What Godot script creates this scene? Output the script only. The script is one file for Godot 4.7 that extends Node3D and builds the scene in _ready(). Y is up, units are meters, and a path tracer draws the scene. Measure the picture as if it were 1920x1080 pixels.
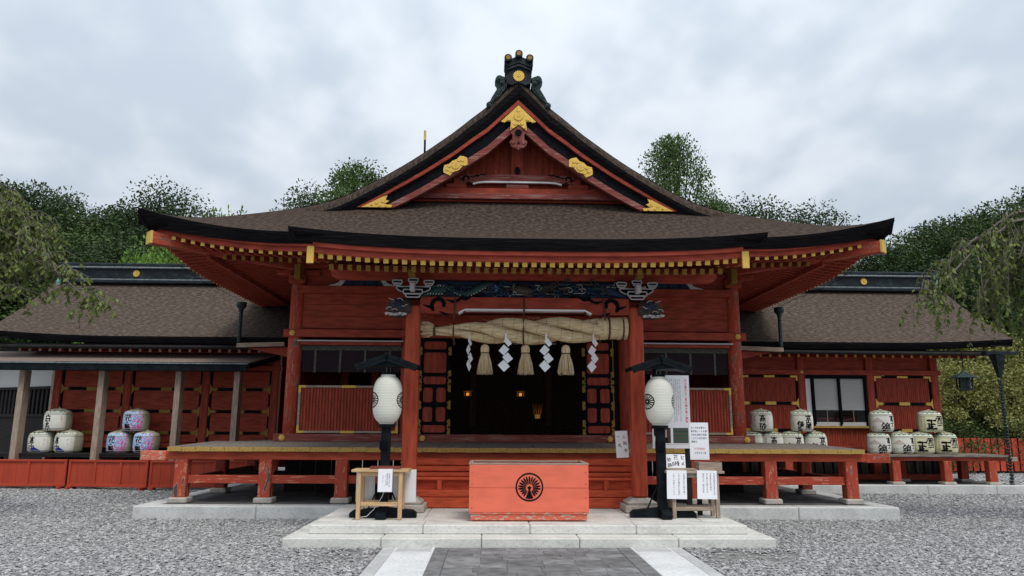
extends Node3D

# ---------------------------------------------------------------- helpers
var rng := RandomNumberGenerator.new()
var M := {}
var names := {}
var boxes := {}
var noises := {}

func lin(r: float, g: float, b: float) -> Color:
	return Color(r, g, b).linear_to_srgb()

func noise(kind: String, freq: float, seed_: int, octaves := 4) -> FastNoiseLite:
	var n := FastNoiseLite.new()
	n.noise_type = {"simplex": FastNoiseLite.TYPE_SIMPLEX_SMOOTH, "cell": FastNoiseLite.TYPE_CELLULAR, "value": FastNoiseLite.TYPE_VALUE_CUBIC, "perlin": FastNoiseLite.TYPE_PERLIN}[kind]
	n.frequency = freq
	n.seed = seed_
	n.fractal_octaves = octaves
	n.fractal_type = FastNoiseLite.FRACTAL_FBM
	if kind == "cell":
		n.cellular_return_type = FastNoiseLite.RETURN_CELL_VALUE
		n.fractal_type = FastNoiseLite.FRACTAL_NONE
	return n

# a seamless noise texture; stops is [[offset, Color], ...] in sRGB
func ntex(kind: String, freq: float, seed_: int, stops: Array, size := 512, octaves := 4) -> NoiseTexture2D:
	var t := NoiseTexture2D.new()
	t.width = size
	t.height = size
	t.seamless = true
	t.normalize = true
	t.noise = noise(kind, freq, seed_, octaves)
	var g := Gradient.new()
	var offs := PackedFloat32Array()
	var cols := PackedColorArray()
	for s in stops:
		offs.append(s[0])
		cols.append(s[1])
	g.offsets = offs
	g.colors = cols
	t.color_ramp = g
	return t

func grey(kind: String, freq: float, seed_: int, a := 0.0, b := 1.0, octaves := 4) -> NoiseTexture2D:
	var key := "%s|%s|%s|%s|%s|%s" % [kind, freq, seed_, a, b, octaves]
	if not noises.has(key):
		noises[key] = ntex(kind, freq, seed_, [[0.0, Color(a, a, a)], [1.0, Color(b, b, b)]], 512, octaves)
	return noises[key]

func mat(called: String, albedo: Color, rough := 0.7, metal := 0.0) -> StandardMaterial3D:
	var m := StandardMaterial3D.new()
	m.resource_name = called
	m.albedo_color = albedo
	m.roughness = rough
	m.metallic = metal
	m.metallic_specular = 0.32
	M[called] = m
	return m

# world-triplanar material with a noise colour ramp; scale stretches the grain
func tmat(called: String, tex: Texture2D, scale: Vector3, rough := 0.75, bump: Texture2D = null, relief := 0.0, metal := 0.0) -> StandardMaterial3D:
	var m := mat(called, Color.WHITE, rough, metal)
	m.albedo_texture = tex
	m.uv1_triplanar = true
	m.uv1_world_triplanar = true
	m.uv1_triplanar_sharpness = 6.0
	m.uv1_scale = scale
	if bump:
		m.heightmap_enabled = true
		m.heightmap_texture = bump
		m.heightmap_scale = relief
	return m

func spread(c: Color, lo: float, hi: float) -> Array:
	# ramp around a linear colour
	var d := Color(c.r * lo, c.g * lo, c.b * lo).linear_to_srgb()
	var l := Color(c.r * hi, c.g * hi, c.b * hi).linear_to_srgb()
	return [[0.15, d], [0.5, c.linear_to_srgb()], [0.85, l]]

func faded(c: Color) -> Array:
	# old paint: darker and lighter areas, a few chalky faded streaks
	var a := spread(c, 0.72, 1.2)
	a.append([0.93, Color(c.r * 1.2 + 0.03, c.g * 1.5 + 0.03, c.b * 1.5 + 0.03).linear_to_srgb()])
	a.append([1.0, Color(c.r * 1.2 + 0.1, c.g * 1.5 + 0.09, c.b * 1.5 + 0.08).linear_to_srgb()])
	return a

func three(called: String, tex: Texture2D, long: float, cross: float, rough: float, bump: Texture2D, relief: float) -> void:
	# the same painted wood with grain along x, y and z
	tmat(called + "_x", tex, Vector3(long, cross, cross), rough, bump, relief)
	tmat(called + "_y", tex, Vector3(cross, long, cross), rough, bump, relief)
	tmat(called + "_z", tex, Vector3(cross, cross, long), rough, bump, relief)

func gpos(n: Node) -> Vector3:
	var p := Vector3.ZERO
	while n != self and n != null:
		p += (n as Node3D).position
		n = n.get_parent()
	return p

func numbered(called: String) -> String:
	if not names.has(called):
		names[called] = 0
		return called
	names[called] += 1
	return "%s_%03d" % [called, names[called]]

func tag(o: Node, label: String, category: String, group := "", kind := "") -> Node:
	if label: o.set_meta("label", label)
	if category: o.set_meta("category", category)
	if group: o.set_meta("group", group)
	if kind: o.set_meta("kind", kind)
	return o

func thing(called: String, at: Vector3, label: String, category: String, group := "") -> Node3D:
	var o := Node3D.new()
	o.name = numbered(called)
	add_child(o)
	o.position = at
	tag(o, label, category, group)
	return o

func st() -> SurfaceTool:
	var s := SurfaceTool.new()
	s.begin(Mesh.PRIMITIVE_TRIANGLES)
	s.set_smooth_group(-1)
	return s

# commits a shape built in world coordinates as one named mesh under parent
func put(called: String, s: SurfaceTool, m: Material, parent: Node = null, kind := "") -> MeshInstance3D:
	if parent == null: parent = self
	s.generate_normals()
	s.set_material(m)
	var o := MeshInstance3D.new()
	o.mesh = s.commit()
	o.name = numbered(called) if parent == self else called
	parent.add_child(o, true)
	if parent != self: o.transform = (parent as Node3D).global_transform.affine_inverse()
	if kind: o.set_meta("kind", kind)
	return o

func place(called: String, mesh: Mesh, m: Material, parent: Node, at: Vector3, basis_ := Basis.IDENTITY) -> MeshInstance3D:
	var o := MeshInstance3D.new()
	o.mesh = mesh
	if m: o.set_surface_override_material(0, m)
	o.name = numbered(called) if parent == self else called
	parent.add_child(o, true)
	o.transform = (parent as Node3D).global_transform.affine_inverse() * Transform3D(basis_, at)
	return o

func q(s: SurfaceTool, a: Vector3, b: Vector3, c: Vector3, d: Vector3) -> void:
	s.add_vertex(a); s.add_vertex(b); s.add_vertex(c)
	s.add_vertex(a); s.add_vertex(c); s.add_vertex(d)

func quv(s: SurfaceTool, p: Array, uv: Array) -> void:
	for i in [0, 1, 2, 0, 2, 3]:
		s.set_uv(uv[i]); s.add_vertex(p[i])

# box with chamfered edges
func cbox(s: SurfaceTool, c: Vector3, size: Vector3, bev := 0.006, b := Basis.IDENTITY) -> void:
	var h := size / 2.0
	bev = minf(bev, minf(h.x, minf(h.y, h.z)) * 0.45)
	var axes := [Vector3.RIGHT, Vector3.UP, Vector3.BACK]
	var hh := [h.x, h.y, h.z]
	var P := func(sx, sy, sz, face):
		# vertex of corner (sx,sy,sz) belonging to the face along axis `face`
		var v := Vector3(sx * h.x, sy * h.y, sz * h.z)
		if face != 0: v.x -= sx * bev
		if face != 1: v.y -= sy * bev
		if face != 2: v.z -= sz * bev
		return c + b * v
	for f in 3:
		var u := (f + 1) % 3
		var w := (f + 2) % 3
		for sg in [-1.0, 1.0]:
			var k := []
			for cc in [[-1.0, -1.0], [1.0, -1.0], [1.0, 1.0], [-1.0, 1.0]]:
				var sgn := [0.0, 0.0, 0.0]
				sgn[f] = sg; sgn[u] = cc[0]; sgn[w] = cc[1]
				k.append(P.call(sgn[0], sgn[1], sgn[2], f))
			if sg > 0: q(s, k[3], k[2], k[1], k[0])
			else: q(s, k[0], k[1], k[2], k[3])
	if bev <= 0.0005: return
	for f in 3:   # edges along axis f
		var u := (f + 1) % 3
		var w := (f + 2) % 3
		for su in [-1.0, 1.0]:
			for sw in [-1.0, 1.0]:
				var a := [0.0, 0.0, 0.0]; var bb := [0.0, 0.0, 0.0]
				a[f] = -1.0; a[u] = su; a[w] = sw
				bb[f] = 1.0; bb[u] = su; bb[w] = sw
				var p0 = P.call(a[0], a[1], a[2], u); var p1 = P.call(bb[0], bb[1], bb[2], u)
				var p2 = P.call(bb[0], bb[1], bb[2], w); var p3 = P.call(a[0], a[1], a[2], w)
				if su * sw > 0: q(s, p0, p1, p2, p3)
				else: q(s, p3, p2, p1, p0)
	for sx in [-1.0, 1.0]:
		for sy in [-1.0, 1.0]:
			for sz in [-1.0, 1.0]:
				var t := [P.call(sx, sy, sz, 0), P.call(sx, sy, sz, 1), P.call(sx, sy, sz, 2)]
				if sx * sy * sz > 0: t.reverse()
				for v in t: s.add_vertex(v)

func box_mesh(size: Vector3, bev: float) -> Mesh:
	var key := "%.4f|%.4f|%.4f|%.4f" % [size.x, size.y, size.z, bev]
	if not boxes.has(key):
		var s := st()
		cbox(s, Vector3.ZERO, size, bev)
		s.generate_normals()
		boxes[key] = s.commit()
	return boxes[key]

# one chamfered board or block as its own part
func part(called: String, parent: Node, c: Vector3, size: Vector3, m: Material, bev := 0.006, b := Basis.IDENTITY) -> MeshInstance3D:
	return place(called, box_mesh(size, bev), m, parent, c, b)

# a bar between two points with section w (across) by h (up)
func bar(s: SurfaceTool, a: Vector3, b: Vector3, w: float, h: float, bev := 0.004) -> void:
	var d := b - a
	cbox(s, (a + b) / 2.0, Vector3(w, h, d.length()), bev, along(d))

func along(d: Vector3) -> Basis:
	var z := d.normalized()
	var x := Vector3.UP.cross(z)
	if x.length() < 0.001: x = Vector3.RIGHT
	x = x.normalized()
	return Basis(x, z.cross(x), z)

func bar_part(called: String, parent: Node, a: Vector3, b: Vector3, w: float, h: float, m: Material, bev := 0.004) -> MeshInstance3D:
	var d := b - a
	return part(called, parent, (a + b) / 2.0, Vector3(w, h, d.length()), m, bev, along(d))

func frame_of(d: Vector3) -> Array:
	var t := d.normalized()
	var n := t.cross(Vector3.UP)
	if n.length() < 0.01: n = t.cross(Vector3.RIGHT)
	n = n.normalized()
	return [n, t.cross(n)]

# tube along points with radii
func tube(s: SurfaceTool, pts: Array, rad: Array, n := 8, caps := true, smooth := true) -> void:
	if smooth: s.set_smooth_group(0)
	var rings := []
	for i in pts.size():
		var d: Vector3 = pts[mini(i + 1, pts.size() - 1)] - pts[maxi(i - 1, 0)]
		var f := frame_of(d)
		var r: float = rad[i] if rad.size() > 1 else rad[0]
		var ring := []
		for k in n:
			var a := TAU * k / n
			ring.append(pts[i] + (f[0] * cos(a) + f[1] * sin(a)) * r)
		rings.append(ring)
	for i in pts.size() - 1:
		for k in n:
			var k2 := (k + 1) % n
			q(s, rings[i][k], rings[i][k2], rings[i + 1][k2], rings[i + 1][k])
	s.set_smooth_group(-1)
	if caps:
		for e in [0, pts.size() - 1]:
			for k in n:
				var k2 := (k + 1) % n
				if e == 0:
					s.add_vertex(pts[0]); s.add_vertex(rings[0][k2]); s.add_vertex(rings[0][k])
				else:
					s.add_vertex(pts[e]); s.add_vertex(rings[e][k]); s.add_vertex(rings[e][k2])

# lathe about a vertical axis: prof = [[r, y], ...] from bottom to top
func lathe(s: SurfaceTool, at: Vector3, prof: Array, n := 16, smooth := true, power := 2.0, uvs := false) -> void:
	if smooth: s.set_smooth_group(0)
	var total := 0.0
	var acc := [0.0]
	for i in range(1, prof.size()):
		total += Vector2(prof[i][0] - prof[i - 1][0], prof[i][1] - prof[i - 1][1]).length()
		acc.append(total)
	var P := func(i, k):
		var a = TAU * k / n
		var c := cos(a); var sn := sin(a)
		var r: float = prof[i][0]
		if power != 2.0:
			r *= 1.0 / pow(pow(absf(c), power) + pow(absf(sn), power), 1.0 / power)
		return at + Vector3(sn * r, prof[i][1], c * r)
	for i in prof.size() - 1:
		for k in n:
			var p := [P.call(i, k), P.call(i + 1, k), P.call(i + 1, k + 1), P.call(i, k + 1)]
			if uvs:
				var u0 := 0.5 + (k - (n if k >= n / 2 else 0)) / float(n)
				var u1 := u0 + 1.0 / n
				quv(s, p, [Vector2(u0, 1.0 - acc[i] / total), Vector2(u0, 1.0 - acc[i + 1] / total), Vector2(u1, 1.0 - acc[i + 1] / total), Vector2(u1, 1.0 - acc[i] / total)])
			else:
				q(s, p[0], p[1], p[2], p[3])
	s.set_smooth_group(-1)

# extruded polygon in the x-y plane of basis b at origin o; depth along +z of b
func prism(s: SurfaceTool, poly: PackedVector2Array, o: Vector3, depth: float, b := Basis.IDENTITY, taper := 0.0) -> void:
	if not Geometry2D.is_polygon_clockwise(poly):
		poly = poly.duplicate()
		poly.reverse()
	var tri := Geometry2D.triangulate_polygon(poly)
	var top := poly
	if taper > 0.0:
		var off := Geometry2D.offset_polygon(poly, -taper)
		if off.size() == 1 and off[0].size() == poly.size():
			top = off[0]
			if not Geometry2D.is_polygon_clockwise(top): top.reverse()
			# align start
			var best := 0; var bd := 1e9
			for i in top.size():
				var dd := top[i].distance_to(poly[0])
				if dd < bd: bd = dd; best = i
			var al := PackedVector2Array()
			for i in top.size(): al.append(top[(i + best) % top.size()])
			top = al
	var A := func(v: Vector2, z: float): return o + b * Vector3(v.x, v.y, z)
	for i in range(0, tri.size(), 3):
		for k in [0, 1, 2]: s.add_vertex(A.call(top[tri[i + k]], depth))
		for k in [2, 1, 0]: s.add_vertex(A.call(poly[tri[i + k]], 0.0))
	for i in poly.size():
		var j := (i + 1) % poly.size()
		q(s, A.call(poly[i], 0.0), A.call(poly[j], 0.0), A.call(top[j], depth), A.call(top[i], depth))

func P2(a: Array) -> PackedVector2Array:
	var o := PackedVector2Array()
	for i in range(0, a.size(), 2): o.append(Vector2(a[i], a[i + 1]))
	return o

func disc_poly(r: float, n: int, c := Vector2.ZERO) -> PackedVector2Array:
	var o := PackedVector2Array()
	for k in n: o.append(c + Vector2(cos(TAU * k / n), sin(TAU * k / n)) * r)
	return o

# a grid surface; f(i, j) gives a point, uv in metres
func sheet(s: SurfaceTool, ni: int, nj: int, f: Callable, uvf = null, smooth := true) -> void:
	if smooth: s.set_smooth_group(0)
	var g := []
	for i in ni + 1:
		var row := []
		for j in nj + 1: row.append(f.call(i, j))
		g.append(row)
	for i in ni:
		for j in nj:
			var p := [g[i][j], g[i + 1][j], g[i + 1][j + 1], g[i][j + 1]]
			if uvf: quv(s, p, [uvf.call(i, j), uvf.call(i + 1, j), uvf.call(i + 1, j + 1), uvf.call(i, j + 1)])
			else: q(s, p[0], p[1], p[2], p[3])
	s.set_smooth_group(-1)

func hash2(a: float, b: float) -> float:
	return fposmod(sin(a * 127.1 + b * 311.7) * 43758.5453, 1.0)

# chrysanthemum boss: petals round a button, facing +z of basis b
func kiku(s: SurfaceTool, at: Vector3, r: float, n: int, b := Basis.IDENTITY) -> void:
	prism(s, disc_poly(r * 0.96, 24), at, r * 0.08, b)
	for k in n:
		var a := TAU * (k + 0.5) / n
		var w := r * sin(PI / n) * 0.86
		var poly := PackedVector2Array()
		for v in [Vector2(r * 0.24, -w * 0.25), Vector2(r * 0.88, -w), Vector2(r * 0.97, -w * 0.6), Vector2(r, 0), Vector2(r * 0.97, w * 0.6), Vector2(r * 0.88, w), Vector2(r * 0.24, w * 0.25)]:
			poly.append(v.rotated(a))
		prism(s, poly, at + b * Vector3(0, 0, r * 0.06), r * 0.1, b)
	prism(s, disc_poly(r * 0.2, 12), at + b * Vector3(0, 0, r * 0.06), r * 0.16, b)

# six-lobed nail cover
func nail_cover(called: String, parent: Node, at: Vector3, r: float, b := Basis.IDENTITY) -> void:
	var s := st()
	var poly := PackedVector2Array()
	for k in 36:
		var a := TAU * k / 36.0
		poly.append(Vector2(cos(a), sin(a)) * r * (0.86 + 0.14 * absf(cos(a * 3.0))))
	prism(s, poly, at, r * 0.3, b)
	prism(s, disc_poly(r * 0.42, 6), at + b * Vector3(0, 0, r * 0.2), r * 0.5, b)
	put(called, s, M.gold, parent)

func thick_line(pts: Array, w: float) -> PackedVector2Array:
	# polygon of a stroke of width w with pointed ends
	var l := PackedVector2Array(); var r := PackedVector2Array()
	for i in pts.size():
		var d: Vector2 = (pts[mini(i + 1, pts.size() - 1)] - pts[maxi(i - 1, 0)])
		d = d.normalized().orthogonal()
		var ww := w * 0.5 * (1.0 if i > 0 and i < pts.size() - 1 else 0.25)
		l.append(pts[i] + d * ww); r.append(pts[i] - d * ww)
	r.reverse()
	l.append_array(r)
	return l

# strip that follows a curve in the x-y plane: list of [x, ytop, ybottom], between z0 (back) and z1 (front)
func ribbon(s: SurfaceTool, st_: Array, z0: float, z1: float) -> void:
	for i in st_.size() - 1:
		var a = st_[i]; var b = st_[i + 1]
		var p := func(e, y, z): return Vector3(e[0], y, z)
		q(s, p.call(a, a[2], z1), p.call(a, a[1], z1), p.call(b, b[1], z1), p.call(b, b[2], z1))
		q(s, p.call(a, a[1], z0), p.call(a, a[2], z0), p.call(b, b[2], z0), p.call(b, b[1], z0))
		q(s, p.call(a, a[1], z1), p.call(a, a[1], z0), p.call(b, b[1], z0), p.call(b, b[1], z1))
		q(s, p.call(a, a[2], z0), p.call(a, a[2], z1), p.call(b, b[2], z1), p.call(b, b[2], z0))
	for e in [0, st_.size() - 1]:
		var a = st_[e]
		q(s, Vector3(a[0], a[2], z0), Vector3(a[0], a[1], z0), Vector3(a[0], a[1], z1), Vector3(a[0], a[2], z1))

func frustum(s: SurfaceTool, c: Vector3, w0: float, w1: float, hgt: float) -> void:
	var a := []; var b := []
	for v in [[-1, -1], [1, -1], [1, 1], [-1, 1]]:
		a.append(c + Vector3(v[0] * w0 / 2.0, 0, v[1] * w0 / 2.0)); b.append(c + Vector3(v[0] * w1 / 2.0, hgt, v[1] * w1 / 2.0))
	for i in 4:
		var j := (i + 1) % 4
		q(s, a[j], b[j], b[i], a[i])
	q(s, b[3], b[2], b[1], b[0])
	q(s, a[0], a[1], a[2], a[3])

# ---------------------------------------------------------------- materials
func make_materials() -> void:
	var grain := grey("value", 0.03, 5, 0.0, 1.0, 4)
	var fine := grey("simplex", 0.09, 8, 0.0, 1.0, 3)
	var L := func(r, g, b): return Color(r, g, b)
	# vermilion paint, bright on porch and steps; hall and wing red darker, eave shade partly in its colour
	three("vermilion", ntex("simplex", 0.012, 11, faded(L.call(0.54, 0.09, 0.037))), 0.35, 1.6, 0.55, grain, 0.25)
	three("pillar", ntex("simplex", 0.01, 16, faded(L.call(0.43, 0.071, 0.032))), 0.3, 1.8, 0.55, grain, 0.3)
	three("red", ntex("simplex", 0.012, 12, faded(L.call(0.33, 0.054, 0.03))), 0.35, 1.6, 0.6, grain, 0.25)
	# paint worn through to grey wood
	var worn := [[0.0, lin(0.13, 0.1, 0.09)], [0.2, lin(0.16, 0.12, 0.1)], [0.23, lin(0.5, 0.3, 0.22)], [0.27, lin(0.42, 0.075, 0.042)], [0.6, lin(0.4, 0.062, 0.035)], [0.74, lin(0.33, 0.052, 0.032)], [0.77, lin(0.62, 0.33, 0.2)], [0.82, lin(0.4, 0.066, 0.038)], [1.0, lin(0.43, 0.075, 0.045)]]
	three("worn", ntex("simplex", 0.011, 21, worn), 0.3, 1.5, 0.7, grain, 0.4)
	var peeled := [[0.0, lin(0.08, 0.065, 0.06)], [0.26, lin(0.1, 0.075, 0.07)], [0.29, lin(0.55, 0.33, 0.25)], [0.33, lin(0.42, 0.075, 0.042)], [0.7, lin(0.4, 0.062, 0.035)], [0.74, lin(0.6, 0.3, 0.19)], [0.8, lin(0.42, 0.07, 0.04)], [1.0, lin(0.6, 0.36, 0.26)]]
	three("peeled", ntex("simplex", 0.007, 27, peeled), 0.5, 1.6, 0.75, grain, 0.4)
	var scratched := [[0.0, lin(0.3, 0.16, 0.12)], [0.16, lin(0.36, 0.07, 0.045)], [0.3, lin(0.4, 0.064, 0.036)], [0.6, lin(0.38, 0.06, 0.034)], [0.7, lin(0.42, 0.075, 0.042)], [0.74, lin(0.68, 0.38, 0.24)], [0.8, lin(0.45, 0.09, 0.05)], [1.0, lin(0.66, 0.4, 0.28)]]
	three("scratched", ntex("simplex", 0.012, 28, scratched), 0.35, 3.0, 0.7, grain, 0.3)
	var bleached := [[0.0, lin(0.3, 0.2, 0.18)], [0.3, lin(0.26, 0.085, 0.07)], [0.5, lin(0.21, 0.055, 0.045)], [0.7, lin(0.2, 0.05, 0.042)], [0.8, lin(0.34, 0.19, 0.16)], [1.0, lin(0.24, 0.07, 0.055)]]
	three("bleached", ntex("simplex", 0.01, 22, bleached), 0.2, 2.2, 0.75, grain, 0.4)
	three("box_paint", ntex("simplex", 0.008, 23, spread(L.call(0.8, 0.175, 0.105), 0.93, 1.05)), 0.6, 1.2, 0.55, grain, 0.15)
	var chipped := [[0.0, lin(0.55, 0.43, 0.35)], [0.34, lin(0.5, 0.36, 0.29)], [0.4, lin(0.62, 0.15, 0.09)], [1.0, lin(0.7, 0.14, 0.085)]]
	tmat("box_chipped", ntex("simplex", 0.02, 24, chipped), Vector3(0.8, 2.2, 1.2), 0.65, fine, 0.3)
	three("fence_paint", ntex("simplex", 0.012, 25, spread(L.call(0.6, 0.095, 0.055), 0.78, 1.15)), 0.4, 1.5, 0.6, grain, 0.2)
	three("panel_paint", ntex("simplex", 0.006, 26, spread(L.call(0.42, 0.06, 0.03), 0.9, 1.1)), 0.4, 1.0, 0.5, fine, 0.05)
	# woods
	three("deck", ntex("simplex", 0.02, 31, spread(L.call(0.21, 0.18, 0.155), 0.6, 1.35)), 0.25, 2.6, 0.8, grain, 0.4)
	three("pine", ntex("simplex", 0.02, 32, spread(L.call(0.56, 0.37, 0.2), 0.8, 1.15)), 0.3, 2.4, 0.6, grain, 0.15)
	three("grey_wood", ntex("simplex", 0.02, 33, spread(L.call(0.36, 0.28, 0.22), 0.7, 1.25)), 0.3, 2.4, 0.75, grain, 0.2)
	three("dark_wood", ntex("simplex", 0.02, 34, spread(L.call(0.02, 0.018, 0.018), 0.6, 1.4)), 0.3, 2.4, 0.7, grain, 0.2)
	tmat("ochre", ntex("simplex", 0.02, 35, [[0.0, lin(0.3, 0.17, 0.035)], [0.45, lin(0.42, 0.27, 0.075)], [0.8, lin(0.5, 0.34, 0.11)], [1.0, lin(0.4, 0.3, 0.14)]]), Vector3(2, 2, 2), 0.65, fine, 0.15)
	tmat("black", ntex("simplex", 0.01, 36, spread(L.call(0.005, 0.0055, 0.0085), 0.7, 1.5)), Vector3(1, 1, 1), 0.55, fine, 0.05)
	M.black.metallic_specular = 0.16
	tmat("lantern_black", ntex("simplex", 0.01, 37, spread(L.call(0.008, 0.011, 0.014), 0.7, 1.4)), Vector3(1, 1, 1), 0.5, fine, 0.05)
	M.lantern_black.metallic_specular = 0.2
	var g := tmat("gold", ntex("simplex", 0.03, 41, spread(L.call(0.72, 0.47, 0.105), 0.75, 1.15)), Vector3(3, 3, 3), 0.42, fine, 0.3)
	g.metallic = 0.35
	var gc := tmat("gold_cap", M.gold.albedo_texture, Vector3(3, 3, 3), 0.5)
	gc.metallic = 0.2
	var go := tmat("dark_gold", ntex("simplex", 0.03, 42, spread(L.call(0.3, 0.18, 0.04), 0.6, 1.3)), Vector3(3, 3, 3), 0.5, fine, 0.2)
	go.metallic = 0.25
	mat("white_paint", lin(0.85, 0.85, 0.85), 0.6)
	mat("line_white", lin(0.5, 0.5, 0.51), 0.6)
	mat("paper", lin(0.8, 0.81, 0.83), 0.8)
	M.paper.backlight_enabled = true
	M.paper.backlight = Color(0.25, 0.25, 0.25)
	# thatch of cypress bark: fibres run along the eaves (uv in metres: u along, v up)
	var fib := ntex("value", 0.04, 51, [[0.0, lin(0.095, 0.082, 0.074)], [0.3, lin(0.125, 0.109, 0.097)], [0.5, lin(0.143, 0.126, 0.113)], [0.7, lin(0.162, 0.144, 0.13)], [0.9, lin(0.2, 0.182, 0.166)], [1.0, lin(0.34, 0.32, 0.3)]], 1024, 5)
	var fibh := ntex("value", 0.04, 51, [[0.0, Color.BLACK], [1.0, Color.WHITE]], 1024, 5)
	for w in [["thatch", Color(0.8, 0.76, 0.74)], ["wing_thatch", Color(0.95, 0.92, 0.9)]]:
		var t := mat(w[0], w[1], 0.95)
		t.albedo_texture = fib
		t.uv1_scale = Vector3(0.5, 0.42, 1) if w[0] == "thatch" else Vector3(0.38, 0.8, 1)
		t.heightmap_enabled = true
		t.heightmap_texture = fibh
		t.heightmap_scale = 1.1
		t.metallic_specular = 0.12
		t.detail_enabled = true
		t.detail_blend_mode = BaseMaterial3D.BLEND_MODE_MUL
		t.detail_uv_layer = BaseMaterial3D.DETAIL_UV_1
		t.detail_albedo = ntex("simplex", 0.03, 52, [[0.2, Color(0.72, 0.7, 0.7)], [0.8, Color(1, 0.98, 0.95)]])
	tmat("thatch_edge", ntex("value", 0.03, 53, [[0.0, lin(0.008, 0.008, 0.01)], [0.6, lin(0.015, 0.0145, 0.0165)], [0.85, lin(0.03, 0.026, 0.024)], [1.0, lin(0.06, 0.05, 0.042)]]), Vector3(0.3, 6, 6), 0.95, grain, 0.8)
	M.thatch_edge.metallic_specular = 0.08
	tmat("shingle", ntex("cell", 0.06, 54, [[0.0, lin(0.16, 0.115, 0.095)], [0.5, lin(0.22, 0.165, 0.14)], [1.0, lin(0.3, 0.24, 0.21)]]), Vector3(1.2, 4, 4), 0.85, grain, 0.6)
	var cu := tmat("copper", ntex("simplex", 0.01, 55, [[0.0, lin(0.008, 0.011, 0.015)], [0.6, lin(0.014, 0.02, 0.026)], [0.85, lin(0.026, 0.04, 0.044)], [1.0, lin(0.06, 0.1, 0.095)]]), Vector3(0.6, 1.2, 1.2), 0.45, fine, 0.05)
	cu.metallic = 0.0
	cu.metallic_specular = 0.3
	tmat("copper_edge", ntex("simplex", 0.02, 56, spread(L.call(0.2, 0.23, 0.24), 0.6, 1.3)), Vector3(1, 1, 1), 0.45)
	tmat("verdigris", ntex("simplex", 0.02, 57, [[0.0, lin(0.06, 0.11, 0.1)], [0.4, lin(0.18, 0.36, 0.31)], [0.8, lin(0.32, 0.52, 0.46)], [1.0, lin(0.1, 0.16, 0.14)]]), Vector3(1.5, 1.5, 1.5), 0.7, fine, 0.3)
	tmat("patina_dark", ntex("simplex", 0.02, 58, [[0.0, lin(0.012, 0.018, 0.02)], [0.55, lin(0.03, 0.046, 0.048)], [0.85, lin(0.07, 0.12, 0.11)], [1.0, lin(0.15, 0.24, 0.22)]]), Vector3(2, 2, 2), 0.55, fine, 0.2)
	# stone
	var speck := ntex("simplex", 0.05, 61, [[0.0, Color(0.82, 0.82, 0.82)], [0.35, Color(0.95, 0.95, 0.945)], [1.0, Color(1, 1, 1)]], 512, 5)
	for w in [["granite", L.call(0.69, 0.685, 0.65), 0.8, 1.08], ["kerb_stone", L.call(0.64, 0.65, 0.64), 0.88, 1.08], ["warm_stone", L.call(0.5, 0.46, 0.41), 0.75, 1.15], ["pale_slab", L.call(0.74, 0.76, 0.77), 0.92, 1.05], ["mid_slab", L.call(0.56, 0.57, 0.57), 0.88, 1.08]]:
		var m := tmat(w[0], ntex("simplex", 0.006, 62 + w[0].length(), spread(w[1], w[2], w[3]), 512, 6), Vector3(0.55, 0.9, 0.55), 0.8, fine, 0.15)
		m.detail_enabled = true
		m.detail_blend_mode = BaseMaterial3D.BLEND_MODE_MUL
		m.detail_albedo = speck
	tmat("platform_dirt", ntex("simplex", 0.008, 66, spread(L.call(0.12, 0.12, 0.12), 0.7, 1.3), 512, 6), Vector3(0.4, 0.4, 0.4), 0.9, fine, 0.3)
	for w in [["paver_a", 0.16], ["paver_b", 0.185], ["paver_c", 0.235]]:
		tmat(w[0], ntex("simplex", 0.012, int(w[1] * 100) + 50, spread(L.call(w[1], w[1], w[1] * 1.01), 0.7, 1.25), 512, 6), Vector3(0.7, 0.7, 0.7), 0.8, fine, 0.35)
	tmat("joint", ntex("simplex", 0.03, 67, spread(L.call(0.15, 0.15, 0.15), 0.7, 1.3)), Vector3(1, 1, 1), 0.95)
	tmat("soil", ntex("simplex", 0.012, 68, [[0.1, lin(0.15, 0.145, 0.14)], [0.5, lin(0.23, 0.225, 0.22)], [0.9, lin(0.32, 0.32, 0.31)]], 512, 6), Vector3(0.8, 0.8, 0.8), 0.95, fine, 0.6)
	var ch := mat("chip", Color.WHITE, 0.85)
	ch.vertex_color_use_as_albedo = true
	# straw
	tmat("straw", ntex("value", 0.05, 71, [[0.0, lin(0.26, 0.18, 0.085)], [0.3, lin(0.56, 0.42, 0.23)], [0.6, lin(0.72, 0.58, 0.36)], [1.0, lin(0.84, 0.74, 0.53)]]), Vector3(0.35, 4, 4), 0.85, grain, 0.8)
	tmat("straw_v", M.straw.albedo_texture, Vector3(5, 0.5, 5), 0.85, grain, 0.8)
	mat("twine", lin(0.1, 0.06, 0.035), 0.9)
	mat("cord_brown", lin(0.09, 0.05, 0.03), 0.9)
	# carving paints
	tmat("carve_blue", ntex("simplex", 0.03, 81, [[0.0, lin(0.01, 0.015, 0.03)], [0.5, lin(0.018, 0.035, 0.08)], [1.0, lin(0.05, 0.08, 0.14)]]), Vector3(2, 2, 2), 0.6)
	tmat("carve_teal", ntex("simplex", 0.03, 82, [[0.0, lin(0.01, 0.025, 0.026)], [0.5, lin(0.025, 0.07, 0.07)], [1.0, lin(0.06, 0.12, 0.12)]]), Vector3(2, 2, 2), 0.6)
	tmat("carve_grey", ntex("simplex", 0.04, 83, [[0.0, lin(0.02, 0.018, 0.016)], [0.5, lin(0.06, 0.05, 0.042)], [1.0, lin(0.13, 0.11, 0.09)]]), Vector3(2, 2, 2), 0.7)
	mat("carve_white", lin(0.5, 0.49, 0.46), 0.7)
	mat("spiral_blue", lin(0.12, 0.24, 0.5), 0.6)
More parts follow.
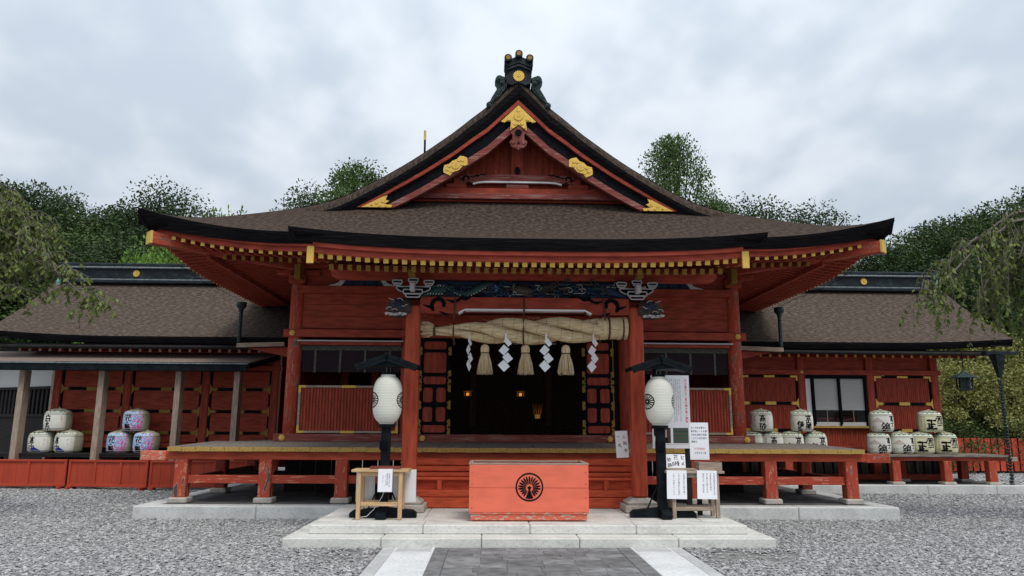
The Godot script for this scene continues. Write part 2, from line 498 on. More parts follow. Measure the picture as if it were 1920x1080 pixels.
	tmat("curtain", ntex("simplex", 0.02, 84, spread(L.call(0.026, 0.018, 0.024), 0.8, 1.2)), Vector3(2, 2, 2), 0.95)
	tmat("brocade", ntex("cell", 0.12, 85, [[0.0, lin(0.03, 0.035, 0.03)], [0.5, lin(0.1, 0.11, 0.09)], [1.0, lin(0.2, 0.2, 0.16)]]), Vector3(2, 2, 2), 0.9)
	mat("plaster", lin(0.55, 0.55, 0.53), 0.9)
	var bl := tmat("blind", ntex("value", 0.03, 86, spread(L.call(0.68, 0.68, 0.65), 0.93, 1.05)), Vector3(0.3, 8, 0.3), 0.9)
	bl.backlight_enabled = false
	var gl := mat("glass", Color(0.1, 0.12, 0.13, 0.08), 0.05)
	gl.metallic_specular = 0.2
	gl.transparency = BaseMaterial3D.TRANSPARENCY_ALPHA
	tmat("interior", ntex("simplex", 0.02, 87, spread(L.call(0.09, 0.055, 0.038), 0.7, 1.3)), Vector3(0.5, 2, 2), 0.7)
	tmat("bark", ntex("simplex", 0.03, 88, spread(L.call(0.07, 0.055, 0.045), 0.5, 1.5)), Vector3(3, 0.6, 3), 0.95, fine, 1.5)
	tmat("twig", ntex("simplex", 0.03, 89, spread(L.call(0.17, 0.145, 0.13), 0.6, 1.4)), Vector3(3, 3, 3), 0.9)
	for w in [["leaf_dark", 0.05, 0.085, 0.035], ["leaf_mid", 0.07, 0.115, 0.038], ["leaf_fresh", 0.085, 0.15, 0.045], ["leaf_light", 0.16, 0.28, 0.055], ["leaf_yellow", 0.25, 0.25, 0.085], ["leaf_cherry", 0.15, 0.19, 0.06]]:
		var m := mat(w[0], lin(w[1], w[2], w[3]), 0.6)
		m.vertex_color_use_as_albedo = true
		m.backlight_enabled = true
		m.backlight = Color(0.5, 0.55, 0.3)
		m.cull_mode = BaseMaterial3D.CULL_DISABLED
	tmat("forest_floor", ntex("simplex", 0.02, 90, spread(L.call(0.04, 0.05, 0.025), 0.6, 1.4)), Vector3(0.3, 0.3, 0.3), 0.95)

# ---------------------------------------------------------------- roof shape of the hall
const EX := 7.0        # side eave
const EZ := -3.2       # front eave of the main roof
const KZ := -0.3       # eave of the porch roof
const KX := 3.43
const GZ := -5.0       # verge of the gable
const BZ := -13.4      # back eave
const COLZ := -5.6

func lift(x: float, z: float) -> float:
	var a := clampf((absf(x) - 4.2) / 2.8, 0.0, 1.0)
	var b := clampf((z + 6.0) / 2.8, 0.0, 1.0)
	return 0.42 * a * a * b * b

func front_y(x: float, z: float) -> float:
	var d := -z + KZ
	var k := clampf(1.0 - d / 3.0, 0.0, 1.0)
	return 4.155 + 0.268 * d + 0.069 * pow(maxf(0.0, d - 2.0), 2.0) + 0.14 * pow(absf(x) / KX, 3.0) * k * k * (1.0 if absf(x) <= KX + 0.01 else 0.0)

const SX := [0.0, 0.35, 0.7, 1.4, 2.2, 2.93, 3.77, 4.7, 5.8, 7.0, 7.4]
const SY := [9.1, 8.74, 8.37, 7.79, 7.2, 6.73, 6.28, 6.0, 5.58, 4.94, 4.7]
func side_y(x: float) -> float:
	x = absf(x)
	for i in SX.size() - 1:
		if x <= SX[i + 1]:
			var t: float = (x - SX[i]) / (SX[i + 1] - SX[i])
			return cubic_interpolate(SY[i], SY[i + 1], SY[maxi(i - 1, 0)], SY[mini(i + 2, SX.size() - 1)], t) if i > 1 else lerpf(SY[i], SY[i + 1], t)
	return SY[-1]

func roof_y(x: float, z: float) -> float:
	return minf(front_y(4.0, z), side_y(x)) + lift(x, z)

# the eaves' soffit: height of the rafters' underside boards, d metres in from the eave
func soffit_y(x: float, z: float) -> float:
	var d := minf(EX - absf(x), EZ - z)
	return 4.72 + 0.14 * d + lift(x, z) * clampf(1.0 - d / 2.2, 0.0, 1.0)

func hip_x(z: float) -> float:
	# where the front slope meets the side slope at this z
	var lo := 0.0; var hi := EX
	for i in 30:
		var mid := (lo + hi) / 2.0
		if side_y(mid) > front_y(4.0, z): lo = mid
		else: hi = mid
	return lo

func build_hall_roof(h: Node3D) -> void:
	# front slope with the porch roof running out of it
	var s := st()
	var nz := 26; var nx := 48
	var zs := []
	for i in nz + 1: zs.append(lerpf(KZ, -5.85, float(i) / nz))
	sheet(s, nz, nx, func(i, j):
		var z: float = zs[i]
		var half := KX - 0.02 * maxf(0.0, KZ - z)
		if z < EZ: half = minf(KX, hip_x(z))
		var x := lerpf(-half, half, float(j) / nx)
		return Vector3(x, front_y(x, z) + (lift(x, z) if z < EZ else 0.0), z),
		func(i, j): return Vector2(lerpf(-KX, KX, float(j) / nx), -zs[i] * 1.06))
	# the main roof's front slope beside the porch
	for sg in [-1.0, 1.0]:
		sheet(s, 16, 18, func(i, j):
			var z := lerpf(EZ, -5.85, i / 16.0)
			var x0 := minf(KX, hip_x(z)); var x1 := maxf(x0, hip_x(z)) if z < EZ - 0.001 else EX
			var t: float = j / 18.0 if sg > 0 else 1.0 - j / 18.0
			var x := lerpf(x0, x1, t)
			return Vector3(sg * x, front_y(4.0, z) + lift(x, z), z),
			func(i, j): return Vector2(lerpf(KX, EX, j / 18.0) + 3.0 * sg, -lerpf(EZ, -5.85, i / 16.0) * 1.06 + 0.3))
	put("front_roof", s, M.thatch, h)
	# side slopes: from the side eaves up to the ridge, over the gable
	for sg in [-1.0, 1.0]:
		s = st()
		var nx2 := 34
		var xs := []
		for i in nx2 + 1: xs.append(lerpf(EX, 0.0, float(i) / nx2))
		sheet(s, nx2, 30, func(i, j):
			var x: float = xs[i]
			# the slope starts at the hip, or at the gable's verge higher up
			var zf := GZ - 0.2
			var lo := -5.85; var hi := EZ
			if front_y(4.0, -5.85) > side_y(x):
				for k in 24:
					var mid := (lo + hi) / 2.0
					if front_y(4.0, mid) > side_y(x): lo = mid
					else: hi = mid
				zf = lo if i > 0 else EZ
				if zf < GZ - 0.2 and x < 4.9: zf = GZ - 0.2
			var t: float = j / 30.0
			var z := lerpf(zf, BZ, t if sg < 0 else 1.0 - t)
			return Vector3(sg * x, side_y(x) + lift(x, z), z),
			func(i, j): return Vector2(j * 0.28 + sg * 1.7, xs[i] * 1.2))
		put("side_roof", s, M.thatch, h)
	# thick bark edge of the eaves
	s = st()
	eave_edge(s, func(t): return [Vector3(lerpf(-KX, KX, t), front_y(lerpf(-KX, KX, t), KZ), KZ), Vector3(0, 0, 1)], 40, 0.16, 0.1)
	# the porch roof's short returns at each side
	for sg in [-1.0, 1.0]:
		eave_edge(s, func(t):
			var z := lerpf(EZ - 0.2, KZ, t if sg < 0 else 1.0 - t)
			var x := KX - 0.02 * maxf(0.0, KZ - z)
			return [Vector3(sg * x, front_y(x, z), z), Vector3(sg, 0, 0)], 12, 0.16, 0.1)
		eave_edge(s, func(t):
			var x := lerpf(KX - 0.3, EX, t if sg > 0 else 1.0 - t)
			return [Vector3(sg * x, front_y(4.0, EZ) + lift(x, EZ), EZ), Vector3(0, 0, 1)], 24, 0.19, 0.14)
		eave_edge(s, func(t):
			var z := lerpf(EZ, BZ, t if sg > 0 else 1.0 - t)
			return [Vector3(sg * EX, side_y(EX) + lift(EX, z), z), Vector3(sg, 0, 0)], 30, 0.19, 0.14)
	put("thatch_eave_edge", s, M.thatch_edge, h)
	# gable verges: brown roll on top, black cut edge below
	for sg in [-1.0, 1.0]:
		s = st()
		var s2 := st()
		var n := 40
		var X := func(i): return lerpf(0.0, 5.0, float(i) / n)
		var sec := [[-5.32, 0.0], [-5.2, -0.015], [-5.08, -0.08], [-5.0, -0.17], [-4.97, -0.27]]
		sheet(s, n, 4, func(i, j):
			var k: int = j if sg > 0 else 4 - j
			return Vector3(sg * X.call(i), side_y(X.call(i)) + sec[k][1] + (0.002 if k < 1 else 0.0), sec[k][0]),
			func(i, j): return Vector2(i * 0.2 + 9.0, j * 0.1))
		var sec2 := [[-4.97, -0.27], [-4.99, -0.35], [-5.08, -0.48], [-5.6, -0.52]]
		var steep := func(x): return lerpf(1.26, 0.97, clampf(x / 2.2, 0.0, 1.0))
		sheet(s2, n, 3, func(i, j):
			var k: int = j if sg > 0 else 3 - j
			return Vector3(sg * X.call(i), side_y(X.call(i)) + (sec2[k][1] * steep.call(X.call(i)) if k > 0 else sec2[k][1]), sec2[k][0]), null, false)
		put("verge_roll", s, M.thatch, h)
		put("verge_edge", s2, M.thatch_edge, h)
	# ridge box
	s = st()
	cbox(s, Vector3(0, 8.98, -9.0), Vector3(0.42, 0.5, 7.8), 0.02)
	cbox(s, Vector3(0, 9.27, -9.0), Vector3(0.6, 0.08, 7.9), 0.02)
	put("ridge", s, M.copper, h)

func eave_edge(s: SurfaceTool, f: Callable, n: int, thick: float, inset: float) -> void:
	var g := func(i, j):
		var e = f.call(float(i) / n)
		var p: Vector3 = e[0]; var o: Vector3 = e[1]
		var tk := thick + 0.1 * lift(p.x, p.z) / 0.42
		return [p + o * 0.004, p - o * 0.02 - Vector3(0, 0.05, 0), p - o * inset - Vector3(0, tk, 0), p - o * (inset + 0.4) - Vector3(0, tk - 0.05, 0)][j]
	sheet(s, n, 3, g, null, false)

func build_eaves(h: Node3D) -> void:
	# --- porch: fascia boards, two rows of gold-tipped rafters
	var s := st()
	var arc := func(x): return 0.14 * pow(absf(x) / KX, 3.0)
	var n := 40
	for row in [[4.01, 3.935, -0.42], [3.94, 3.855, -0.47]]:
		for i in n:
			var x0 := lerpf(-3.1, 3.1, float(i) / n); var x1 := lerpf(-3.1, 3.1, float(i + 1) / n)
			ribbon(s, [[x0, row[0] + arc.call(x0), row[1] + arc.call(x0)], [x1, row[0] + arc.call(x1), row[1] + arc.call(x1)]], row[2] - 0.12, row[2])
	put("porch_fascia", s, M.red_x, h)
	s = st()   # boards over the rafters
	sheet(s, 14, 20, func(i, j):
		var z := lerpf(-0.5, COLZ, i / 14.0); var x := lerpf(-3.1, 3.1, j / 20.0)
		return Vector3(x, front_y(x, z) - 0.275 - 0.02 * minf(1.0, -z), z))
	put("porch_ceiling", s, M.red_z, h)
	for k in 46:
		var x := -3.0 + 6.0 * k / 45.0
		rafter(h, Vector3(x, 3.83 + arc.call(x), -0.53), Vector3(x, 4.2, -1.75), 0.068, 0.075)
	for k in 44:
		var x := -2.98 + 5.96 * k / 43.0
		rafter(h, Vector3(x, 3.865 + arc.call(x) * 0.3, -1.15), Vector3(x, 4.48, -3.2), 0.064, 0.085, true)
	# --- main eaves beside the porch and along both sides
	for sg in [-1.0, 1.0]:
		s = st()
		for row in [[4.84, 4.76, -3.36], [4.765, 4.675, -3.42]]:
			for i in 20:
				var x0 := lerpf(2.9, 6.72, i / 20.0); var x1 := lerpf(2.9, 6.72, (i + 1) / 20.0)
				ribbon(s, [[sg * x0, row[0] + lift(x0, -3.2), row[1] + lift(x0, -3.2)], [sg * x1, row[0] + lift(x1, -3.2), row[1] + lift(x1, -3.2)]], row[2] - 0.12, row[2])
		for row in [[4.84, 4.76, 6.84], [4.765, 4.675, 6.78]]:
			for i in 24:
				var z0 := lerpf(-3.48, -12.8, i / 24.0); var z1 := lerpf(-3.48, -12.8, (i + 1) / 24.0)
				var L0 := lift(6.9, z0); var L1 := lift(6.9, z1)
				bar(s, Vector3(sg * (row[2] - 0.06), (row[0] + row[1]) / 2.0 + L0, z0), Vector3(sg * (row[2] - 0.06), (row[0] + row[1]) / 2.0 + L1, z1 - 0.01), 0.12, row[0] - row[1], 0.002)
		put("eave_fascia", s, M.red_x, h)
		s = st()
		sheet(s, 12, 12, func(i, j):
			var x := lerpf(2.9, 6.74, j / 12.0); var z := lerpf(-3.45, -5.6, i / 12.0)
			return Vector3(sg * x, soffit_y(x, z) + 0.02, z))
		sheet(s, 24, 12, func(i, j):
			var x := lerpf(4.6, 6.76, j / 12.0); var z := lerpf(-5.6, -12.8, i / 24.0)
			return Vector3(sg * x, soffit_y(x, z) + 0.02, z))
		put("soffit_boards", s, M.red_x, h)
		for k in 20:
			var x := lerpf(6.42, 3.02, k / 19.0)
			var L := lift(x, -3.25)
			rafter(h, Vector3(sg * x, 4.655 + L, -3.47), Vector3(sg * x, 4.78 + L * 0.35, -4.45), 0.068, 0.075)
			if k > 3:
				rafter(h, Vector3(sg * x, 4.66 + L * 0.4, -4.12), Vector3(sg * x, 4.93, -5.6), 0.064, 0.085, true)
		for k in 46:
			var z := lerpf(-3.75, -12.2, k / 45.0)
			var L := lift(6.8, z)
			var inner := maxf(4.7, 6.75 - (EZ - z) * 0.92) if z > -5.5 else 4.7
			rafter(h, Vector3(sg * 6.74, 4.655 + L, z), Vector3(sg * inner, soffit_y(inner, z) - 0.04, z), 0.07, 0.08)
		# second, deeper rafters and the board between the two rows
		bar_part("eave_beam", h, Vector3(sg * 6.02, 4.71, -4.1), Vector3(sg * 6.02, 4.71, -12.6), 0.08, 0.08, M.red_z)
		bar_part("eave_beam", h, Vector3(sg * 2.95, 4.72, -4.06), Vector3(sg * 6.0, 4.79, -4.06), 0.08, 0.08, M.red_x)
		# hip rafter with its gilt end
		var hb := bar_part("hip_rafter", h, Vector3(sg * 6.78, 4.86, -3.28), Vector3(sg * 4.6, 4.86, -5.6), 0.2, 0.22, M.worn_x)
		bar_part("end_plate", hb, Vector3(sg * 6.79, 4.86, -3.27), Vector3(sg * 6.76, 4.86, -3.3), 0.215, 0.235, M.gold_cap)
		# curved barge of the porch roof with gilt front
		s = st()
		for i in 14:
			var z0 := lerpf(-0.46, -3.6, i / 14.0); var z1 := lerpf(-0.46, -3.6, (i + 1) / 14.0)
			var yb := func(z): return front_y(3.1, z) - 0.3 - 0.02 * (z + 0.46)
			bar(s, Vector3(sg * 3.13, yb.call(z0) - 0.05, z0), Vector3(sg * 3.13, yb.call(z1) - 0.05, z1 - 0.02), 0.09, 0.24, 0.003)
		var pb := put("porch_barge", s, M.worn_z, h)
		part("end_plate", pb, Vector3(sg * 3.13, 3.915, -0.44), Vector3(0.1, 0.25, 0.03), M.gold_cap, 0.004)

func rafter(h: Node3D, a: Vector3, b: Vector3, w: float, t: float, dull := false) -> void:
	# quantise the length so that alike rafters share a mesh
	var d := b - a
	var ln := snappedf(d.length(), 0.05)
	var o := part("rafter", h, a + d.normalized() * ln / 2.0, Vector3(w, t, ln), M.red_z, 0.004, along(d))
	var c := place("gilt_end", box_mesh(Vector3(w + 0.006, t + 0.006, 0.012), 0.002), M.dark_gold if dull else M.gold_cap, o, gpos(o), Basis.IDENTITY)
	c.transform = Transform3D(Basis.IDENTITY, Vector3(0, 0, -ln / 2.0 - 0.003))

func build_gable(h: Node3D) -> void:
	var s := st()
	# board wall of the gable
	for k in 22:
		var x := -3.3 + 0.3 * k
		var top := side_y(absf(x) + 0.15) - 0.45
		if top > 6.5:
			part("gable_board", h, Vector3(x + 0.15, (6.3 + side_y(x + 0.15) - 0.6) / 2.0, -5.78), Vector3(0.297, side_y(x + 0.15) - 0.6 - 6.3, 0.04), M.red_y, 0.004)
	# barge boards: thin red roll, black board, bleached lower board, along each verge
	for sg in [-1.0, 1.0]:
		for layer in [["barge_roll", -0.49, -0.575, -5.06, M.red_x], ["barge_board", -0.576, -0.9, -5.13, M.black], ["barge_lip", -0.85, -1.0, -5.08, M.bleached_x]]:
			s = st()
			var a := []
			var n := 26
			for i in n + 1:
				var x := lerpf(0.0, 3.45, float(i) / n)
				var k := lerpf(1.22, 0.88, clampf(x / 2.6, 0.0, 1.0))
				var y0: float = side_y(x) + layer[1] * k; var y1: float = side_y(x) + layer[2] * k
				var low := 6.03
				if layer[0] != "barge_roll" and y0 < low + 0.02: break
				a.append([sg * x, maxf(y0, low + 0.01), maxf(y1, low)])
			ribbon(s, a, layer[3] - 0.12, layer[3])
			put(layer[0], s, layer[4], h)
		# gilt fittings on the boards
		s = st()
		var ang = -0.585 * sg
		var b := Basis(Vector3.BACK, ang)
		var poly := P2([-0.27, -0.05, -0.22, -0.13, -0.12, -0.1, 0, -0.13, 0.12, -0.1, 0.22, -0.13, 0.27, -0.05, 0.3, 0.0, 0.27, 0.06, 0.2, 0.13, 0.1, 0.1, 0, 0.12, -0.1, 0.1, -0.2, 0.13, -0.27, 0.06, -0.3, 0.0])
		var at := Vector3(sg * 1.34, 6.98, -5.07)
		prism(s, poly, at, 0.03, b)
		kiku(s, at + Vector3(0, 0, 0.03), 0.085, 16)
		for v in [[-0.19, 0.02], [0.19, 0.02], [-0.14, -0.06], [0.14, -0.06], [-0.12, 0.06], [0.12, 0.06]]:
			prism(s, disc_poly(0.035, 10), at + b * Vector3(v[0], v[1], 0.03), 0.014, b)
		put("gilt_fitting", s, M.gold, h)
		s = st()
		var foot := P2([-3.3, 6.03, -2.86, 6.26, -2.76, 6.29, -2.8, 6.2, -2.72, 6.17, -2.83, 6.1, -2.64, 6.08, -2.68, 6.03]) if sg < 0 else P2([3.3, 6.03, 2.86, 6.26, 2.76, 6.29, 2.8, 6.2, 2.72, 6.17, 2.83, 6.1, 2.64, 6.08, 2.68, 6.03])
		prism(s, foot, Vector3(0, 0, -5.09), 0.045)
		for v in [[2.98, 6.13, 0.03], [2.85, 6.17, 0.035], [3.08, 6.09, 0.025], [2.92, 6.07, 0.025], [2.78, 6.06, 0.022]]:
			prism(s, disc_poly(v[2], 10), Vector3(sg * v[0], v[1], -5.05), 0.018)
		put("gilt_foot", s, M.gold, h)
	# gilt apex piece with its chrysanthemum
	s = st()
	var apex := P2([0, 8.36, -0.38, 7.98, -0.3, 7.96, -0.26, 7.99, -0.16, 7.98, -0.18, 7.78, -0.09, 7.84, 0, 7.92, 0.09, 7.84, 0.18, 7.78, 0.16, 7.98, 0.26, 7.99, 0.3, 7.96, 0.38, 7.98])
	prism(s, apex, Vector3(0.0, 0, -5.05), 0.04)
	kiku(s, Vector3(0, 8.10, -5.01), 0.1, 16)
	for v in [[-0.2, 8.04], [0.2, 8.04], [-0.08, 7.94], [0.08, 7.94], [0, 8.24], [-0.12, 7.86], [0.12, 7.86]]:
		prism(s, disc_poly(0.04, 10), Vector3(v[0], v[1], -5.01), 0.02)
	put("gilt_apex", s, M.gold, h)
	# carved pendant with hexagonal boss
	s = st()
	prism(s, P2([0, 7.92, -0.17, 7.78, -0.16, 7.72, -0.12, 7.69, -0.13, 7.60, -0.1, 7.56, -0.15, 7.58, -0.19, 7.53, -0.16, 7.44, -0.11, 7.40, 0, 7.35, 0.11, 7.40, 0.16, 7.44, 0.19, 7.53, 0.15, 7.58, 0.1, 7.56, 0.13, 7.60, 0.12, 7.69, 0.16, 7.72, 0.17, 7.78]), Vector3(0, 0, -5.1), 0.07)
	for sg in [-1.0, 1.0]:
		prism(s, disc_poly(0.045, 12), Vector3(sg * 0.115, 7.52, -5.03), 0.025)
		prism(s, disc_poly(0.035, 12), Vector3(sg * 0.06, 7.42, -5.03), 0.02)
	var pd := put("pendant", s, M.bleached_y, h)
	s = st()
	prism(s, disc_poly(0.075, 6), Vector3(0, 7.73, -5.03), 0.04)
	put("boss", s, M.black, pd)
	s = st()
	prism(s, P2([0, 7.56, -0.035, 7.46, 0, 7.48, 0.035, 7.46]), Vector3(0, 0, -5.03), 0.006)
	put("pendant_slot", s, M.black, pd)
	# tie beams, rainbow beam with white lining, king post
	part("tie_beam", h, Vector3(0, 6.43, -5.52), Vector3(4.6, 0.12, 0.2), M.bleached_x)
	part("tie_beam", h, Vector3(0, 6.57, -5.58), Vector3(4.2, 0.13, 0.16), M.red_x)
	part("tie_beam", h, Vector3(0, 6.36, -5.6), Vector3(4.9, 0.05, 0.12), M.red_x)
	s = st()
	var a2 := []
	for i in 21:
		var x := lerpf(-1.75, 1.75, i / 20.0)
		a2.append([x, minf(6.97, side_y(x) - 1.0), 6.79 - 0.1 * pow(absf(x) / 1.75, 4.0)])
	ribbon(s, a2, -5.72, -5.56)
	var rb := put("rainbow_beam", s, M.bleached_x, h)
	s = st()
	var wl := []
	for i in 17:
		var x := lerpf(-0.98, 0.98, i / 16.0)
		var y := 6.815 - 0.05 * pow(absf(x) / 0.98, 8.0)
		wl.append([x, y, y - 0.035])
	ribbon(s, wl, -5.6, -5.545)
	put("white_lining", s, M.white_paint, rb)
	for sg in [-1.0, 1.0]:
		s = st()
		scroll(s, Vector3(sg * 1.12, 6.87, -5.56), sg, 0.62)
		put("painted_scroll", s, M.black, rb)
	part("king_post", h, Vector3(0, 7.5, -5.68), Vector3(0.26, 1.15, 0.12), M.red_y)
	s = st()
	prism(s, P2([-0.05, 7.12, -0.06, 7.04, 0, 6.97, 0.06, 7.04, 0.05, 7.12, 0.02, 7.15, -0.02, 7.15]), Vector3(0, 0, -5.6), 0.05)
	put("post_boss", s, M.black, h)
	part("bracket_block", h, Vector3(0, 6.68, -5.58), Vector3(0.5, 0.1, 0.14), M.bleached_x, 0.02)
	for sg in [-1.0, 1.0]:
		part("bracket_block", h, Vector3(sg * 1.35, 6.69, -5.58), Vector3(0.46, 0.12, 0.14), M.red_x, 0.02)
		part("bracket_block", h, Vector3(sg * 1.35, 6.8, -5.58), Vector3(0.1, 0.14, 0.12), M.red_x, 0.01)
	# ridge-end ornament
	s = st()
	prism(s, P2([-0.26, 8.83, -0.28, 9.0, -0.25, 9.12, -0.25, 9.25, -0.31, 9.27, -0.31, 9.4, -0.2, 9.4, -0.08, 9.45, 0.08, 9.45, 0.2, 9.4, 0.31, 9.4, 0.31, 9.27, 0.25, 9.25, 0.25, 9.12, 0.28, 9.0, 0.26, 8.83, 0.14, 8.8, 0, 8.86, -0.14, 8.8]), Vector3(0, 0, -5.2), 0.26)
	prism(s, thick_line([Vector2(-0.27, 9.12), Vector2(-0.12, 9.2), Vector2(0, 9.24), Vector2(0.12, 9.2), Vector2(0.27, 9.12)], 0.05), Vector3(0, 0, -4.95), 0.06)
	prism(s, thick_line([Vector2(-0.27, 9.2), Vector2(-0.12, 9.28), Vector2(0, 9.32), Vector2(0.12, 9.28), Vector2(0.27, 9.2)], 0.035), Vector3(0, 0, -4.95), 0.05)
	var orn := put("ridge_ornament", s, M.copper, h)
	for v in [[0.0, 9.5], [-0.235, 9.4], [0.235, 9.4]]:
		s = st()
		tube(s, [Vector3(v[0], v[1], -5.5), Vector3(v[0], v[1], -4.86)], [0.082, 0.082], 16)
		put("tile_roll", s, M.copper, orn)
		s = st()
		prism(s, disc_poly(0.05, 14), Vector3(v[0], v[1], -4.862), 0.01)
		put("roll_boss", s, M.dark_gold, orn)
	s = st()
	kiku(s, Vector3(0, 9.0, -4.94), 0.125, 16)
	put("chrysanthemum_crest", s, M.gold, orn)
	for sg in [-1.0, 1.0]:
		s = st()
		var w := [0.27, 8.83, 0.3, 8.92, 0.27, 8.98, 0.33, 9.02, 0.42, 9.04, 0.5, 8.99, 0.52, 8.9, 0.48, 8.83, 0.47, 8.7, 0.52, 8.6, 0.6, 8.45, 0.66, 8.42, 0.7, 8.36, 0.69, 8.28, 0.63, 8.25, 0.55, 8.4, 0.4, 8.58, 0.3, 8.72]
		for i in range(0, w.size(), 2): w[i] *= sg
		prism(s, P2(w), Vector3(0, 0, -5.2), 0.2, Basis.IDENTITY, 0.0)
		for v in [[0.42, 8.95, 0.075], [0.36, 8.86, 0.045], [0.645, 8.34, 0.055]]:
			prism(s, disc_poly(v[2], 14), Vector3(sg * v[0], v[1], -5.0), 0.05)
			prism(s, disc_poly(v[2] * 0.5, 10), Vector3(sg * v[0], v[1], -4.96), 0.04)
		for k in 3:
			prism(s, thick_line([Vector2(sg * (0.33 + 0.05 * k), 8.8), Vector2(sg * (0.4 + 0.035 * k), 8.68), Vector2(sg * (0.5 + 0.03 * k), 8.52), Vector2(sg * (0.6 + 0.015 * k), 8.4)], 0.035), Vector3(0, 0, -5.0), 0.03)
		put("scroll_fin", s, M.patina_dark, orn)

# black painted scroll at a beam's end, in relief of a few millimetres
func scroll(s: SurfaceTool, at: Vector3, sg: float, k: float) -> void:
	var pts := []
	for i in 15:
		var a := -0.9 + 4.6 * i / 14.0
		var r := 0.125 * (1.0 - 0.035 * i)
		pts.append(Vector2(cos(a) * r * sg, sin(a) * r) * k)
	prism(s, thick_line(pts, 0.062 * k), at, 0.006)
	for p in [[[0.1, -0.05], [0.16, -0.03], [0.25, 0.0]], [[-0.1, 0.08], [-0.2, 0.05], [-0.28, 0.07], [-0.36, 0.13], [-0.44, 0.12]], [[-0.3, 0.1], [-0.4, 0.09], [-0.5, 0.15], [-0.6, 0.14], [-0.72, 0.17]], [[0.0, -0.1], [-0.08, -0.14], [-0.16, -0.15]]]:
		var l := []
		for v in p: l.append(Vector2(v[0] * sg, v[1]) * k)
		prism(s, thick_line(l, 0.045 * k), at, 0.006)

# ---------------------------------------------------------------- porch, facade and veranda of the hall
func outlined(h: Node3D, called: String, poly: PackedVector2Array, z: float, depth: float) -> void:
	# black lacquered block edged with a painted white line
	var s := st()
	prism(s, poly, Vector3(0, 0, z - depth), depth)
	var o := put(called, s, M.black, h)
	s = st()
	for i in poly.size():
		var a := poly[i]; var b := poly[(i + 1) % poly.size()]
		var d := (b - a).normalized() * 0.0
		var l := PackedVector2Array()
		var nrm := (b - a).normalized().orthogonal() * 0.009
		for v in [a + nrm, b + nrm, b - nrm, a - nrm]: l.append(v + d)
		prism(s, l, Vector3(0, 0, z - 0.002), 0.006)
	put("white_edge", s, M.line_white, o)

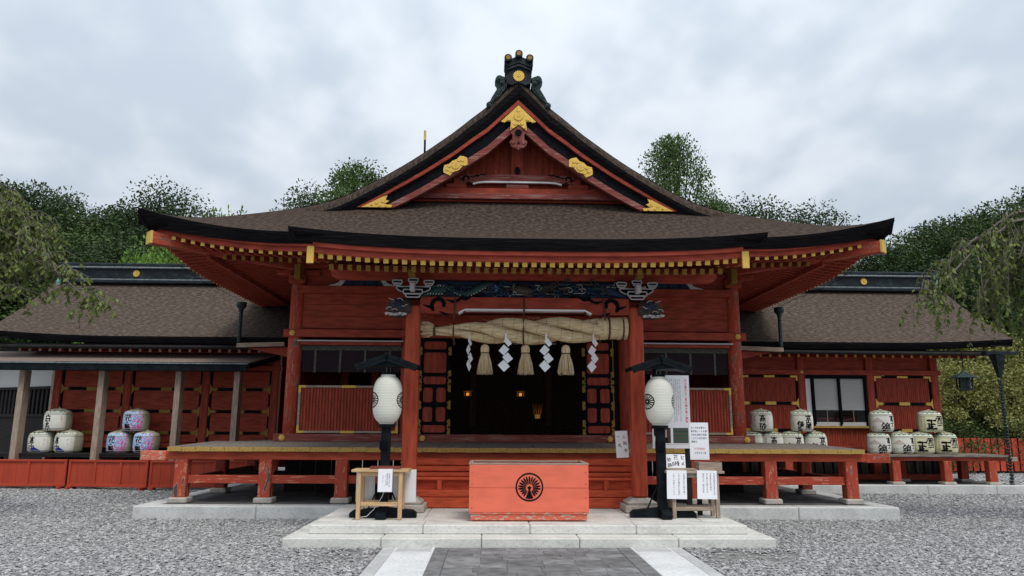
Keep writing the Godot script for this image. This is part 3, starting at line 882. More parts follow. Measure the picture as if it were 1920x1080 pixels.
func build_porch(h: Node3D) -> void:
	var s := st()
	for sg in [-1.0, 1.0]:
		var px: float = sg * 1.795
		s = st()
		cbox(s, Vector3(px, 0.295, -1.92), Vector3(0.54, 0.11, 0.54), 0.015)
		put("plinth", s, M.warm_stone, h)
		s = st()
		frustum(s, Vector3(px, 0.352, -1.92), 0.44, 0.46, 0.03)
		frustum(s, Vector3(px, 0.383, -1.92), 0.46, 0.27, 0.065)
		put("pillar_base", s, M.warm_stone, h)
		part("porch_pillar", h, Vector3(px, 1.94, -1.92), Vector3(0.225, 2.98, 0.225), M.pillar_y, 0.028)
		# carved beast-head nosing on the outer side
		s = st()
		var pts := []; var rad := []
		for i in 7:
			pts.append(Vector3(px + sg * (0.04 + 0.064 * i), 3.405 - 0.008 * i, -1.88)); rad.append([0.135, 0.155, 0.165, 0.16, 0.15, 0.13, 0.09][i])
		tube(s, pts, rad, 10)
		for v in [[0.3, 3.46, -1.78, 0.06], [0.2, 3.5, -1.8, 0.05], [0.36, 3.38, -1.82, 0.06], [0.12, 3.42, -1.79, 0.07], [0.26, 3.36, -1.78, 0.07]]:
			lathe(s, Vector3(px + sg * v[0], v[1] - v[3], v[2]), [[0, 0], [v[3] * 0.8, v[3] * 0.4], [v[3], v[3]], [v[3] * 0.8, v[3] * 1.6], [0, v[3] * 2]], 8)
		var nb := put("beast_nosing", s, M.carve_grey, h)
		s = st()
		for v in [[0.22, 3.44, 0.06], [0.16, 3.38, 0.055], [0.27, 3.4, 0.05], [0.2, 3.5, 0.04]]:
			lathe(s, Vector3(px + sg * v[0], v[1] - v[2], -1.755), [[0, 0], [v[2] * 0.8, v[2] * 0.4], [v[2], v[2]], [v[2] * 0.8, v[2] * 1.6], [0, v[2] * 2]], 8)
		put("blue_mane", s, M.carve_blue, nb)
		s = st()
		for k in 5:
			prism(s, P2([0, 0, 0.075, 0.012, 0.08, 0.035, 0.03, 0.045, -0.01, 0.03]), Vector3(px + sg * (0.1 + 0.065 * k) - (0.07 if sg < 0 else 0.0), 3.245 + 0.008 * sin(k * 2.0), -1.77), 0.05)
		for c in [[0.14, 3.5], [0.34, 3.36], [0.24, 3.33], [0.08, 3.4], [0.3, 3.5]]:
			var pl := []
			for i in 6: pl.append(Vector3(px + sg * (c[0] + 0.018 * i - 0.01 * cos(i * 1.3 + c[0] * 20.0)), c[1] + 0.016 * sin(i * 0.9 + c[1] * 30.0), -1.7))
			tube(s, pl, [0.006], 5)
		put("white_teeth", s, M.carve_white, nb, "stuff")
		# bracket set over the pillar
		var c := px
		outlined(h, "bearing_block", P2([c - 0.095, 3.535, c + 0.095, 3.535, c + 0.13, 3.585, c - 0.13, 3.585]), -1.7, 0.24)
		outlined(h, "bearing_block", P2([c - 0.15, 3.588, c + 0.15, 3.588, c + 0.15, 3.655, c - 0.15, 3.655]), -1.68, 0.24)
		outlined(h, "bracket_arm", P2([c - 0.13, 3.62, c - 0.2, 3.635, c - 0.26, 3.67, c - 0.275, 3.715, c + 0.275, 3.715, c + 0.26, 3.67, c + 0.2, 3.635, c + 0.13, 3.62]), -1.75, 0.16)
		for dx in [-0.25, 0.0, 0.25]:
			var up := 0.03 if dx == 0.0 else 0.0
			outlined(h, "bracket_block", P2([c + dx - 0.05, 3.725 + up, c + dx + 0.05, 3.725 + up, c + dx + 0.062, 3.755 + up, c + dx - 0.062, 3.755 + up]), -1.7, 0.16)
			outlined(h, "bracket_block", P2([c + dx - 0.075, 3.758 + up, c + dx + 0.075, 3.758 + up, c + dx + 0.075, 3.805 + up, c + dx - 0.075, 3.805 + up]), -1.69, 0.16)
		part("bracket_nose", h, Vector3(c, 3.68, -1.62), Vector3(0.075, 0.13, 0.18), M.line_white, 0.01)
		part("gilt_strut", h, Vector3(c, 3.92, -1.52), Vector3(0.1, 0.17, 0.22), M.dark_gold, 0.006)
	# rainbow beam between the pillars
	s = st()
	var a := []
	for i in 33:
		var x := lerpf(-1.685, 1.685, i / 32.0)
		var e := clampf((absf(x) - 0.95) / 0.13, 0.0, 1.0)
		a.append([x, 3.565, 3.352 - 0.055 * e * e * (3.0 - 2.0 * e)])
	ribbon(s, a, -2.0, -1.82)
	var rb := put("rainbow_beam", s, M.red_x, h)
	s = st()
	var wl := []
	for i in 41:
		var x := lerpf(-1.07, 1.07, i / 40.0)
		var e := clampf((absf(x) - 0.95) / 0.13, 0.0, 1.0)
		var y := 3.362 - 0.055 * e * e * (3.0 - 2.0 * e)
		wl.append([x, y + 0.012, y - 0.014])
	ribbon(s, wl, -1.98, -1.8)
	put("white_lining", s, M.white_paint, rb)
	for sg in [-1.0, 1.0]:
		s = st()
		scroll(s, Vector3(sg * 1.38, 3.435, -1.82), sg, 1.05)
		put("painted_scroll", s, M.black, rb)
	# purlin over the brackets
	s = st()
	prism(s, P2([-3.14, 3.93, -3.1, 3.88, -3.02, 3.855, 3.02, 3.855, 3.1, 3.88, 3.14, 3.93, 3.14, 3.99, -3.14, 3.99]), Vector3(0, 0, -2.0), 0.17)
	put("porch_purlin", s, M.red_x, h)
	build_dragon(h)
	# porch ties running back to the hall
	for sg in [-1.0, 1.0]:
		s = st()
		var l := []
		for i in 9:
			var t := i / 8.0
			l.append(Vector3(sg * 1.795, 3.42 + 0.5 * sin(t * PI * 0.5), lerpf(-2.05, -5.45, t)))
		for i in 8: bar(s, l[i], l[i + 1] + Vector3(0, 0, -0.01), 0.16, 0.26)
		put("porch_tie", s, M.red_z, h)
	# broad wooden stair under the offering place
	var steps := [[0.24, 0.4, -2.3, 0.3], [0.405, 0.515, -2.33, 0.3], [0.665, 0.71, -2.37, 0.4], [0.715, 0.775, -2.46, 0.5], [0.785, 0.865, -2.62, 0.5], [0.872, 0.98, -2.86, 0.45]]
	for e in steps:
		part("stair_board", h, Vector3(0, (e[0] + e[1]) / 2.0, e[2] - e[3] / 2.0), Vector3(3.92 if e[0] < 0.7 else 3.8, e[1] - e[0], e[3]), M.vermilion_x, 0.012)
	part("stair_riser", h, Vector3(0, 0.59, -2.5), Vector3(3.7, 0.15, 0.06), M.vermilion_x)
	for x in [-1.35, -0.45, 0.45, 1.35]:
		part("stair_strut", h, Vector3(x, 0.59, -2.42), Vector3(0.075, 0.149, 0.1), M.vermilion_y)
	for sg in [-1.0, 1.0]:
		for e in [[0.745, -2.44], [0.825, -2.6], [0.92, -2.8]]:
			part("stair_nosing", h, Vector3(sg * 1.99, e[0], e[1] - 0.2), Vector3(0.1, 0.05, 0.3), M.vermilion_z)

func build_dragon(h: Node3D) -> void:
	# openwork carving above the beam: a long dragon among clouds
	var s := st()
	part("carving_ground", h, Vector3(0.02, 3.71, -1.95), Vector3(3.16, 0.285, 0.1), M.carve_blue, 0.02)
	var body := []; var rad := []
	for i in 61:
		var t := i / 60.0
		var x := lerpf(-1.5, -0.15, t)
		body.append(Vector3(x, 3.695 + 0.075 * sin(t * 11.0 + 0.4), -1.87 + 0.03 * cos(t * 11.0)))
		rad.append(0.022 + 0.035 * sin(t * PI) + 0.012 * t)
	tube(s, body, rad, 8)
	var dg := put("dragon_carving", s, M.carve_teal, h)
	s = st()
	for i in range(4, 58, 2):
		var p: Vector3 = body[i]
		prism(s, P2([-0.012, 0, 0.012, 0, 0.0, 0.03]), p + Vector3(0, -rad[i] * 0.9, 0.035), 0.012, Basis(Vector3.BACK, 0.5 * cos(i)))
	for k in 6:
		bar(s, Vector3(-1.58 + 0.045 * k, 3.6, -1.82), Vector3(-1.56 + 0.045 * k, 3.625, -1.81), 0.012, 0.012)
	# whiskers, teeth and mane curls round the head
	for k in 12:
		var pl := []
		var c := Vector3(-0.17 + 0.045 * (k % 4), 3.63 + 0.05 * (k / 4), -1.79)
		for i in 6: pl.append(c + Vector3(0.03 * cos(i * 0.9 + k), 0.026 * sin(i * 0.9 + k), 0.0))
		tube(s, pl, [0.006], 5)
	put("white_scales", s, M.carve_white, dg)
	s = st()
	tube(s, [Vector3(-0.2, 3.7, -1.84), Vector3(-0.1, 3.7, -1.8), Vector3(0.02, 3.68, -1.8), Vector3(0.12, 3.66, -1.83)], [0.05, 0.075, 0.07, 0.03], 9)
	tube(s, [Vector3(-0.05, 3.64, -1.8), Vector3(0.05, 3.6, -1.79), Vector3(0.12, 3.6, -1.8)], [0.035, 0.03, 0.012], 7)
	put("dragon_head", s, M.carve_grey, dg)
	# clouds: dark curls over the rest of the panel
	var lr := RandomNumberGenerator.new()
	lr.seed = 77
	for pass_ in [[M.carve_grey, 16, 0.014], [M.carve_blue, 20, 0.02], [M.carve_white, 11, 0.006], [M.carve_teal, 14, 0.016]]:
		s = st()
		for k in pass_[1]:
			var c := Vector3(lr.randf_range(0.1, 1.5), lr.randf_range(3.62, 3.8), -1.88 + lr.randf_range(0, 0.06))
			if lr.randf() < 0.25: c.x = lr.randf_range(-1.3, 0.0)
			var pl := []
			var dir := -1.0 if lr.randf() < 0.5 else 1.0
			var tail := lr.randf_range(0.05, 0.2)
			pl.append(c + Vector3(-tail, lr.randf_range(-0.02, 0.02), 0))
			for i in 9:
				var r := 0.055 * (1.0 - i / 11.0)
				pl.append(c + Vector3(r * sin(i * 0.75), dir * (0.045 - r * cos(i * 0.75)) * 0.9, 0.02))
			tube(s, pl, [pass_[2]], 5)
		put("cloud_curls", s, pass_[0], dg)
	s = st()
	var sp := []
	for i in 26:
		var r := 0.008 + 0.0021 * i
		sp.append(Vector3(-0.51 + r * cos(i * 0.6), 3.71 + r * sin(i * 0.6), -1.83))
	tube(s, sp, [0.008], 6)
	for k in 8:
		var a := TAU * k / 8.0
		tube(s, [Vector3(-0.51 + 0.058 * cos(a), 3.71 + 0.058 * sin(a), -1.83), Vector3(-0.51 + 0.075 * cos(a + 0.5), 3.71 + 0.075 * sin(a + 0.5), -1.83)], [0.007, 0.003], 5)
	put("water_spiral", s, M.spiral_blue, dg)
	# rounded end of the carving, trailing past the brackets
	for sg in [-1.0, 1.0]:
		s = st()
		tube(s, [Vector3(sg * 1.3, 3.72, -1.9), Vector3(sg * 1.5, 3.66, -1.88), Vector3(sg * 1.66, 3.6, -1.88), Vector3(sg * 1.78, 3.58, -1.88)], [0.09, 0.07, 0.05, 0.02], 8)
		put("cloud_tail", s, M.carve_teal if sg < 0 else M.carve_blue, dg)

# hinged lattice shutter: frame with gilt mounts and upright slats, facing +z
func shutter(h: Node3D, called: String, x0: float, x1: float, y0: float, y1: float, z: float, fm: Material, sm: Material, pitch: float, mounts := true) -> void:
	var w := 0.045
	var c := Vector3((x0 + x1) / 2.0, (y0 + y1) / 2.0, z)
	var fr := part(called, h, c + Vector3(0, 0, -0.04), Vector3(x1 - x0 - 0.02, y1 - y0 - 0.02, 0.012), M.red_x, 0.0)
	for e in [[c.x, y1 - w / 2.0, x1 - x0, w], [c.x, y0 + w / 2.0, x1 - x0, w], [x0 + w / 2.0, c.y, w, y1 - y0 - 2.0 * w], [x1 - w / 2.0, c.y, w, y1 - y0 - 2.0 * w]]:
		part("frame_rail", fr, Vector3(e[0], e[1], z), Vector3(e[2], e[3], 0.06), fm, 0.004)
	var n := int((x1 - x0 - 2.0 * w) / pitch)
	for k in n:
		var x := x0 + w + (x1 - x0 - 2.0 * w) * (k + 0.5) / n
		part("slat", fr, Vector3(x, c.y, z - 0.012), Vector3(pitch * 0.62, y1 - y0 - 2.0 * w, 0.022), sm, 0.003)
	var s := st()
	var rows := int((y1 - y0 - 2.0 * w) / (pitch * 0.95))
	for k in rows:
		cbox(s, Vector3(c.x, y0 + w + (y1 - y0 - 2.0 * w) * (k + 0.5) / rows, z - 0.022), Vector3(x1 - x0 - 2.0 * w, pitch * 0.5, 0.012), 0.0)
	put("cross_slats", s, sm, fr, "stuff")
	if mounts:
		s = st()
		for v in [[x0, y0, 1, 1], [x1, y0, -1, 1], [x0, y1, 1, -1], [x1, y1, -1, -1]]:
			corner_mount(s, Vector3(v[0], v[1], z + 0.03), v[2], v[3], 0.13)
		for x in [c.x]:
			for y in [y0 + w / 2.0, y1 - w / 2.0]:
				band_mount(s, Vector3(x, y, z + 0.03), 0.26, w + 0.006)
		put("gilt_mounts", s, M.gold, fr)

func corner_mount(s: SurfaceTool, at: Vector3, sx: float, sy: float, l: float) -> void:
	var w := 0.048
	var p := [0, 0, l, 0, l + 0.03, w * 0.5, l, w, w, w, w, l, w * 0.5, l + 0.03, 0, l]
	var poly := PackedVector2Array()
	for i in range(0, p.size(), 2): poly.append(Vector2(p[i] * sx, p[i + 1] * sy))
	prism(s, poly, at, 0.006)

func band_mount(s: SurfaceTool, at: Vector3, l: float, w: float) -> void:
	prism(s, P2([-l / 2, -w / 2, l / 2, -w / 2, l / 2 + 0.02, -w / 4, l / 2, 0, l / 2 + 0.02, w / 4, l / 2, w / 2, -l / 2, w / 2, -l / 2 - 0.02, w / 4, -l / 2, 0, -l / 2 - 0.02, -w / 4]), at, 0.007)

func build_facade(h: Node3D) -> void:
	var s := st()
	# round columns of the hall
	for x in [-4.65, -2.28, 2.28, 4.65]:
		s = st()
		lathe(s, Vector3(x, 1.2, COLZ), [[0.0, 0.0], [0.15, 0.0], [0.147, 1.6], [0.142, 3.2], [0.125, 3.3], [0.0, 3.3]], 20)
		put("hall_column", s, M.worn_y if absf(x) > 4 else M.red_y, h)
	for sg in [-1.0, 1.0]:
		for z in [-8.2, -10.8]:
			s = st()
			lathe(s, Vector3(sg * 4.65, 1.2, z), [[0.0, 0.0], [0.15, 0.0], [0.142, 3.25], [0.0, 3.25]], 16)
			put("hall_column", s, M.red_y, h)
		# bearing block and boat arm at the column head
		part("capital_block", h, Vector3(sg * 4.65, 4.56, COLZ), Vector3(0.36, 0.2, 0.36), M.red_x, 0.03)
		part("boat_arm", h, Vector3(sg * 4.65, 4.72, COLZ), Vector3(0.95, 0.13, 0.16), M.red_x, 0.03)
		part("arm_nose", h, Vector3(sg * 4.58, 4.68, -5.3), Vector3(0.13, 0.34, 0.3), M.dark_gold, 0.01)
		# side wall of the hall, boards between posts
		for k in 6:
			part("side_wall_board", h, Vector3(sg * 4.72, 3.0, -6.2 - 0.97 * k), Vector3(0.06, 3.5, 0.962), M.red_y, 0.004)
		part("side_rail", h, Vector3(sg * 4.72, 3.4, -8.6), Vector3(0.16, 0.17, 5.8), M.red_z)
	# horizontal members across the front
	var sill := part("ground_sill", h, Vector3(0, 1.268, -5.52), Vector3(9.86, 0.152, 0.2), M.bleached_x, 0.01)
	part("head_rail", h, Vector3(0, 3.405, -5.5), Vector3(9.72, 0.165, 0.15), M.red_x, 0.008)
	part("top_rail", h, Vector3(0, 4.34, -5.52), Vector3(9.3, 0.16, 0.14), M.red_x, 0.008)
	part("wall_plate", h, Vector3(0, 4.88, -5.55), Vector3(9.6, 0.16, 0.2), M.red_x, 0.008)
	part("frieze_board", h, Vector3(0, 4.61, -5.62), Vector3(9.2, 0.4, 0.04), M.red_x, 0.0)
	for sg in [-1.0, 1.0]:
		nail_cover("nail_cover", h, Vector3(sg * 4.68, 3.405, -5.425), 0.058)
		nail_cover("nail_cover", h, Vector3(sg * 4.76, 1.268, -5.42), 0.062)
		nail_cover("nail_cover", h, Vector3(sg * 1.92, 1.268, -5.42), 0.058)
		for k in 3:
			part("wall_board", h, Vector3(sg * 3.465, 3.645 + 0.258 * k, -5.58), Vector3(2.12, 0.255, 0.05), M.red_x, 0.004)
		part("curtain_rail", h, Vector3(sg * 3.47, 3.245, -5.43), Vector3(2.2, 0.028, 0.05), M.line_white, 0.004)
		part("lintel", h, Vector3(sg * 3.465, 3.2, -5.52), Vector3(2.1, 0.07, 0.12), M.red_x, 0.004)
		# rolled blind with brocade bands
		var cu := part("door_curtain", h, Vector3(sg * 3.465, 2.86, -5.64), Vector3(2.08, 0.5, 0.03), M.curtain, 0.004)
		part("brocade_band", cu, Vector3(sg * 3.465, 3.115, -5.615), Vector3(2.08, 0.1, 0.02), M.brocade, 0.002)
		for k in 4:
			part("brocade_strip", cu, Vector3(sg * (2.66 + 0.52 * k), 2.83, -5.615), Vector3(0.045, 0.46, 0.012), M.brocade, 0.002)
		shutter(h, "lattice_shutter", minf(sg * 2.43, sg * 4.49), maxf(sg * 2.43, sg * 4.49), 1.362, 2.325, -5.5, M.grey_wood_x, M.red_y, 0.062)
		# frog-leg strut on the top rail
		s = st()
		var fx: float = sg * 3.27
		prism(s, P2([fx - 0.73, 4.42, fx - 0.45, 4.42, fx - 0.33, 4.6, fx + 0.33, 4.6, fx + 0.45, 4.42, fx + 0.73, 4.42, fx + 0.55, 4.47, fx + 0.5, 4.5, fx + 0.42, 4.66, fx - 0.42, 4.66, fx - 0.5, 4.5, fx - 0.55, 4.47]), Vector3(0, 0, -5.52), 0.07)
		var fl := put("frog_leg_strut", s, M.line_white, h)
		s = st()
		prism(s, P2([fx - 0.43, 4.425, fx - 0.3, 4.62, fx + 0.3, 4.62, fx + 0.43, 4.425]), Vector3(0, 0, -5.56), 0.05)
		for k in 14:
			var c := Vector3(fx + 0.3 * sin(k * 2.1), 4.5 + 0.06 * cos(k * 3.3), -5.5)
			lathe(s, c, [[0, -0.03], [0.035, 0.0], [0, 0.03]], 7)
		put("strut_carving", s, M.carve_blue, fl)
		# panelled door folded back beside the opening
		var ox: float = sg * 1.7
		var door := part("panel_door", h, Vector3(ox, 2.385, -5.5), Vector3(0.6, 2.08, 0.05), M.black, 0.006)
		for r in [[1.385, 1.53, 1], [1.6, 1.895, 2], [1.995, 2.29, 2], [2.365, 2.52, 1], [2.6, 3.02, 1], [3.09, 3.25, 1]]:
			var cols: int = r[2]
			for c in cols:
				var pw := 0.46 if cols == 1 else 0.19
				var cx := ox + (0.0 if cols == 1 else (c - 0.5) * 0.27)
				var s3 := st()
				var hw := pw / 2.0; var k := 0.03
				prism(s3, P2([-hw, r[0] + k, -hw + k, r[0], hw - k, r[0], hw, r[0] + k, hw, r[1] - k, hw - k, r[1], -hw + k, r[1], -hw, r[1] - k]), Vector3(cx, 0, -5.477), 0.022)
				put("door_panel", s3, M.red_y, door)
		s = st()
		for y in [1.42, 1.56, 1.94, 2.3, 2.44, 2.56, 3.05]:
			for e in [-1.0, 1.0]:
				prism(s, P2([-0.045, -0.09, 0.0, -0.09, 0.03, -0.045, 0.005, 0.0, 0.03, 0.045, 0.0, 0.09, -0.045, 0.09]), Vector3(ox + e * 0.29, y, -5.472), 0.008, Basis(Vector3.UP, PI if e > 0 else 0.0))
		put("gilt_mounts", s, M.dark_gold, door)
		part("door_jamb", h, Vector3(sg * 2.06, 2.4, -5.56), Vector3(0.1, 2.1, 0.14), M.black, 0.006)
		var gj := part("jamb_strip", h, Vector3(sg * 2.02, 2.4, -5.485), Vector3(0.018, 2.08, 0.016), M.dark_gold, 0.002)
	# lintel and board wall over the doorway
	part("door_lintel", h, Vector3(0, 3.66, -5.6), Vector3(4.3, 0.36, 0.05), M.red_x, 0.004)
	for k in 3: part("wall_board", h, Vector3(0, 3.97 + 0.2 * k, -5.6), Vector3(4.3, 0.196, 0.05), M.red_x, 0.004)
	part("plaque", h, Vector3(0, 3.3, -5.35), Vector3(0.9, 0.3, 0.06), M.black, 0.01, Basis(Vector3.RIGHT, 0.25))
	# the dark room behind
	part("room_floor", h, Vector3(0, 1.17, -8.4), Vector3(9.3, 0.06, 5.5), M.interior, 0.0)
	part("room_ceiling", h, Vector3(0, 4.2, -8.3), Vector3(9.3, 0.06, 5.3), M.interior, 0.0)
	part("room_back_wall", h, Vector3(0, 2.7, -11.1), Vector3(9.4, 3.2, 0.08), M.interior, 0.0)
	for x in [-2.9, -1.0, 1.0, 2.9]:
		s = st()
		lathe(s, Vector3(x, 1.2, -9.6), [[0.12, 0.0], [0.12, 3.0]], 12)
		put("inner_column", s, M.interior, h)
	for x in [-3.9, -3.2, 3.3, 3.95]:
		part("inner_post", h, Vector3(x, 2.1, -7.2), Vector3(0.16, 1.8, 0.16), M.red_y)
	for sg in [-1.0, 1.0]:
		part("inner_table", h, Vector3(sg * 1.2, 1.5, -8.6), Vector3(1.2, 0.06, 0.4), M.dark_wood_x)

func build_veranda(h: Node3D) -> void:
	var s := st()
	# deck planks, their ends painted ochre
	var n := 50
	for k in n:
		var x := -6.12 + 12.24 * (k + 0.5) / n
		var w := 12.24 / n - 0.004
		var dy := (hash2(k, 1.0) - 0.5) * 0.006
		var pl := bar_part("deck_plank", h, Vector3(x, 1.105 + dy, -3.31), Vector3(x, 1.155 + dy, -5.55), w, 0.075, M.deck_z, 0.004)
		var e := place("painted_end", box_mesh(Vector3(w, 0.077, 0.01), 0.002), M.ochre, pl, gpos(pl), Basis.IDENTITY)
		e.transform = Transform3D(Basis.IDENTITY, Vector3(0, 0, -pl.mesh.get_aabb().size.z / 2.0 - 0.004))
	for sg in [-1.0, 1.0]:
		for k in 12:
			var z := -5.7 - 0.245 * k
			bar_part("deck_plank", h, Vector3(sg * 6.12, 1.11, z), Vector3(sg * 4.8, 1.16, z), 0.24, 0.075, M.deck_x, 0.004)
	# edge beams that run past the corners
	part("edge_beam", h, Vector3(0, 0.995, -3.47), Vector3(12.6, 0.14, 0.13), M.pillar_x, 0.008)
	for sg in [-1.0, 1.0]:
		var eb := part("beam_end", h, Vector3(sg * 6.39, 0.99, -3.47), Vector3(0.42, 0.16, 0.15), M.box_chipped if sg < 0 else M.worn_x, 0.008)
		part("painted_end", eb, Vector3(sg * 6.605, 0.99, -3.47), Vector3(0.012, 0.162, 0.152), M.ochre, 0.002)
		part("edge_beam", h, Vector3(sg * 5.95, 0.995, -5.9), Vector3(0.13, 0.138, 4.7), M.red_z, 0.008)
		for x in [5.9, 4.45, 3.13]:
			var f := part("footing", h, Vector3(sg * x, 0.24, -3.5), Vector3(0.32, 0.1, 0.32), M.warm_stone, 0.02)
			part("veranda_post", h, Vector3(sg * x, 0.61, -3.5), Vector3(0.215, 0.65, 0.215), M.peeled_y if sg < 0 and x > 4 else M.worn_y, 0.012)
		for z in [-5.4, -7.3]:
			part("footing", h, Vector3(sg * 5.9, 0.24, z), Vector3(0.32, 0.1, 0.32), M.warm_stone, 0.02)
			part("veranda_post", h, Vector3(sg * 5.9, 0.61, z), Vector3(0.215, 0.65, 0.215), M.red_y, 0.012)
		part("brace_rail", h, Vector3(sg * 3.95, 0.59, -3.5), Vector3(3.68, 0.14, 0.08), M.scratched_x, 0.008)
		part("brace_rail", h, Vector3(sg * 5.9, 0.56, -5.4), Vector3(0.07, 0.13, 3.6), M.red_z, 0.008)
		part("brace_rail", h, Vector3(sg * 5.1, 0.56, -5.42), Vector3(1.4, 0.12, 0.07), M.dark_wood_x, 0.008)
	# dark plinth boards under the hall
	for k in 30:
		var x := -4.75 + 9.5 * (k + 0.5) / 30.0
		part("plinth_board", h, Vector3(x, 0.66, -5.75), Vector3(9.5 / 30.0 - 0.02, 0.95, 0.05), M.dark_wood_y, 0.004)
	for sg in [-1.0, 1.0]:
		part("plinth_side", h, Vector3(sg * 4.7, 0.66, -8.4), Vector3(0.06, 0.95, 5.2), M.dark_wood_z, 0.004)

func build_hall() -> void:
	var h := thing("worship_hall", Vector3(0, 0.2, COLZ), "vermilion shrine hall with thatched hip-and-gable roof, porch and veranda", "shrine hall")
	build_hall_roof(h)
	build_gable(h)
	build_eaves(h)
	build_porch(h)
	build_facade(h)
	build_veranda(h)
	# downpipes with hopper heads and the gutter wire along the side eaves
	for sg in [-1.0, 1.0]:
		var s := st()
		lathe(s, Vector3(sg * 6.72, 4.25, -8.2), [[0.05, 0.0], [0.06, 0.06], [0.12, 0.14], [0.12, 0.24], [0.0, 0.24]], 10)
		tube(s, [Vector3(sg * 6.72, 4.3, -8.2), Vector3(sg * 6.72, 3.5, -8.2)], [0.045, 0.045], 10)
		put("downpipe", s, M.patina_dark, h)
		s = st()
		var l := []
		for i in 60:
			var z := -3.6 - 0.11 * i
			l.append(Vector3(sg * 6.8, 4.6 + lift(6.8, z) - 0.05 * absf(sin(i * 0.8)), z))
		tube(s, l, [0.006], 4)
		put("gutter_wire", s, M.black, h)

# ---------------------------------------------------------------- the two wings
func wing_roof_y(z: float) -> float:
	var t := clampf((-8.3 - z) / 2.7, 0.0, 1.0)
	return 3.64 + 1.5 * t + 0.4 * t * t

func build_wing(sg: float) -> void:
	var right := sg > 0
	var w := thing("side_wing", Vector3(sg * 9.0, 0.19, -9.4), "low red wing with thatched roof, white-blind window and barrel stand" if right else "low red wing with thatched roof and a lean-to porch on pale posts", "building")
	var xo := 12.75 if right else 12.95
	var s := st()
	var bend := func(x, z): return 0.12 * pow(clampf((absf(x) - 9.5) / 3.2, 0.0, 1.0), 2.0) * clampf((z + 11.0) / 2.7, 0.0, 1.0)
	for side in [0, 1]:
		sheet(s, 14, 20, func(i, j):
			var t: float = i / 14.0
			var z := lerpf(-8.3, -11.0, t)
			var x := lerpf(5.0, xo, j / 20.0) if (right == (side == 0)) else lerpf(xo, 5.0, j / 20.0)
			var y: float = wing_roof_y(z) + bend.call(x, z)
			return Vector3(sg * x, y, z if side == 0 else -22.0 - z),
			func(i, j): return Vector2(j * 0.39 + 5.0 * sg, i * 0.26 + 4.0 * side))
	put("roof", s, M.wing_thatch, w)
	s = st()
	for k in 20:   # bark edge along the eave
		var x0 := lerpf(5.0, xo, k / 20.0); var x1 := lerpf(5.0, xo, (k + 1) / 20.0)
		var y0: float = 3.64 + bend.call(x0, -8.3); var y1: float = 3.64 + bend.call(x1, -8.3)
		for e in [[0.0, -8.298, 0.05, -8.32], [0.05, -8.32, 0.16, -8.4], [0.16, -8.4, 0.13, -8.9]]:
			q(s, Vector3(sg * x0, y0 - e[0], e[1]), Vector3(sg * x1, y1 - e[0], e[1]), Vector3(sg * x1, y1 - e[2], e[3]), Vector3(sg * x0, y0 - e[2], e[3]))
	for side in [0, 1]:   # verge at the gable end
		for k in 12:
			var z0 := lerpf(-8.3, -11.0, k / 12.0); var z1 := lerpf(-8.3, -11.0, (k + 1) / 12.0)
			var y0: float = wing_roof_y(z0) + bend.call(xo, z0); var y1: float = wing_roof_y(z1) + bend.call(xo, z1)
			if side: z0 = -22.0 - z0; z1 = -22.0 - z1
			q(s, Vector3(sg * xo, y0, z0), Vector3(sg * xo, y1, z1), Vector3(sg * (xo - 0.06), y1 - 0.2, z1), Vector3(sg * (xo - 0.06), y0 - 0.2, z0))
			q(s, Vector3(sg * (xo - 0.06), y0 - 0.2, z0), Vector3(sg * (xo - 0.06), y1 - 0.2, z1), Vector3(sg * (xo - 0.6), y1 - 0.18, z1), Vector3(sg * (xo - 0.6), y0 - 0.18, z0))
	put("roof_edge", s, M.thatch_edge, w)
	# copper ridge with its rolls, crest and end scroll
	var rx0 := 6.4; var rx1 := xo - 0.35
	var mid := sg * (rx0 + rx1) / 2.0
	var rg := part("ridge", w, Vector3(mid, 5.68, -11.0), Vector3(rx1 - rx0, 0.36, 0.34), M.copper, 0.01)
	part("ridge_cap", rg, Vector3(mid, 5.96, -11.0), Vector3(rx1 - rx0 + 0.5, 0.1, 0.5), M.copper, 0.03)
	part("ridge_band", rg, Vector3(mid, 5.885, -10.98), Vector3(rx1 - rx0 + 0.1, 0.05, 0.46), M.copper_edge, 0.015)
	part("ridge_band", rg, Vector3(mid, 5.53, -10.98), Vector3(rx1 - rx0 + 0.1, 0.035, 0.5), M.copper_edge, 0.01)
	part("ridge_band", rg, Vector3(mid, 5.46, -10.98), Vector3(rx1 - rx0 + 0.16, 0.09, 0.6), M.copper, 0.02)
	s = st()
	kiku(s, Vector3(sg * 10.35 if right else -10.65, 5.72, -10.82), 0.095, 16)
	put("chrysanthemum_crest", s, M.gold, rg)
	s = st()
	var o: float = sg * (rx1 + 0.02)
	var poly := [0.0, 5.95, 0.12, 5.95, 0.16, 5.9, 0.1, 5.84, 0.12, 5.74, 0.22, 5.68, 0.25, 5.6, 0.18, 5.55, 0.24, 5.47, 0.22, 5.4, 0.34, 5.28, 0.38, 5.18, 0.32, 5.13, 0.2, 5.24, 0.08, 5.4, 0.0, 5.5]
	for i in range(0, poly.size(), 2): poly[i] = poly[i] * sg + o
	prism(s, P2(poly), Vector3(0, 0, -11.05), 0.26)
	for v in [[0.14, 5.66, 0.06], [0.15, 5.5, 0.05], [0.1, 5.88, 0.045], [0.32, 5.19, 0.05]]:
		prism(s, disc_poly(v[2], 12), Vector3(o + sg * v[0], v[1], -10.8), 0.04)
	put("ridge_end_scroll", s, M.verdigris, rg)
	# gable end wall, eaves boards and rafters
	s = st()
	prism(s, P2([-1.6, 3.4, 1.6, 3.4, 0, 5.1]), Vector3(sg * 11.2, 0, -11.0), 0.06, Basis(Vector3.UP, PI / 2))
	put("gable_wall", s, M.red_y, w)
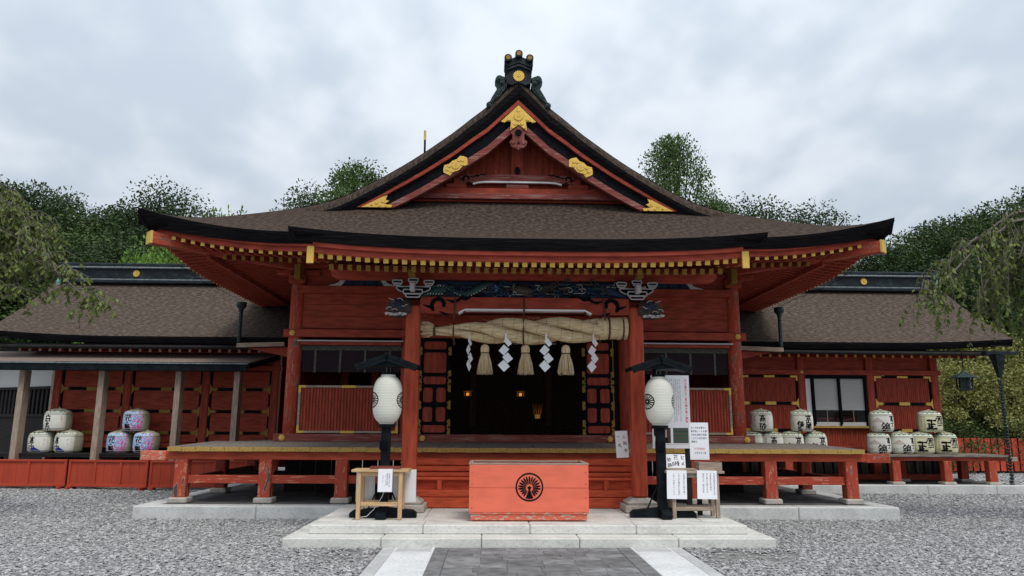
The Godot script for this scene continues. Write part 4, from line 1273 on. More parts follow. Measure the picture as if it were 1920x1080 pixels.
	part("eave_fascia", w, Vector3(sg * (5.0 + xo - 0.3) / 2.0, 3.445, -8.53), Vector3(xo - 0.3 - 5.0, 0.05, 0.1), M.dark_wood_x)
	part("eave_fascia", w, Vector3(sg * (5.0 + xo - 0.5) / 2.0, 3.395, -8.6), Vector3(xo - 0.5 - 5.0, 0.045, 0.1), M.red_x if right else M.dark_wood_x)
	s = st()
	cbox(s, Vector3(sg * (5.2 + 12.3) / 2.0, 3.46, -9.3), Vector3(7.1, 0.03, 1.5), 0.0, Basis(Vector3.RIGHT, 0.12))
	put("soffit_boards", s, M.red_z, w)
	for k in 27:
		var x := 6.1 + 0.245 * k
		if x > xo - 0.7: continue
		var r := bar_part("rafter", w, Vector3(sg * x, 3.325, -8.62), Vector3(sg * x, 3.42, -9.42), 0.06, 0.07, M.red_z)
		var c := place("painted_tip", box_mesh(Vector3(0.064, 0.074, 0.01), 0.002), M.ochre if right else M.grey_wood_z, r, Vector3.ZERO)
		c.transform = Transform3D(Basis.IDENTITY, Vector3(0, 0, -r.mesh.get_aabb().size.z / 2.0 - 0.004))
	# wall of columns and panels
	var cols := [5.95, 7.66, 9.5, 11.24] if right else [6.1, 7.86, 9.84, 11.62]
	for x in cols:
		part("wing_column", w, Vector3(sg * x, 1.85, -9.4), Vector3(0.2, 3.3, 0.2), M.red_y if right else M.red_y, 0.02)
	var xa: float = cols[0]; var xb: float = cols[3]
	part("head_rail", w, Vector3(sg * (xa + xb) / 2.0, 2.95, -9.32), Vector3(xb - xa + 0.3, 0.13, 0.1), M.red_x)
	part("sill_rail", w, Vector3(sg * (xa + xb) / 2.0, 0.99, -9.32), Vector3(xb - xa + 0.3, 0.12, 0.1), M.red_x)
	for i in 3:
		var x0: float = cols[i] + 0.1; var x1: float = cols[i + 1] - 0.1
		for k in 2:
			part("upper_board", w, Vector3(sg * (x0 + x1) / 2.0, 3.13 + 0.232 * k, -9.42), Vector3(x1 - x0, 0.228, 0.04), M.red_x, 0.003)
		var lo := minf(sg * x0, sg * x1); var hi := maxf(sg * x0, sg * x1)
		if right and i == 1:
			wing_window(w, lo, hi)
		else:
			wing_panel(w, lo, hi, 1.07, 2.86, right)
	nail_cover("nail_cover", w, Vector3(sg * cols[1], 2.95, -9.27), 0.04)
	# side wall at the outer end, dark plinth
	for k in 3:
		part("end_wall_board", w, Vector3(sg * (xb + 0.02), 2.2, -9.9 - 0.75 * k), Vector3(0.06, 2.5, 0.74), M.red_y, 0.003)
	part("back_wall", w, Vector3(sg * (xa + xb) / 2.0, 2.0, -12.2), Vector3(xb - xa + 0.2, 3.4, 0.06), M.red_y, 0.0)
	for k in 22:
		part("plinth_slat", w, Vector3(sg * lerpf(xa, xb, (k + 0.5) / 22.0), 0.62, -9.42), Vector3(0.17, 0.62, 0.04), M.dark_wood_y, 0.003)
	part("plinth_light_stop", w, Vector3(sg * (xa + xb) / 2.0, 0.62, -9.5), Vector3(xb - xa + 0.2, 0.9, 0.03), M.interior, 0.0)  # dark board added to stop light leaking between the slats
	part("ground_beam", w, Vector3(sg * (xa + xb) / 2.0, 0.27, -9.36), Vector3(xb - xa + 0.3, 0.14, 0.16), M.red_x)
	# gutter under the eave
	s = st()
	tube(s, [Vector3(sg * 6.0, 3.4, -8.42), Vector3(sg * (xo - 0.3), 3.38, -8.42)], [0.05, 0.05], 8)
	put("gutter", s, M.dark_wood_x, w)
	s = st()
	bar(s, Vector3(sg * 6.75, 3.42, -8.2), Vector3(sg * 5.6, 3.46, -8.2), 0.14, 0.1)
	var jo := put("joint_gutter", s, M.grey_wood_x, w)
	s = st()
	prism(s, P2([sg * 6.5, 3.36, sg * 5.3, 3.4, sg * 5.3, 3.1]), Vector3(0, 0, -8.3), 0.05)
	put("gutter_bracket", s, M.red_x, jo)
	if right:
		build_right_stand(w)
	else:
		build_left_porch(w)

func wing_panel(w: Node3D, x0: float, x1: float, y0: float, y1: float, lit: bool) -> void:
	var z := -9.38
	var base := part("shutter_panel", w, Vector3((x0 + x1) / 2.0, (y0 + y1) / 2.0, z), Vector3(x1 - x0, y1 - y0, 0.04), M.red_y, 0.0)
	var bars := [2.84, 2.14, 1.45] if lit else [2.4, 1.84, 1.3]
	for y in bars:
		part("black_rail", base, Vector3((x0 + x1) / 2.0, y, z + 0.035), Vector3(x1 - x0 - 0.03, 0.075 if y < 2.8 else 0.05, 0.04), M.black, 0.006)
	for x in [x0 + 0.03, x1 - 0.03]:
		part("black_stile", base, Vector3(x, (y0 + y1) / 2.0, z + 0.03), Vector3(0.05, y1 - y0, 0.035), M.black, 0.006)
	var n := 26
	if lit:
		for k in n:
			part("slat", base, Vector3(lerpf(x0 + 0.06, x1 - 0.06, (k + 0.5) / n), (y0 + y1) / 2.0, z + 0.026), Vector3((x1 - x0 - 0.12) / n * 0.7, y1 - y0 - 0.02, 0.014), M.red_y, 0.002)
	else:
		for k in 4:
			part("board", base, Vector3((x0 + x1) / 2.0, lerpf(y0, y1, (k + 0.5) / 4.0), z + 0.024), Vector3(x1 - x0 - 0.12, (y1 - y0) / 4.0 - 0.006, 0.01), M.red_x, 0.002)
	var s := st()
	for y in bars:
		band_mount(s, Vector3((x0 + x1) / 2.0, y, z + 0.056), 0.26, 0.08 if y < 2.8 else 0.052)
		for e in [[x0, 1.0], [x1, -1.0]]:
			# star-shaped mount where rail meets stile
			var p := [0.0, -0.14, 0.05, -0.06, 0.06, -0.04, 0.2, -0.035, 0.16, -0.012, 0.24, 0.0, 0.16, 0.012, 0.2, 0.035, 0.06, 0.04, 0.05, 0.06, 0.0, 0.14]
			if y > 2.8: p = [0.0, -0.12, 0.045, -0.1, 0.045, -0.03, 0.18, -0.025, 0.2, 0.0, 0.18, 0.025, 0.0, 0.025]
			var poly := PackedVector2Array()
			for i in range(0, p.size(), 2): poly.append(Vector2(p[i] * e[1], p[i + 1]))
			prism(s, poly, Vector3(e[0] + 0.008 * e[1], y, z + 0.0555), 0.006)
	put("gilt_mounts", s, M.gold if lit else M.dark_gold, base)  # left wing takes the darker gold: the lean-to's shade is in the colour

func wing_window(w: Node3D, x0: float, x1: float) -> void:
	var z := -9.36
	var fr := part("window", w, Vector3((x0 + x1) / 2.0, 2.84, z), Vector3(x1 - x0, 0.1, 0.12), M.black, 0.004)
	for x in [x0 + 0.2, (x0 + 0.2 + x1) / 2.0 - 0.02, x1 - 0.04]:
		part("mullion", fr, Vector3(x, 2.2, z), Vector3(0.06, 1.2, 0.09), M.black, 0.004)
	part("sill", fr, Vector3((x0 + x1) / 2.0, 1.53, z + 0.04), Vector3(x1 - x0, 0.05, 0.2), M.ochre, 0.004)
	part("pale_board", fr, Vector3(x0 + 0.08, 2.2, z - 0.03), Vector3(0.15, 1.2, 0.02), M.paper, 0.002)
	for k in 2:
		var a := x0 + 0.23 if k == 0 else (x0 + 0.2 + x1) / 2.0 + 0.01
		var b := (x0 + 0.2 + x1) / 2.0 - 0.05 if k == 0 else x1 - 0.07
		part("white_blind", fr, Vector3((a + b) / 2.0, 2.38, z - 0.035), Vector3(b - a, 0.82, 0.012), M.blind, 0.0)
		part("pane", fr, Vector3((a + b) / 2.0, 2.17, z - 0.005), Vector3(b - a, 1.22, 0.006), M.glass, 0.0)
		part("sash_rail", fr, Vector3((a + b) / 2.0, 1.61, z - 0.02), Vector3(b - a, 0.1, 0.02), M.white_paint, 0.0)
		part("glazing_bar", fr, Vector3((a + b) / 2.0, 1.8, z - 0.02), Vector3(0.02, 0.35, 0.02), M.grey_wood_y, 0.0)
		part("desk_edge", fr, Vector3((a + b) / 2.0, 1.74, z - 0.35), Vector3(b - a, 0.09, 0.05), M.bleached_x, 0.004)
	part("lower_panel", w, Vector3((x0 + x1) / 2.0, 1.27, z), Vector3(x1 - x0, 0.44, 0.03), M.red_y, 0.0)
	for k in 24:
		part("slat", w, Vector3(lerpf(x0, x1, (k + 0.5) / 24.0), 1.27, z + 0.022), Vector3((x1 - x0) / 24.0 * 0.7, 0.43, 0.014), M.red_y, 0.002)
	part("dark_box_back", fr, Vector3((x0 + x1) / 2.0, 2.15, -9.95), Vector3(x1 - x0 + 0.3, 1.5, 0.04), M.interior, 0.0)  # shallow closed box added behind the blinds so the window stays dark
	for e in [-1.0, 1.0]: part("dark_box_side", fr, Vector3((x0 + x1) / 2.0 + e * (x1 - x0) / 2.0, 2.15, -9.7), Vector3(0.03, 1.5, 0.52), M.interior, 0.0)
	part("dark_box_top", fr, Vector3((x0 + x1) / 2.0, 2.92, -9.7), Vector3(x1 - x0 + 0.3, 0.03, 0.54), M.interior, 0.0)
	part("dark_box_floor", fr, Vector3((x0 + x1) / 2.0, 1.5, -9.7), Vector3(x1 - x0 + 0.3, 0.03, 0.54), M.interior, 0.0)

func build_right_stand(w: Node3D) -> void:
	# low plank stand along the wall
	var d := thing("barrel_stand", Vector3(8.9, 0.2, -8.5), "long weathered plank stand on red posts along the wing wall", "stand")
	for k in 5:
		part("stand_plank", d, Vector3(8.75, 0.862, -7.98 - 0.26 * k), Vector3(6.4, 0.05, 0.255), M.deck_x, 0.004)
	part("stand_beam", d, Vector3(8.75, 0.79, -7.96), Vector3(6.36, 0.09, 0.09), M.red_x)
	part("beam_end", d, Vector3(12.07, 0.79, -7.96), Vector3(0.28, 0.1, 0.1), M.grey_wood_x)
	for x in [6.6, 7.95, 9.2, 10.45, 11.55]:
		part("footing", d, Vector3(x, 0.225, -7.96), Vector3(0.3, 0.07, 0.3), M.warm_stone, 0.015)
		part("stand_post", d, Vector3(x, 0.5, -7.96), Vector3(0.19, 0.49, 0.19), M.worn_y, 0.01)
	for x in [7.2, 9.9, 11.5]:
		part("footing", d, Vector3(x, 0.225, -8.95), Vector3(0.3, 0.07, 0.3), M.warm_stone, 0.015)
		part("stand_post", d, Vector3(x, 0.5, -8.95), Vector3(0.19, 0.49, 0.19), M.red_y, 0.01)
	for k in 4:
		var s := st()
		tube(s, [Vector3(9.75 + 0.22 * k + 0.05 * sin(k * 3.0), 0.8, -9.1), Vector3(9.77 + 0.22 * k, 0.42, -9.1)], [0.008, 0.008], 5)
		put("drain_rod", s, M.grey_wood_y, d)

func build_left_porch(w: Node3D) -> void:
	# lean-to roof over the shelf, on pale posts
	var s := st()
	prism(s, P2([8.1, 2.99, 9.35, 3.36, 9.35, 3.33, 8.1, 2.96]), Vector3(0, 0, 0), 0.001)
	s = st()
	q(s, Vector3(-13.2, 2.995, -8.1), Vector3(-13.2, 3.33, -9.25), Vector3(-6.0, 3.33, -9.25), Vector3(-6.42, 2.995, -8.1))
	q(s, Vector3(-6.42, 2.995, -8.1), Vector3(-6.0, 3.33, -9.25), Vector3(-6.0, 3.27, -9.25), Vector3(-6.42, 2.94, -8.1))
	put("porch_roof", s, M.shingle, w)
	part("porch_fascia", w, Vector3(-9.8, 2.965, -8.11), Vector3(6.75, 0.03, 0.06), M.copper_edge, 0.004)
	part("porch_beam", w, Vector3(-9.8, 2.865, -8.16), Vector3(6.7, 0.17, 0.12), M.lantern_black, 0.006)
	bar_part("porch_hip", w, Vector3(-6.44, 2.9, -8.12), Vector3(-6.02, 3.22, -9.22), 0.08, 0.12, M.lantern_black)
	for x in [-12.0, -10.1, -8.25, -6.83]:
		part("porch_post", w, Vector3(x + 0.075, 1.49, -8.48), Vector3(0.14, 2.62, 0.26), M.grey_wood_y, 0.008)
	var d := thing("barrel_shelf", Vector3(-9.6, 0, -8.75), "dark plank shelf behind pale porch posts", "shelf")
	for k in 3: part("shelf_plank", d, Vector3(-9.6, 0.795, -8.62 - 0.25 * k), Vector3(6.2, 0.045, 0.245), M.dark_wood_x, 0.004)
	part("shelf_rail", d, Vector3(-9.6, 0.75, -8.53), Vector3(6.1, 0.05, 0.05), M.dark_wood_x, 0.004)
	for x in [-12.4, -11.0, -9.3, -7.7, -6.7]:
		part("shelf_leg", d, Vector3(x, 0.39, -8.7), Vector3(0.1, 0.77, 0.1), M.dark_wood_y, 0.006)
		part("shelf_leg", d, Vector3(x, 0.39, -9.1), Vector3(0.1, 0.77, 0.1), M.dark_wood_y, 0.006)

func build_screens() -> void:
	# low painted board screens before the left wing
	var spans := [[-13.2, -10.58, -8.3, -8.32, "red board screen at the outer end before the lean-to porch"], [-10.52, -8.52, -8.3, -7.98, "red board screen before the flower-printed barrels, set at a slight angle"], [-8.48, -5.6, -7.98, -8.3, "red board screen running behind the veranda posts"]]
	for e in spans:
		var a := Vector3(e[0], 0, e[2]); var b := Vector3(e[1], 0, e[3])
		var o := thing("board_screen", (a + b) / 2.0, e[4], "screen", "red screens before the lean-to porch")
		var d := b - a
		var ln := d.length()
		var bs := Basis(Vector3.UP, atan2(-d.z, d.x))
		var at := func(u, y, f): return (a + b) / 2.0 + bs * Vector3(u, y, f)
		var n := 3 if ln < 2.8 else 4
		part("top_rail", o, at.call(0.0, 0.655, 0.0), Vector3(ln, 0.05, 0.06), M.panel_paint_x, 0.006, bs)
		part("bottom_rail", o, at.call(0.0, 0.09, 0.0), Vector3(ln, 0.06, 0.06), M.panel_paint_x, 0.006, bs)
		for k in n + 1:
			part("stile", o, at.call(-ln / 2.0 + 0.03 + (ln - 0.06) * k / n, 0.37, 0.0), Vector3(0.055, 0.52, 0.055), M.panel_paint_y, 0.006, bs)
		for k in n * 3:
			part("board", o, at.call(-ln / 2.0 + ln * (k + 0.5) / (n * 3), 0.37, -0.01), Vector3(ln / (n * 3) - 0.004, 0.54, 0.014), M.panel_paint_y, 0.002, bs)
		for u in [-ln / 2.0 + 0.1, ln / 2.0 - 0.1]:
			part("foot", o, at.call(u, 0.03, 0.0), Vector3(0.06, 0.08, 0.3), M.panel_paint_z, 0.006, bs)

func build_gallery() -> void:
	# white plastered gallery with barred windows beyond the left wing
	var a := Vector3(-11.95, 0, -10.2); var b := Vector3(-17.5, 0, -13.2)
	var o := thing("gallery", (a + b) / 2.0, "white plastered gallery with a row of barred windows beyond the porch", "building")
	var d := a - b
	var ln := d.length()
	var bs := Basis(Vector3.UP, atan2(-d.z, d.x))
	var at := func(u, y, f): return (a + b) / 2.0 + bs * Vector3(u, y, f)
	part("upper_wall", o, at.call(0.0, 2.95, 0.0), Vector3(ln, 0.9, 0.16), M.plaster, 0.0, bs)
	part("lower_wall", o, at.call(0.0, 0.85, 0.0), Vector3(ln, 1.7, 0.16), M.dark_wood_x, 0.0, bs)
	part("window_head", o, at.call(0.0, 2.47, 0.03), Vector3(ln, 0.07, 0.16), M.dark_wood_x, 0.0, bs)
	part("window_sill", o, at.call(0.0, 1.73, 0.03), Vector3(ln, 0.07, 0.2), M.dark_wood_x, 0.0, bs)
	for k in 34:
		part("window_bar", o, at.call(-ln / 2.0 + ln * (k + 0.5) / 34.0, 2.1, 0.02), Vector3(0.09, 0.68, 0.06), M.dark_wood_y, 0.0, bs)
	part("eave", o, at.call(0.0, 3.45, 0.1), Vector3(ln + 0.6, 0.12, 1.2), M.thatch_edge, 0.0, bs)
	for u in [-0.42, 0.02, 0.46]:
		part("gallery_post", o, at.call(u * ln, 1.7, 0.06), Vector3(0.16, 3.3, 0.18), M.grey_wood_y, 0.006, bs)

func build_stonework() -> void:
	# stone platform under the hall: kerb blocks round a dark floor
	var p := thing("stone_platform", Vector3(0, 0, -5.6), "pale kerb stone platform with dark floor under the veranda", "platform")
	part("platform_floor", p, Vector3(0, 0.095, -7.6), Vector3(12.3, 0.19, 9.0), M.platform_dirt, 0.0)
	var xs := [-6.42, -4.4, -2.65, -0.9, 0.9, 2.7, 4.68, 6.42]
	for i in 7:
		part("kerb_stone", p, Vector3((xs[i] + xs[i + 1]) / 2.0, 0.08, -3.02), Vector3(xs[i + 1] - xs[i] - 0.008, 0.245, 0.3), M.kerb_stone, 0.014)
	for sg in [-1.0, 1.0]:
		for k in 5:
			part("kerb_stone", p, Vector3(sg * 6.27, 0.08, -3.18 - 0.9 - 1.8 * k), Vector3(0.3, 0.243, 1.79), M.kerb_stone, 0.014)
	# kerb before the wings
	var r := thing("stone_kerb", Vector3(9.4, 0, -7.8), "long pale kerb of stone blocks before the barrel stand", "kerb")
	part("kerb_floor", r, Vector3(9.2, 0.09, -9.4), Vector3(5.9, 0.18, 3.2), M.platform_dirt, 0.0)
	for k in 4:
		part("kerb_stone", r, Vector3(6.42 + 0.87 + 1.66 * k, 0.08, -7.8), Vector3(1.652, 0.225, 0.3), M.kerb_stone, 0.012)
	# entrance steps: two courses of granite
	var f := thing("entrance_steps", Vector3(0, 0, -1.4), "two broad pale granite steps before the porch", "steps")
	var lx := [-3.17, -1.93, -0.84, 0.34, 1.4, 2.38, 3.17]
	lx = [-3.17, -1.92, -0.64, 0.62, 1.9, 3.17]
	for i in 5:
		part("step_stone", f, Vector3((lx[i] + lx[i + 1]) / 2.0, 0.045, -0.24), Vector3(lx[i + 1] - lx[i] - 0.007, 0.15, 0.48), M.granite, 0.012)
	for sg in [-1.0, 1.0]:
		part("step_stone", f, Vector3(sg * 2.985, 0.045, -1.68), Vector3(0.37, 0.148, 2.38), M.granite, 0.012)
	var ux := [-2.92, -1.42, 0.0, 1.42, 2.92]
	for i in 4:
		part("step_stone", f, Vector3((ux[i] + ux[i + 1]) / 2.0, 0.179, -0.585), Vector3(ux[i + 1] - ux[i] - 0.006, 0.118, 0.49), M.granite, 0.014)
	for sg in [-1.0, 1.0]:
		part("step_stone", f, Vector3(sg * 2.685, 0.178, -1.85), Vector3(0.47, 0.118, 2.02), M.granite, 0.014)
	for i in 5:
		for k in 3:
			part("paving_slab", f, Vector3(-2.44 + 0.976 * (i + 0.5), 0.173 + 0.002 * hash2(i, k), -0.84 - 0.67 * (k + 0.5)), Vector3(0.97, 0.12, 0.664), M.granite, 0.008)

func build_ground() -> void:
	var s := st()
	# one sheet to the horizon, finer near the camera
	var R := 900.0
	for e in [[-R, -40, -R, R], [40, R, -R, R], [-40, 40, -R, -40], [-40, 40, 40, R]]:
		q(s, Vector3(e[0], -0.012, e[3]), Vector3(e[0], -0.012, e[2]), Vector3(e[1], -0.012, e[2]), Vector3(e[1], -0.012, e[3]))
	q(s, Vector3(-40, -0.012, 40), Vector3(-40, -0.012, -40), Vector3(40, -0.012, -40), Vector3(40, -0.012, 40))
	put("ground", s, M.soil, null, "structure")
	# approach path: dark irregular pavers between pale slab strips
	var p := Node3D.new()
	p.name = "path"
	add_child(p)
	p.position = Vector3(0, 0, 6)
	p.set_meta("kind", "structure")
	part("path_bed", p, Vector3(0.02, -0.055, 6.0), Vector3(3.8, 0.1, 12.0), M.joint, 0.0)
	for sg in [-1.0, 1.0]:
		for k in 10:
			part("edge_slab", p, Vector3(0.02 + sg * 1.83, -0.028, 0.6 + 1.2 * k), Vector3(0.152, 0.075, 1.194), M.mid_slab, 0.006)
		for k in 7:
			part("pale_slab", p, Vector3(0.02 + sg * 1.5, -0.028, 0.9 + 1.8 * k), Vector3(0.502, 0.075, 1.794), M.pale_slab, 0.006)
		for k in 10:
			part("border_slab", p, Vector3(0.02 + sg * 1.16, -0.03, 0.6 + 1.2 * k), Vector3(0.17, 0.075, 1.194), M.paver_b, 0.004)
		# small cast covers let into the slabs near the steps
		part("cover_plate", p, Vector3(0.02 + sg * 1.5, 0.009, 0.17), Vector3(0.44, 0.006, 0.3), M.mid_slab, 0.002)
	var lr := RandomNumberGenerator.new()
	lr.seed = 5
	var z := 0.01
	var row := 0
	while z < 11.5:
		var dz := lr.randf_range(0.17, 0.3)
		var x := -1.05 + (0.0 if row % 2 == 0 else lr.randf_range(-0.0, 0.0))
		while x < 1.085:
			var dx := lr.randf_range(0.22, 0.46)
			if x + dx > 0.95: dx = 1.09 - x
			var mm: Material = [M.paver_a, M.paver_a, M.paver_b, M.paver_b, M.paver_c][lr.randi() % 5]
			part("paver", p, Vector3(x + dx / 2.0, -0.032 + lr.randf_range(0, 0.004), z + dz / 2.0), Vector3(snappedf(dx - 0.003, 0.002), 0.075, snappedf(dz - 0.003, 0.002)), mm, 0.003)
			x += dx
		z += dz
		row += 1
	# gravel of broken slate chips
	var chips := []
	for v in 4:
		var c := st()
		var poly := PackedVector2Array()
		var n := 5 + v % 3
		for k in n:
			var a := TAU * (k + lr.randf_range(-0.25, 0.25)) / n
			poly.append(Vector2(cos(a) * lr.randf_range(0.75, 1.15), sin(a) * lr.randf_range(0.5, 0.85)))
		prism(c, poly, Vector3(0, -0.25, 0), 0.5, Basis(Vector3.RIGHT, -PI / 2), 0.12)
		c.generate_normals()
		c.set_material(M.chip)
		chips.append(c.commit())
	var spots := [[], [], [], []]
	var cols := [[], [], [], []]
	var lay := func(x0, x1, z0, z1, per, size):
		var cnt := int((x1 - x0) * (z1 - z0) * per)
		for i in cnt:
			var px := lr.randf_range(x0, x1); var pz := lr.randf_range(z0, z1)
			if absf(px) < 6.44 and pz < -2.85: continue
			if absf(px) < 3.18 and pz < 0.0: continue
			if absf(px - 0.02) < 1.93 and pz > 0.0: continue
			if px > 6.2 and pz < -7.62 and px < 13.1: continue
			var bare := Vector2((px - 2.55) / 0.75, (pz - 0.55) / 0.34).length() + 0.35 * sin(px * 9.0 + pz * 5.0)
			if bare < 1.0 and lr.randf() < 0.93: continue
			var bare2 := Vector2((px + 2.25) / 0.3, (pz - 0.6) / 0.5).length()
			if bare2 < 1.0 and lr.randf() < 0.7: continue
			var r: float = size * lr.randf_range(0.5, 1.35)
			var b := Basis.from_euler(Vector3(lr.randf_range(-0.28, 0.28), lr.randf_range(0, TAU), lr.randf_range(-0.28, 0.28))).scaled(Vector3.ONE)
			b = b * Basis.from_scale(Vector3(r, r * lr.randf_range(0.3, 0.6), r))
			var v := lr.randi() % 4
			spots[v].append(Transform3D(b, Vector3(px, lr.randf_range(-0.006, 0.012), pz)))
			var g := 0.2 + 0.34 * pow(lr.randf(), 1.4)
			cols[v].append(Color(g * 0.99, g, g * lr.randf_range(0.97, 1.02)))
	lay.call(-9.5, 9.5, -0.2, 2.4, 1700, 0.0235)
	lay.call(-9.5, 9.5, -3.1, -0.2, 1500, 0.0245)
	lay.call(-13.5, 13.5, -6.0, -3.1, 1000, 0.026)
	lay.call(-14.5, 14.5, -8.7, -6.0, 600, 0.03)
	lay.call(9.0, 24.0, -15.5, -8.7, 160, 0.05)
	var gr := thing("gravel", Vector3.ZERO, "grey broken slate gravel spread over the forecourt", "gravel")
	gr.set_meta("kind", "stuff")
	for v in 4:
		var mm := MultiMesh.new()
		mm.transform_format = MultiMesh.TRANSFORM_3D
		mm.use_colors = true
		mm.mesh = chips[v]
		mm.instance_count = spots[v].size()
		for i in spots[v].size():
			mm.set_instance_transform(i, spots[v][i])
			mm.set_instance_color(i, cols[v][i])
		var o := MultiMeshInstance3D.new()
		o.multimesh = mm
		o.name = "chips"
		gr.add_child(o, true)
		o.set_meta("kind", "stuff")

# ---------------------------------------------------------------- brush lettering
# strokes on a 10 x 10 field, y downwards; strokes separated by ; and points by blanks
const GLYPH := {
	"白": "5,0 4,2;2,2.4 2,9.5;2,2.4 8,2.4 8,9.5;2,6 8,6;2,9.2 8,9.2",
	"糸": "5,0 3,2.4 5.5,2.6;6.5,1.2 3,5 7.6,4.6;5,4.8 5,9.8;3,6.4 1.6,9;7,6.4 8.8,9",
	"富": "5,0 5,1;1.5,1.4 1.5,2.8;1.5,1.4 8.6,1.4 8,2.8;3,2.9 7,2.9;3.4,4 6.6,4 6.6,5.2 3.4,5.2 3.4,4;2.5,6 2.5,9.8;2.5,6 7.6,6 7.6,9.8;5,6 5,9.6;2.5,7.8 7.6,7.8;2.5,9.6 7.6,9.6",
	"士": "1,3.6 9,3.6;5,0.6 5,8.8;2.4,9 7.6,9",
	"錦": "3,0 0.6,3;3,0 5,2.6;1.4,3.6 4.4,3.6;0.8,5.4 5,5.4;2.9,3.6 2.9,9;1.4,6.4 2,8;4.6,6.4 4,8;0.5,9.2 5,8.8;7.2,0 6.8,1;5.8,1.2 9.2,1.2 9.2,4.2 5.8,4.2 5.8,1.2;5.8,2.7 9.2,2.7;5.4,5.6 5.4,8.8;5.4,5.6 9.6,5.6 9.6,8.6;7.5,4.2 7.5,9.9",
	"花": "1,1.6 9,1.6;3.5,0.2 3.5,3;6.6,0.2 6.4,3;3.6,3.6 1,6.6;2.5,5.2 2.5,9.8;8.4,4.2 5.4,6.4;5.6,3.4 5.6,8.8 6.4,9.4 8.8,9.2 9,8",
	"の": "5.4,2 4.6,6.4 2.8,8 1.4,6 2.6,3 5.6,1.8 8.2,3.2 8.4,6 6.6,8.6",
	"舞": "3,0 1.4,2;2,1.2 8.8,1.2;1,4.4 9.2,4.4;2.6,1.2 2.4,4.4;4.2,1.2 4.2,4.4;5.8,1.2 5.8,4.4;7.4,1.2 7.6,4.4;3,5 1.6,7;2.6,6 4.8,6 2,9.8;5.4,6 9.4,6;5.2,8 9.6,8;7.6,4.8 7.6,9.9",
	"高": "5,0 5,1.4;1,1.6 9,1.6;3.4,2.6 6.6,2.6 6.6,4.2 3.4,4.2 3.4,2.6;1.8,5.2 1.8,9.8;1.8,5.2 8.4,5.2 8.4,9.6;3.6,6.6 6.4,6.6 6.4,8.4 3.6,8.4 3.6,6.6",
	"砂": "0.6,1.4 4.6,1.4;2.4,1.4 0.8,5;1.6,4 1.6,8;1.6,4.4 4,4.4 4,8 1.6,8;7,0.4 7,5.6;5.8,2 5,4.4;8.4,2 9.4,4;8.8,4.6 7,7.8 4.8,9.6",
	"京": "5,0 5,1.4;1,1.8 9,1.8;3,3 7,3 7,5 3,5 3,3;5,5 5,9.6 4,9;3,6.4 1.6,8.8;7,6.4 8.6,8.8",
	"屋": "1.8,0.8 8,0.8 8,2.8 1.8,2.8;1.8,0.8 1.6,6 0.6,9.6;2.8,4 8.8,4;5,4 3.4,5.8 7.8,5.6;3,7.4 8.4,7.4;5.6,5.8 5.6,9.2;2,9.4 9.4,9.4",
	"伊": "3,0.4 0.6,4.4;2,3 2,9.8;4,1.6 8.2,1.6 8.2,6.6;3.6,4.2 9.6,4.2;4,6.6 8.2,6.6;6,1.6 5.8,6.8 3.8,9.8",
	"助": "1.2,1 1.2,8.6;1.2,1 4.2,1 4.2,8.2;1.2,3.4 4.2,3.4;1.2,5.8 4.2,5.8;0.4,9 5,8.2;5,3.4 9,3.4 8.6,9 7.4,8.8;7,0.6 6.6,6 4.8,9.8",
	"正": "1,1 9,1;5,1 5,9;5,4.8 8.2,4.8;2.4,4 2.4,9;0.6,9.2 9.4,9.2",
	"雪": "2,0.6 8,0.6;1,2 1,3.6;1,2 9,2 8.4,3.6;5,0.6 5,5;2.8,3.2 4,3.2;2.8,4.4 4,4.4;6,3.2 7.4,3.2;6,4.4 7.4,4.4;2,6 8,6 8,9.6;2.2,7.8 8,7.8;1.8,9.6 8,9.6",
	"二": "2.4,2.6 7.6,2.6;1,8 9,8",
	"拍": "0.6,2.6 4,2.6;2.4,0.4 2.4,9 1.4,8.6;0.6,6.4 4,5.2;7,0.4 6,2.4;5,2.6 5,9.4;5,2.6 9,2.6 9,9.4;5,5.8 9,5.8;5,9 9,9",
	"手": "7,0.6 3,1.6;2,3.6 8,3.6;0.8,5.8 9.2,5.8;5,1.4 5.2,9 4,9.4",
	"一": "1,5 9,4.8",
	"礼": "2.6,0.4 3.2,1.4;1,2.6 4.4,2.6 0.6,6.4;2.8,4.6 2.8,9.8;3,5.4 4.4,6.6;6,0.6 6,8.6 7,9.4 9,9.2 9.2,7.6",
	"ヒ": "2.6,1 2.6,8 4,9 8,8.8;8,3 2.8,5",
	"メ": "7.4,1 5,6.4 1.6,9;2.6,3.4 8,8",
	"様": "0.6,3 4,3;2.3,0.4 2.3,9.8;2.3,4 0.6,7;2.4,4.4 4,6;6,0.4 6.4,1.6;8.2,0.4 7.6,1.6;4.8,2.2 9.4,2.2;5.2,3.6 9,3.6;4.6,5 9.6,5;7.2,2.2 7.2,9.8;4.8,9 6.8,6.6;9,6 7.4,7.4 9.6,9.4",
}

func dot(im: Image, x: float, y: float, r: float, c: Color) -> void:
	var x0 := int(floor(x - r)); var x1 := int(ceil(x + r))
	for yy in range(int(floor(y - r)), int(ceil(y + r)) + 1):
		for xx in range(x0, x1 + 1):
			if xx < 0 or yy < 0 or xx >= im.get_width() or yy >= im.get_height(): continue
			var d := Vector2(xx + 0.5 - x, yy + 0.5 - y).length()
			if d < r: im.set_pixel(xx, yy, im.get_pixel(xx, yy).lerp(c, c.a * clampf((r - d) * 1.5, 0.0, 1.0)))

